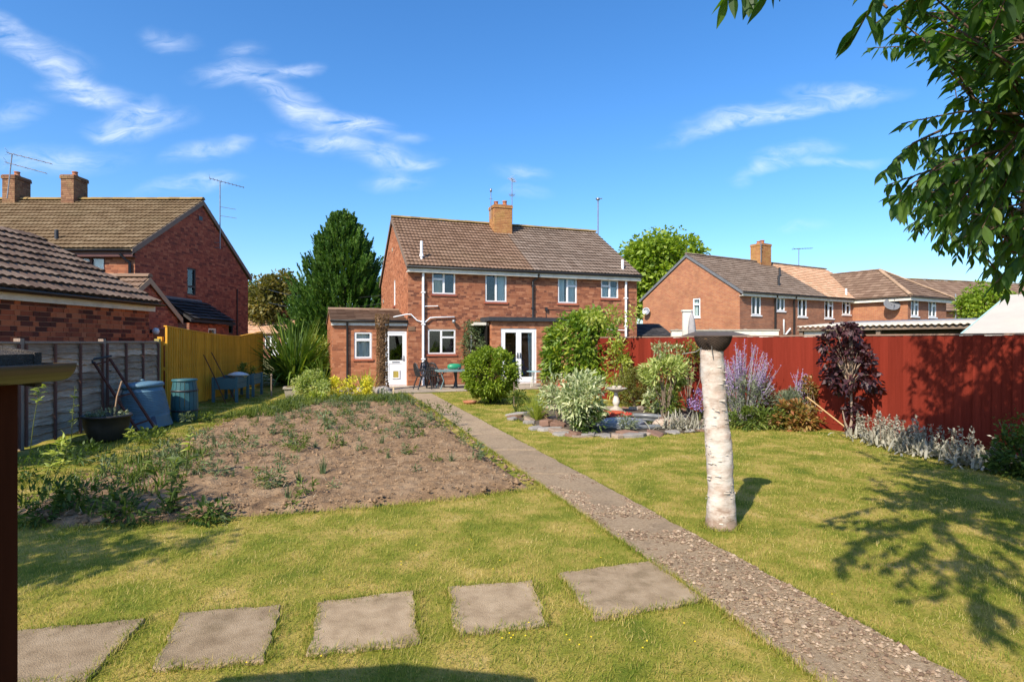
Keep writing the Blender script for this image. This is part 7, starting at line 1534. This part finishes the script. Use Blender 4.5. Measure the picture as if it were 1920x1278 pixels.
ds = thing('dark_roofed_hut', 'low hut behind the red fence with dark hipped roof, behind the birch post', 'hut', (5.22, 15.9, 0)); mb = MB(); vs = [(-.12, -.1, 1.84), (1.4, -.1, 1.84), (1.4, 1.6, 1.84), (-.12, 1.6, 1.84), (.05, .7, 1.97), (1.16, .7, 1.97)]; mb.add(vs, [(0, 1, 5, 4), (1, 2, 5), (2, 3, 4, 5), (3, 0, 4), (3, 2, 1, 0)]); mb.build('roof', mat('brown grey felt', (.11, .09, .08), (.075, .062, .056), rough=.95), ds); MB().box((0, 0, 0), (1.28, 1.5, 1.838)).build('wall', M_twig, ds)
pw = thing('garden_wall', 'pale rendered garden wall with flat top behind the dark roofed hut', 'wall', (5.6, 20.2, 0), math.radians(-6)); MB().box((0, 0, 0), (3.6, .2, 2.05)).build('render', M_whitepaint, pw); MB().box((-.03, -.03, 2.052), (3.63, .23, 2.10)).build('coping', M_stone, pw)
pa = thing('closed_parasol', 'closed grey garden parasol standing behind the red fence', 'parasol', (5.62, 18.0, 0)); MB().tube([(0, 0, 0), (0, 0, 2.65)], .025, 8).build('pole', M_greypl, pa)
mb = MB(); mb.lathe([(.09, 1.2), (.115, 1.6), (.115, 2.1), (.09, 2.35), (.05, 2.52), (.01, 2.6)], n=16, jitter=.08); mb.build('canopy', mat('grey parasol cloth', (.36, .34, .33), (.26, .25, .25), scale=8, rough=.9), pa)
wp_ = thing('white_post', 'square white post just left of the closed parasol', 'post', (5.72, 18.9, 0)); MB().box((-.12, -.06, 0), (.16, .06, 2.66)).build('shaft', M_whitepaint, wp_); MB().box((-.15, -.09, 2.662), (.19, .09, 2.72)).build('cap', M_whitepaint, wp_)
lt = thing('slate_outhouse', 'low dark slate roofed outhouse in the gap right of the main house', 'outhouse', (5.0, 25.4, 0), math.radians(8)); mb = MB(); mb.prism([(0, -.15, 1.9), (0, 1.6, 2.5), (0, 1.6, 2.42), (0, -.15, 1.82)], (2.2, 0, 0)); mb.prism([(0, 1.602, 2.5), (0, 3.3, 1.9), (0, 3.3, 1.82), (0, 1.602, 2.42)], (2.2, 0, 0)); lr = mb.build('roof', M_tile_dark, lt)
V, F = tile_field((0, -.17, 1.905), (1, 0, 0), unit(np.array([0, 1.75, .6])), 2.2, 1.85, .25, .2, rolls=0, nx=2, th=.02, brk=False); o = obj('roof_slate', mesh_np('roof_slate', V, F, M_tile_dark), lr); o['kind'] = 'stuff'
wall('wall', lt, (.05, 0, 0), (1, 0, 0), 2.1, 0, 1.88, [], M_brick_far2); wall('wall', lt, (2.15, 0, 0), (0, 1, 0), 3.2, 0, 1.88, [], M_brick_far2, gable=(1.88, 1.6, 2.42)); wall('wall', lt, (.05, 3.2, 0), (0, -1, 0), 3.2, 0, 1.88, [], M_brick_far2, gable=(1.88, 1.6, 2.42))
rl = thing('rail_fence', 'weathered post and rail fence before the slate outhouse', 'fence', (6.15, 21.5, 0), math.radians(-12))
for x in (0, 1.2, 2.4): MB().box((x - .05, -.05, 0), (x + .05, .05, 2.15)).build('post', M_greypost, rl)
for z in (1.3, 1.65, 1.98): MB().box((-.2, -.08, z), (2.6, -.052, z + .09)).build('rail', M_greypost, rl)
for lb, za, zb in (('upper dark cable sagging from the main house past the conifer', 3.95, 4.5), ('lower dark cable sagging from the main house past the conifer', 3.55, 3.5)):
    a, b = Vector(to_world(H1, (-.02, 7.4, za))), Vector((-19, 45, zb + 1.2)); pts = [a.lerp(b, t) - Vector((0, 0, 1.5 * t * (1 - t))) for t in np.linspace(0, 1, 14)]; m_ = MB().tube(pts, .016, 5).mesh('overhead_cable', M_black); tag(obj('overhead_cable', m_), lb, 'cable')
# white van by the bungalow
vn = thing('parked_van', 'white van parked in the gap beside the bungalow', 'van', (-17.1, 46.8, 0)); M_vw = mat('white paint', (.8, .8, .8), (.75, .75, .75), rough=.3, spec=.5)
mb = MB(); pr = [(-2.1, .35), (-2.1, 1.0), (-1.3, 1.15), (-.7, 2.05), (2.1, 2.12), (2.2, 1.9), (2.2, .35)]; mb.prism([(x, -.85, z) for x, z in pr], (0, 1.7, 0)); mb.build('body', M_vw, vn)
MB().prism([(-1.15, -.862, 1.2), (-.66, -.862, 1.92), (-.1, -.862, 1.92), (-.1, -.862, 1.2)], (0, .008, 0)).build('side_window', M_dark, vn)
for x in (-1.35, 1.4):
    for y in (-.87, .72): MB().tube([(x, y, .33), (x, y + .16, .33)], .33, 14).build('wheel', M_black, vn)

# ------------------------------------------------------------------ cherry tree overhead on the right, and a tree off to the left that shades the lawn
def region(X, Y):
    """leaves seen against the sky from the garden: the outline of the crown"""
    R1 = [(1590, 60), (1660, 20), (1720, -60), (2600, -60), (2600, 620), (1870, 560), (1845, 500), (1770, 470), (1690, 425), (1665, 385), (1650, 335), (1720, 345), (1700, 255), (1770, 250), (1790, 300), (1850, 290), (1830, 235), (1770, 205), (1800, 170), (1775, 130), (1700, 105), (1640, 100)]
    R2 = [(1345, -60), (1345, 0), (1385, 12), (1440, 0), (1455, -60)]
    return inpoly(X, Y, R1) | inpoly(X, Y, R2)
ch = thing('cherry_tree', 'cherry tree with large drooping leaves reaching in from the right', 'tree', (5.55, 3.9, 0)); rg = np.random.default_rng(200)
TB = np.array([5.55, 3.9, 0.]); hub = np.array([5.2, 3.9, 2.3])
T = []; tries = 0
ells = [((4.3, 4.3, 3.3), (2.7, 2.2, 1.9), 400), ((3.6, 2.4, 4.0), (2.4, 1.9, 1.0), 170), ((5.3, 6.2, 3.6), (1.5, 1.6, 2.0), 240), ((1.45, .55, 3.5), (1.4, 1.5, .45), 84)]
for (c, r, cnt) in ells:
    got = 0; guard = 0
    while got < cnt and guard < 60000:
        guard += 1; u = rg.normal(size=3); u /= np.linalg.norm(u); p = np.array(c) + u * np.array(r) * (.45 + .55 * rg.random() ** .5)
        if p[1] < .2: 
            T.append(p); got += 1; continue
        X, Y = 960 + 1080 * p[0] / p[1], 639 - 1080 * (p[2] - EYE) / p[1]
        mg = 30 * 3.5 / p[1]
        if -40 < Y < 1278 and X < 1960 and not region(np.array([X + 0.]), np.array([Y - 8.]))[0]: continue
        if Y > 560 and X < 2050: continue
        if p[2] < 1.9: continue
        # keep the open corner under the lowest branch clear
        if -40 < Y < 600 and X > 1880 and rg.random() < .15: continue
        T.append(p); got += 1
# the sprays that make the outline, tip first
OUT = [(1600, 75, 3.0), (1640, 45, 3.05), (1690, 40, 3.1), (1745, 55, 3.2), (1780, 110, 3.3), (1690, 232, 3.4), (1730, 262, 3.45), (1765, 275, 3.5), (1815, 300, 3.6), (1655, 325, 3.3), (1700, 350, 3.35), (1680, 385, 3.4), (1735, 380, 3.4), (1770, 420, 3.5), (1835, 440, 3.6), (1880, 470, 3.7), (1885, 515, 3.6), (1800, 180, 3.5), (1820, 215, 3.5), (1358, 2, 2.3), (1400, -8, 2.35), (1440, -14, 2.4), (1380, -25, 2.35), (1790, 345, 3.4), (1850, 380, 3.6), (1800, 400, 3.4)]
for (X, Y, D) in OUT: T.append(np.array([(X - 960) / 1080 * D, D, EYE + (639 - Y) / 1080 * D]))
T = np.array(T); bases, dirs, sides, Ls = [], [], [], []
mb = MB(); mb.tube([(0, 0, 0), (-.1, .02, 1.0), tuple(hub - TB), (-.9, .2, 3.3), (-1.2, .3, 4.4)], [.15, .13, .11, .08, .04], 10)
limbs = [np.array(q) for q in ((3.4, 3.3, 3.35), (3.9, 4.4, 2.75), (2.6, 2.3, 3.9), (5.2, 6.2, 3.4), (4.6, 5.2, 4.4), (3.6, 3.6, 2.55), (1.7, 1.9, 3.7), (4.2, 2.6, 4.3), (3.2, 3.5, 2.95))]
par = [hub, hub, limbs[0], hub, hub, hub, limbs[2], hub, limbs[5]]
for q, p0 in zip(limbs, par):
    md = p0 * .5 + q * .5 + rg.normal(0, .06, 3); mb.tube([tuple(p0 - TB), tuple(md - TB), tuple(q - TB)], [.05, .035, .016], 6, caps=False)
LN_ = np.array(limbs)
for p in T:
    j = np.argmin(np.linalg.norm(LN_ - p, axis=1) + .25 * np.maximum(0, LN_[:, 2] - p[2] - .2)); b = LN_[j]; v = p - b; L = np.linalg.norm(v)
    if L > .75: w_ = v / L + rg.normal(0, .22, 3) * np.array([1, 1, .4]); b = p - w_ / np.linalg.norm(w_) * .75
    md = b * .45 + p * .55 + np.array([0, 0, .05]); mb.tube([tuple(b - TB), tuple(md - TB), tuple(p - TB)], [.009, .006, .003], 4, caps=False)
    out = unit(np.array([p - b]))[0]; m = rg.integers(17, 25)
    for k in range(m):
        f = (.25 + .75 * (k + .5) / m); q = b * (1 - f) + p * f + np.array([0, 0, .05 * math.sin(f * 3.1)]); a = rg.uniform(0, 6.28); d = out * .7 + np.array([math.cos(a), math.sin(a), 0]) * .8 + np.array([0, 0, -.62]) + rg.normal(0, .18, 3); bases.append(q); dirs.append(d); Ls.append(rg.uniform(.10, .165))
mb.build('trunk', M_bark, ch)
Bq, Dq = np.array(bases), unit(np.array(dirs)); Sq = unit(np.cross(Dq, rg.normal(size=Dq.shape) * .35 + np.array([0, 0, 1.]))); Ls = np.array(Ls)
V, F = leaf_strips(Bq - TB, Dq, Sq, Ls, Ls * .33, rg.uniform(.5, 1.6, len(Bq)), .35, 6, [.10, .62, .95, 1.0, .78, .40, .02])
# the 300 leaves that show largest are leaves of their own, the rest one mass
Xs, Ys = Bq[:, 0] / np.maximum(Bq[:, 1], .1), (Bq[:, 2] - EYE) / np.maximum(Bq[:, 1], .1); shown = (Bq[:, 1] > .5) & (np.abs(Xs) < .88) & (Ys < .58); big_ = np.argsort(-np.where(shown, Ls / np.maximum(Bq[:, 1], .3), 0))[:300]
msk = np.ones(len(Bq), bool); msk[big_] = False; Vl = V.reshape(len(Bq), -1, 3); nq = len(F) // len(Bq); F0_ = F[:nq]
Vr = Vl[msk]; k_n = Vr.shape[1]; cr = obj('crown', mesh_np('crown', Vr.reshape(-1, 3), (F0_[None] + (np.arange(len(Vr)) * k_n)[:, None, None]).reshape(-1, 4), LM['cherry']), ch); cr['kind'] = 'stuff'
for i in big_: obj('leaf', mesh_np('leaf', Vl[i] - Vl[i][1], F0_, LM['cherry']), ch, tuple(float(q) for q in Vl[i][1]))

st = thing('garden_tree', 'leafy garden tree beside the shed, beyond the left edge of the view', 'tree', (-6.15, 1.0, 0)); rg = np.random.default_rng(210)
P, out, cc = clumped(5200, (-.1, .5, 3.1), (1.35, 1.25, 1.15), 64, .20, rg, .5); foliage('crown', st, LM['laurel'], P, out, .13, .07, rg, -.1, .6, strip=False, droop=.3)
mb = MB(); mb.tube([(0, 0, 0), (0, .1, 1.2), (-.1, .4, 2.6)], [.12, .10, .06], 8)
for q in cc[:24]: mb.tube([(-.02, .2, 1.6), tuple(np.array([-.05, .3, 2.0]) * .5 + q * .5), tuple(q)], [.035, .02, .006], 5, caps=False)
mb.build('trunk', M_bark, st)
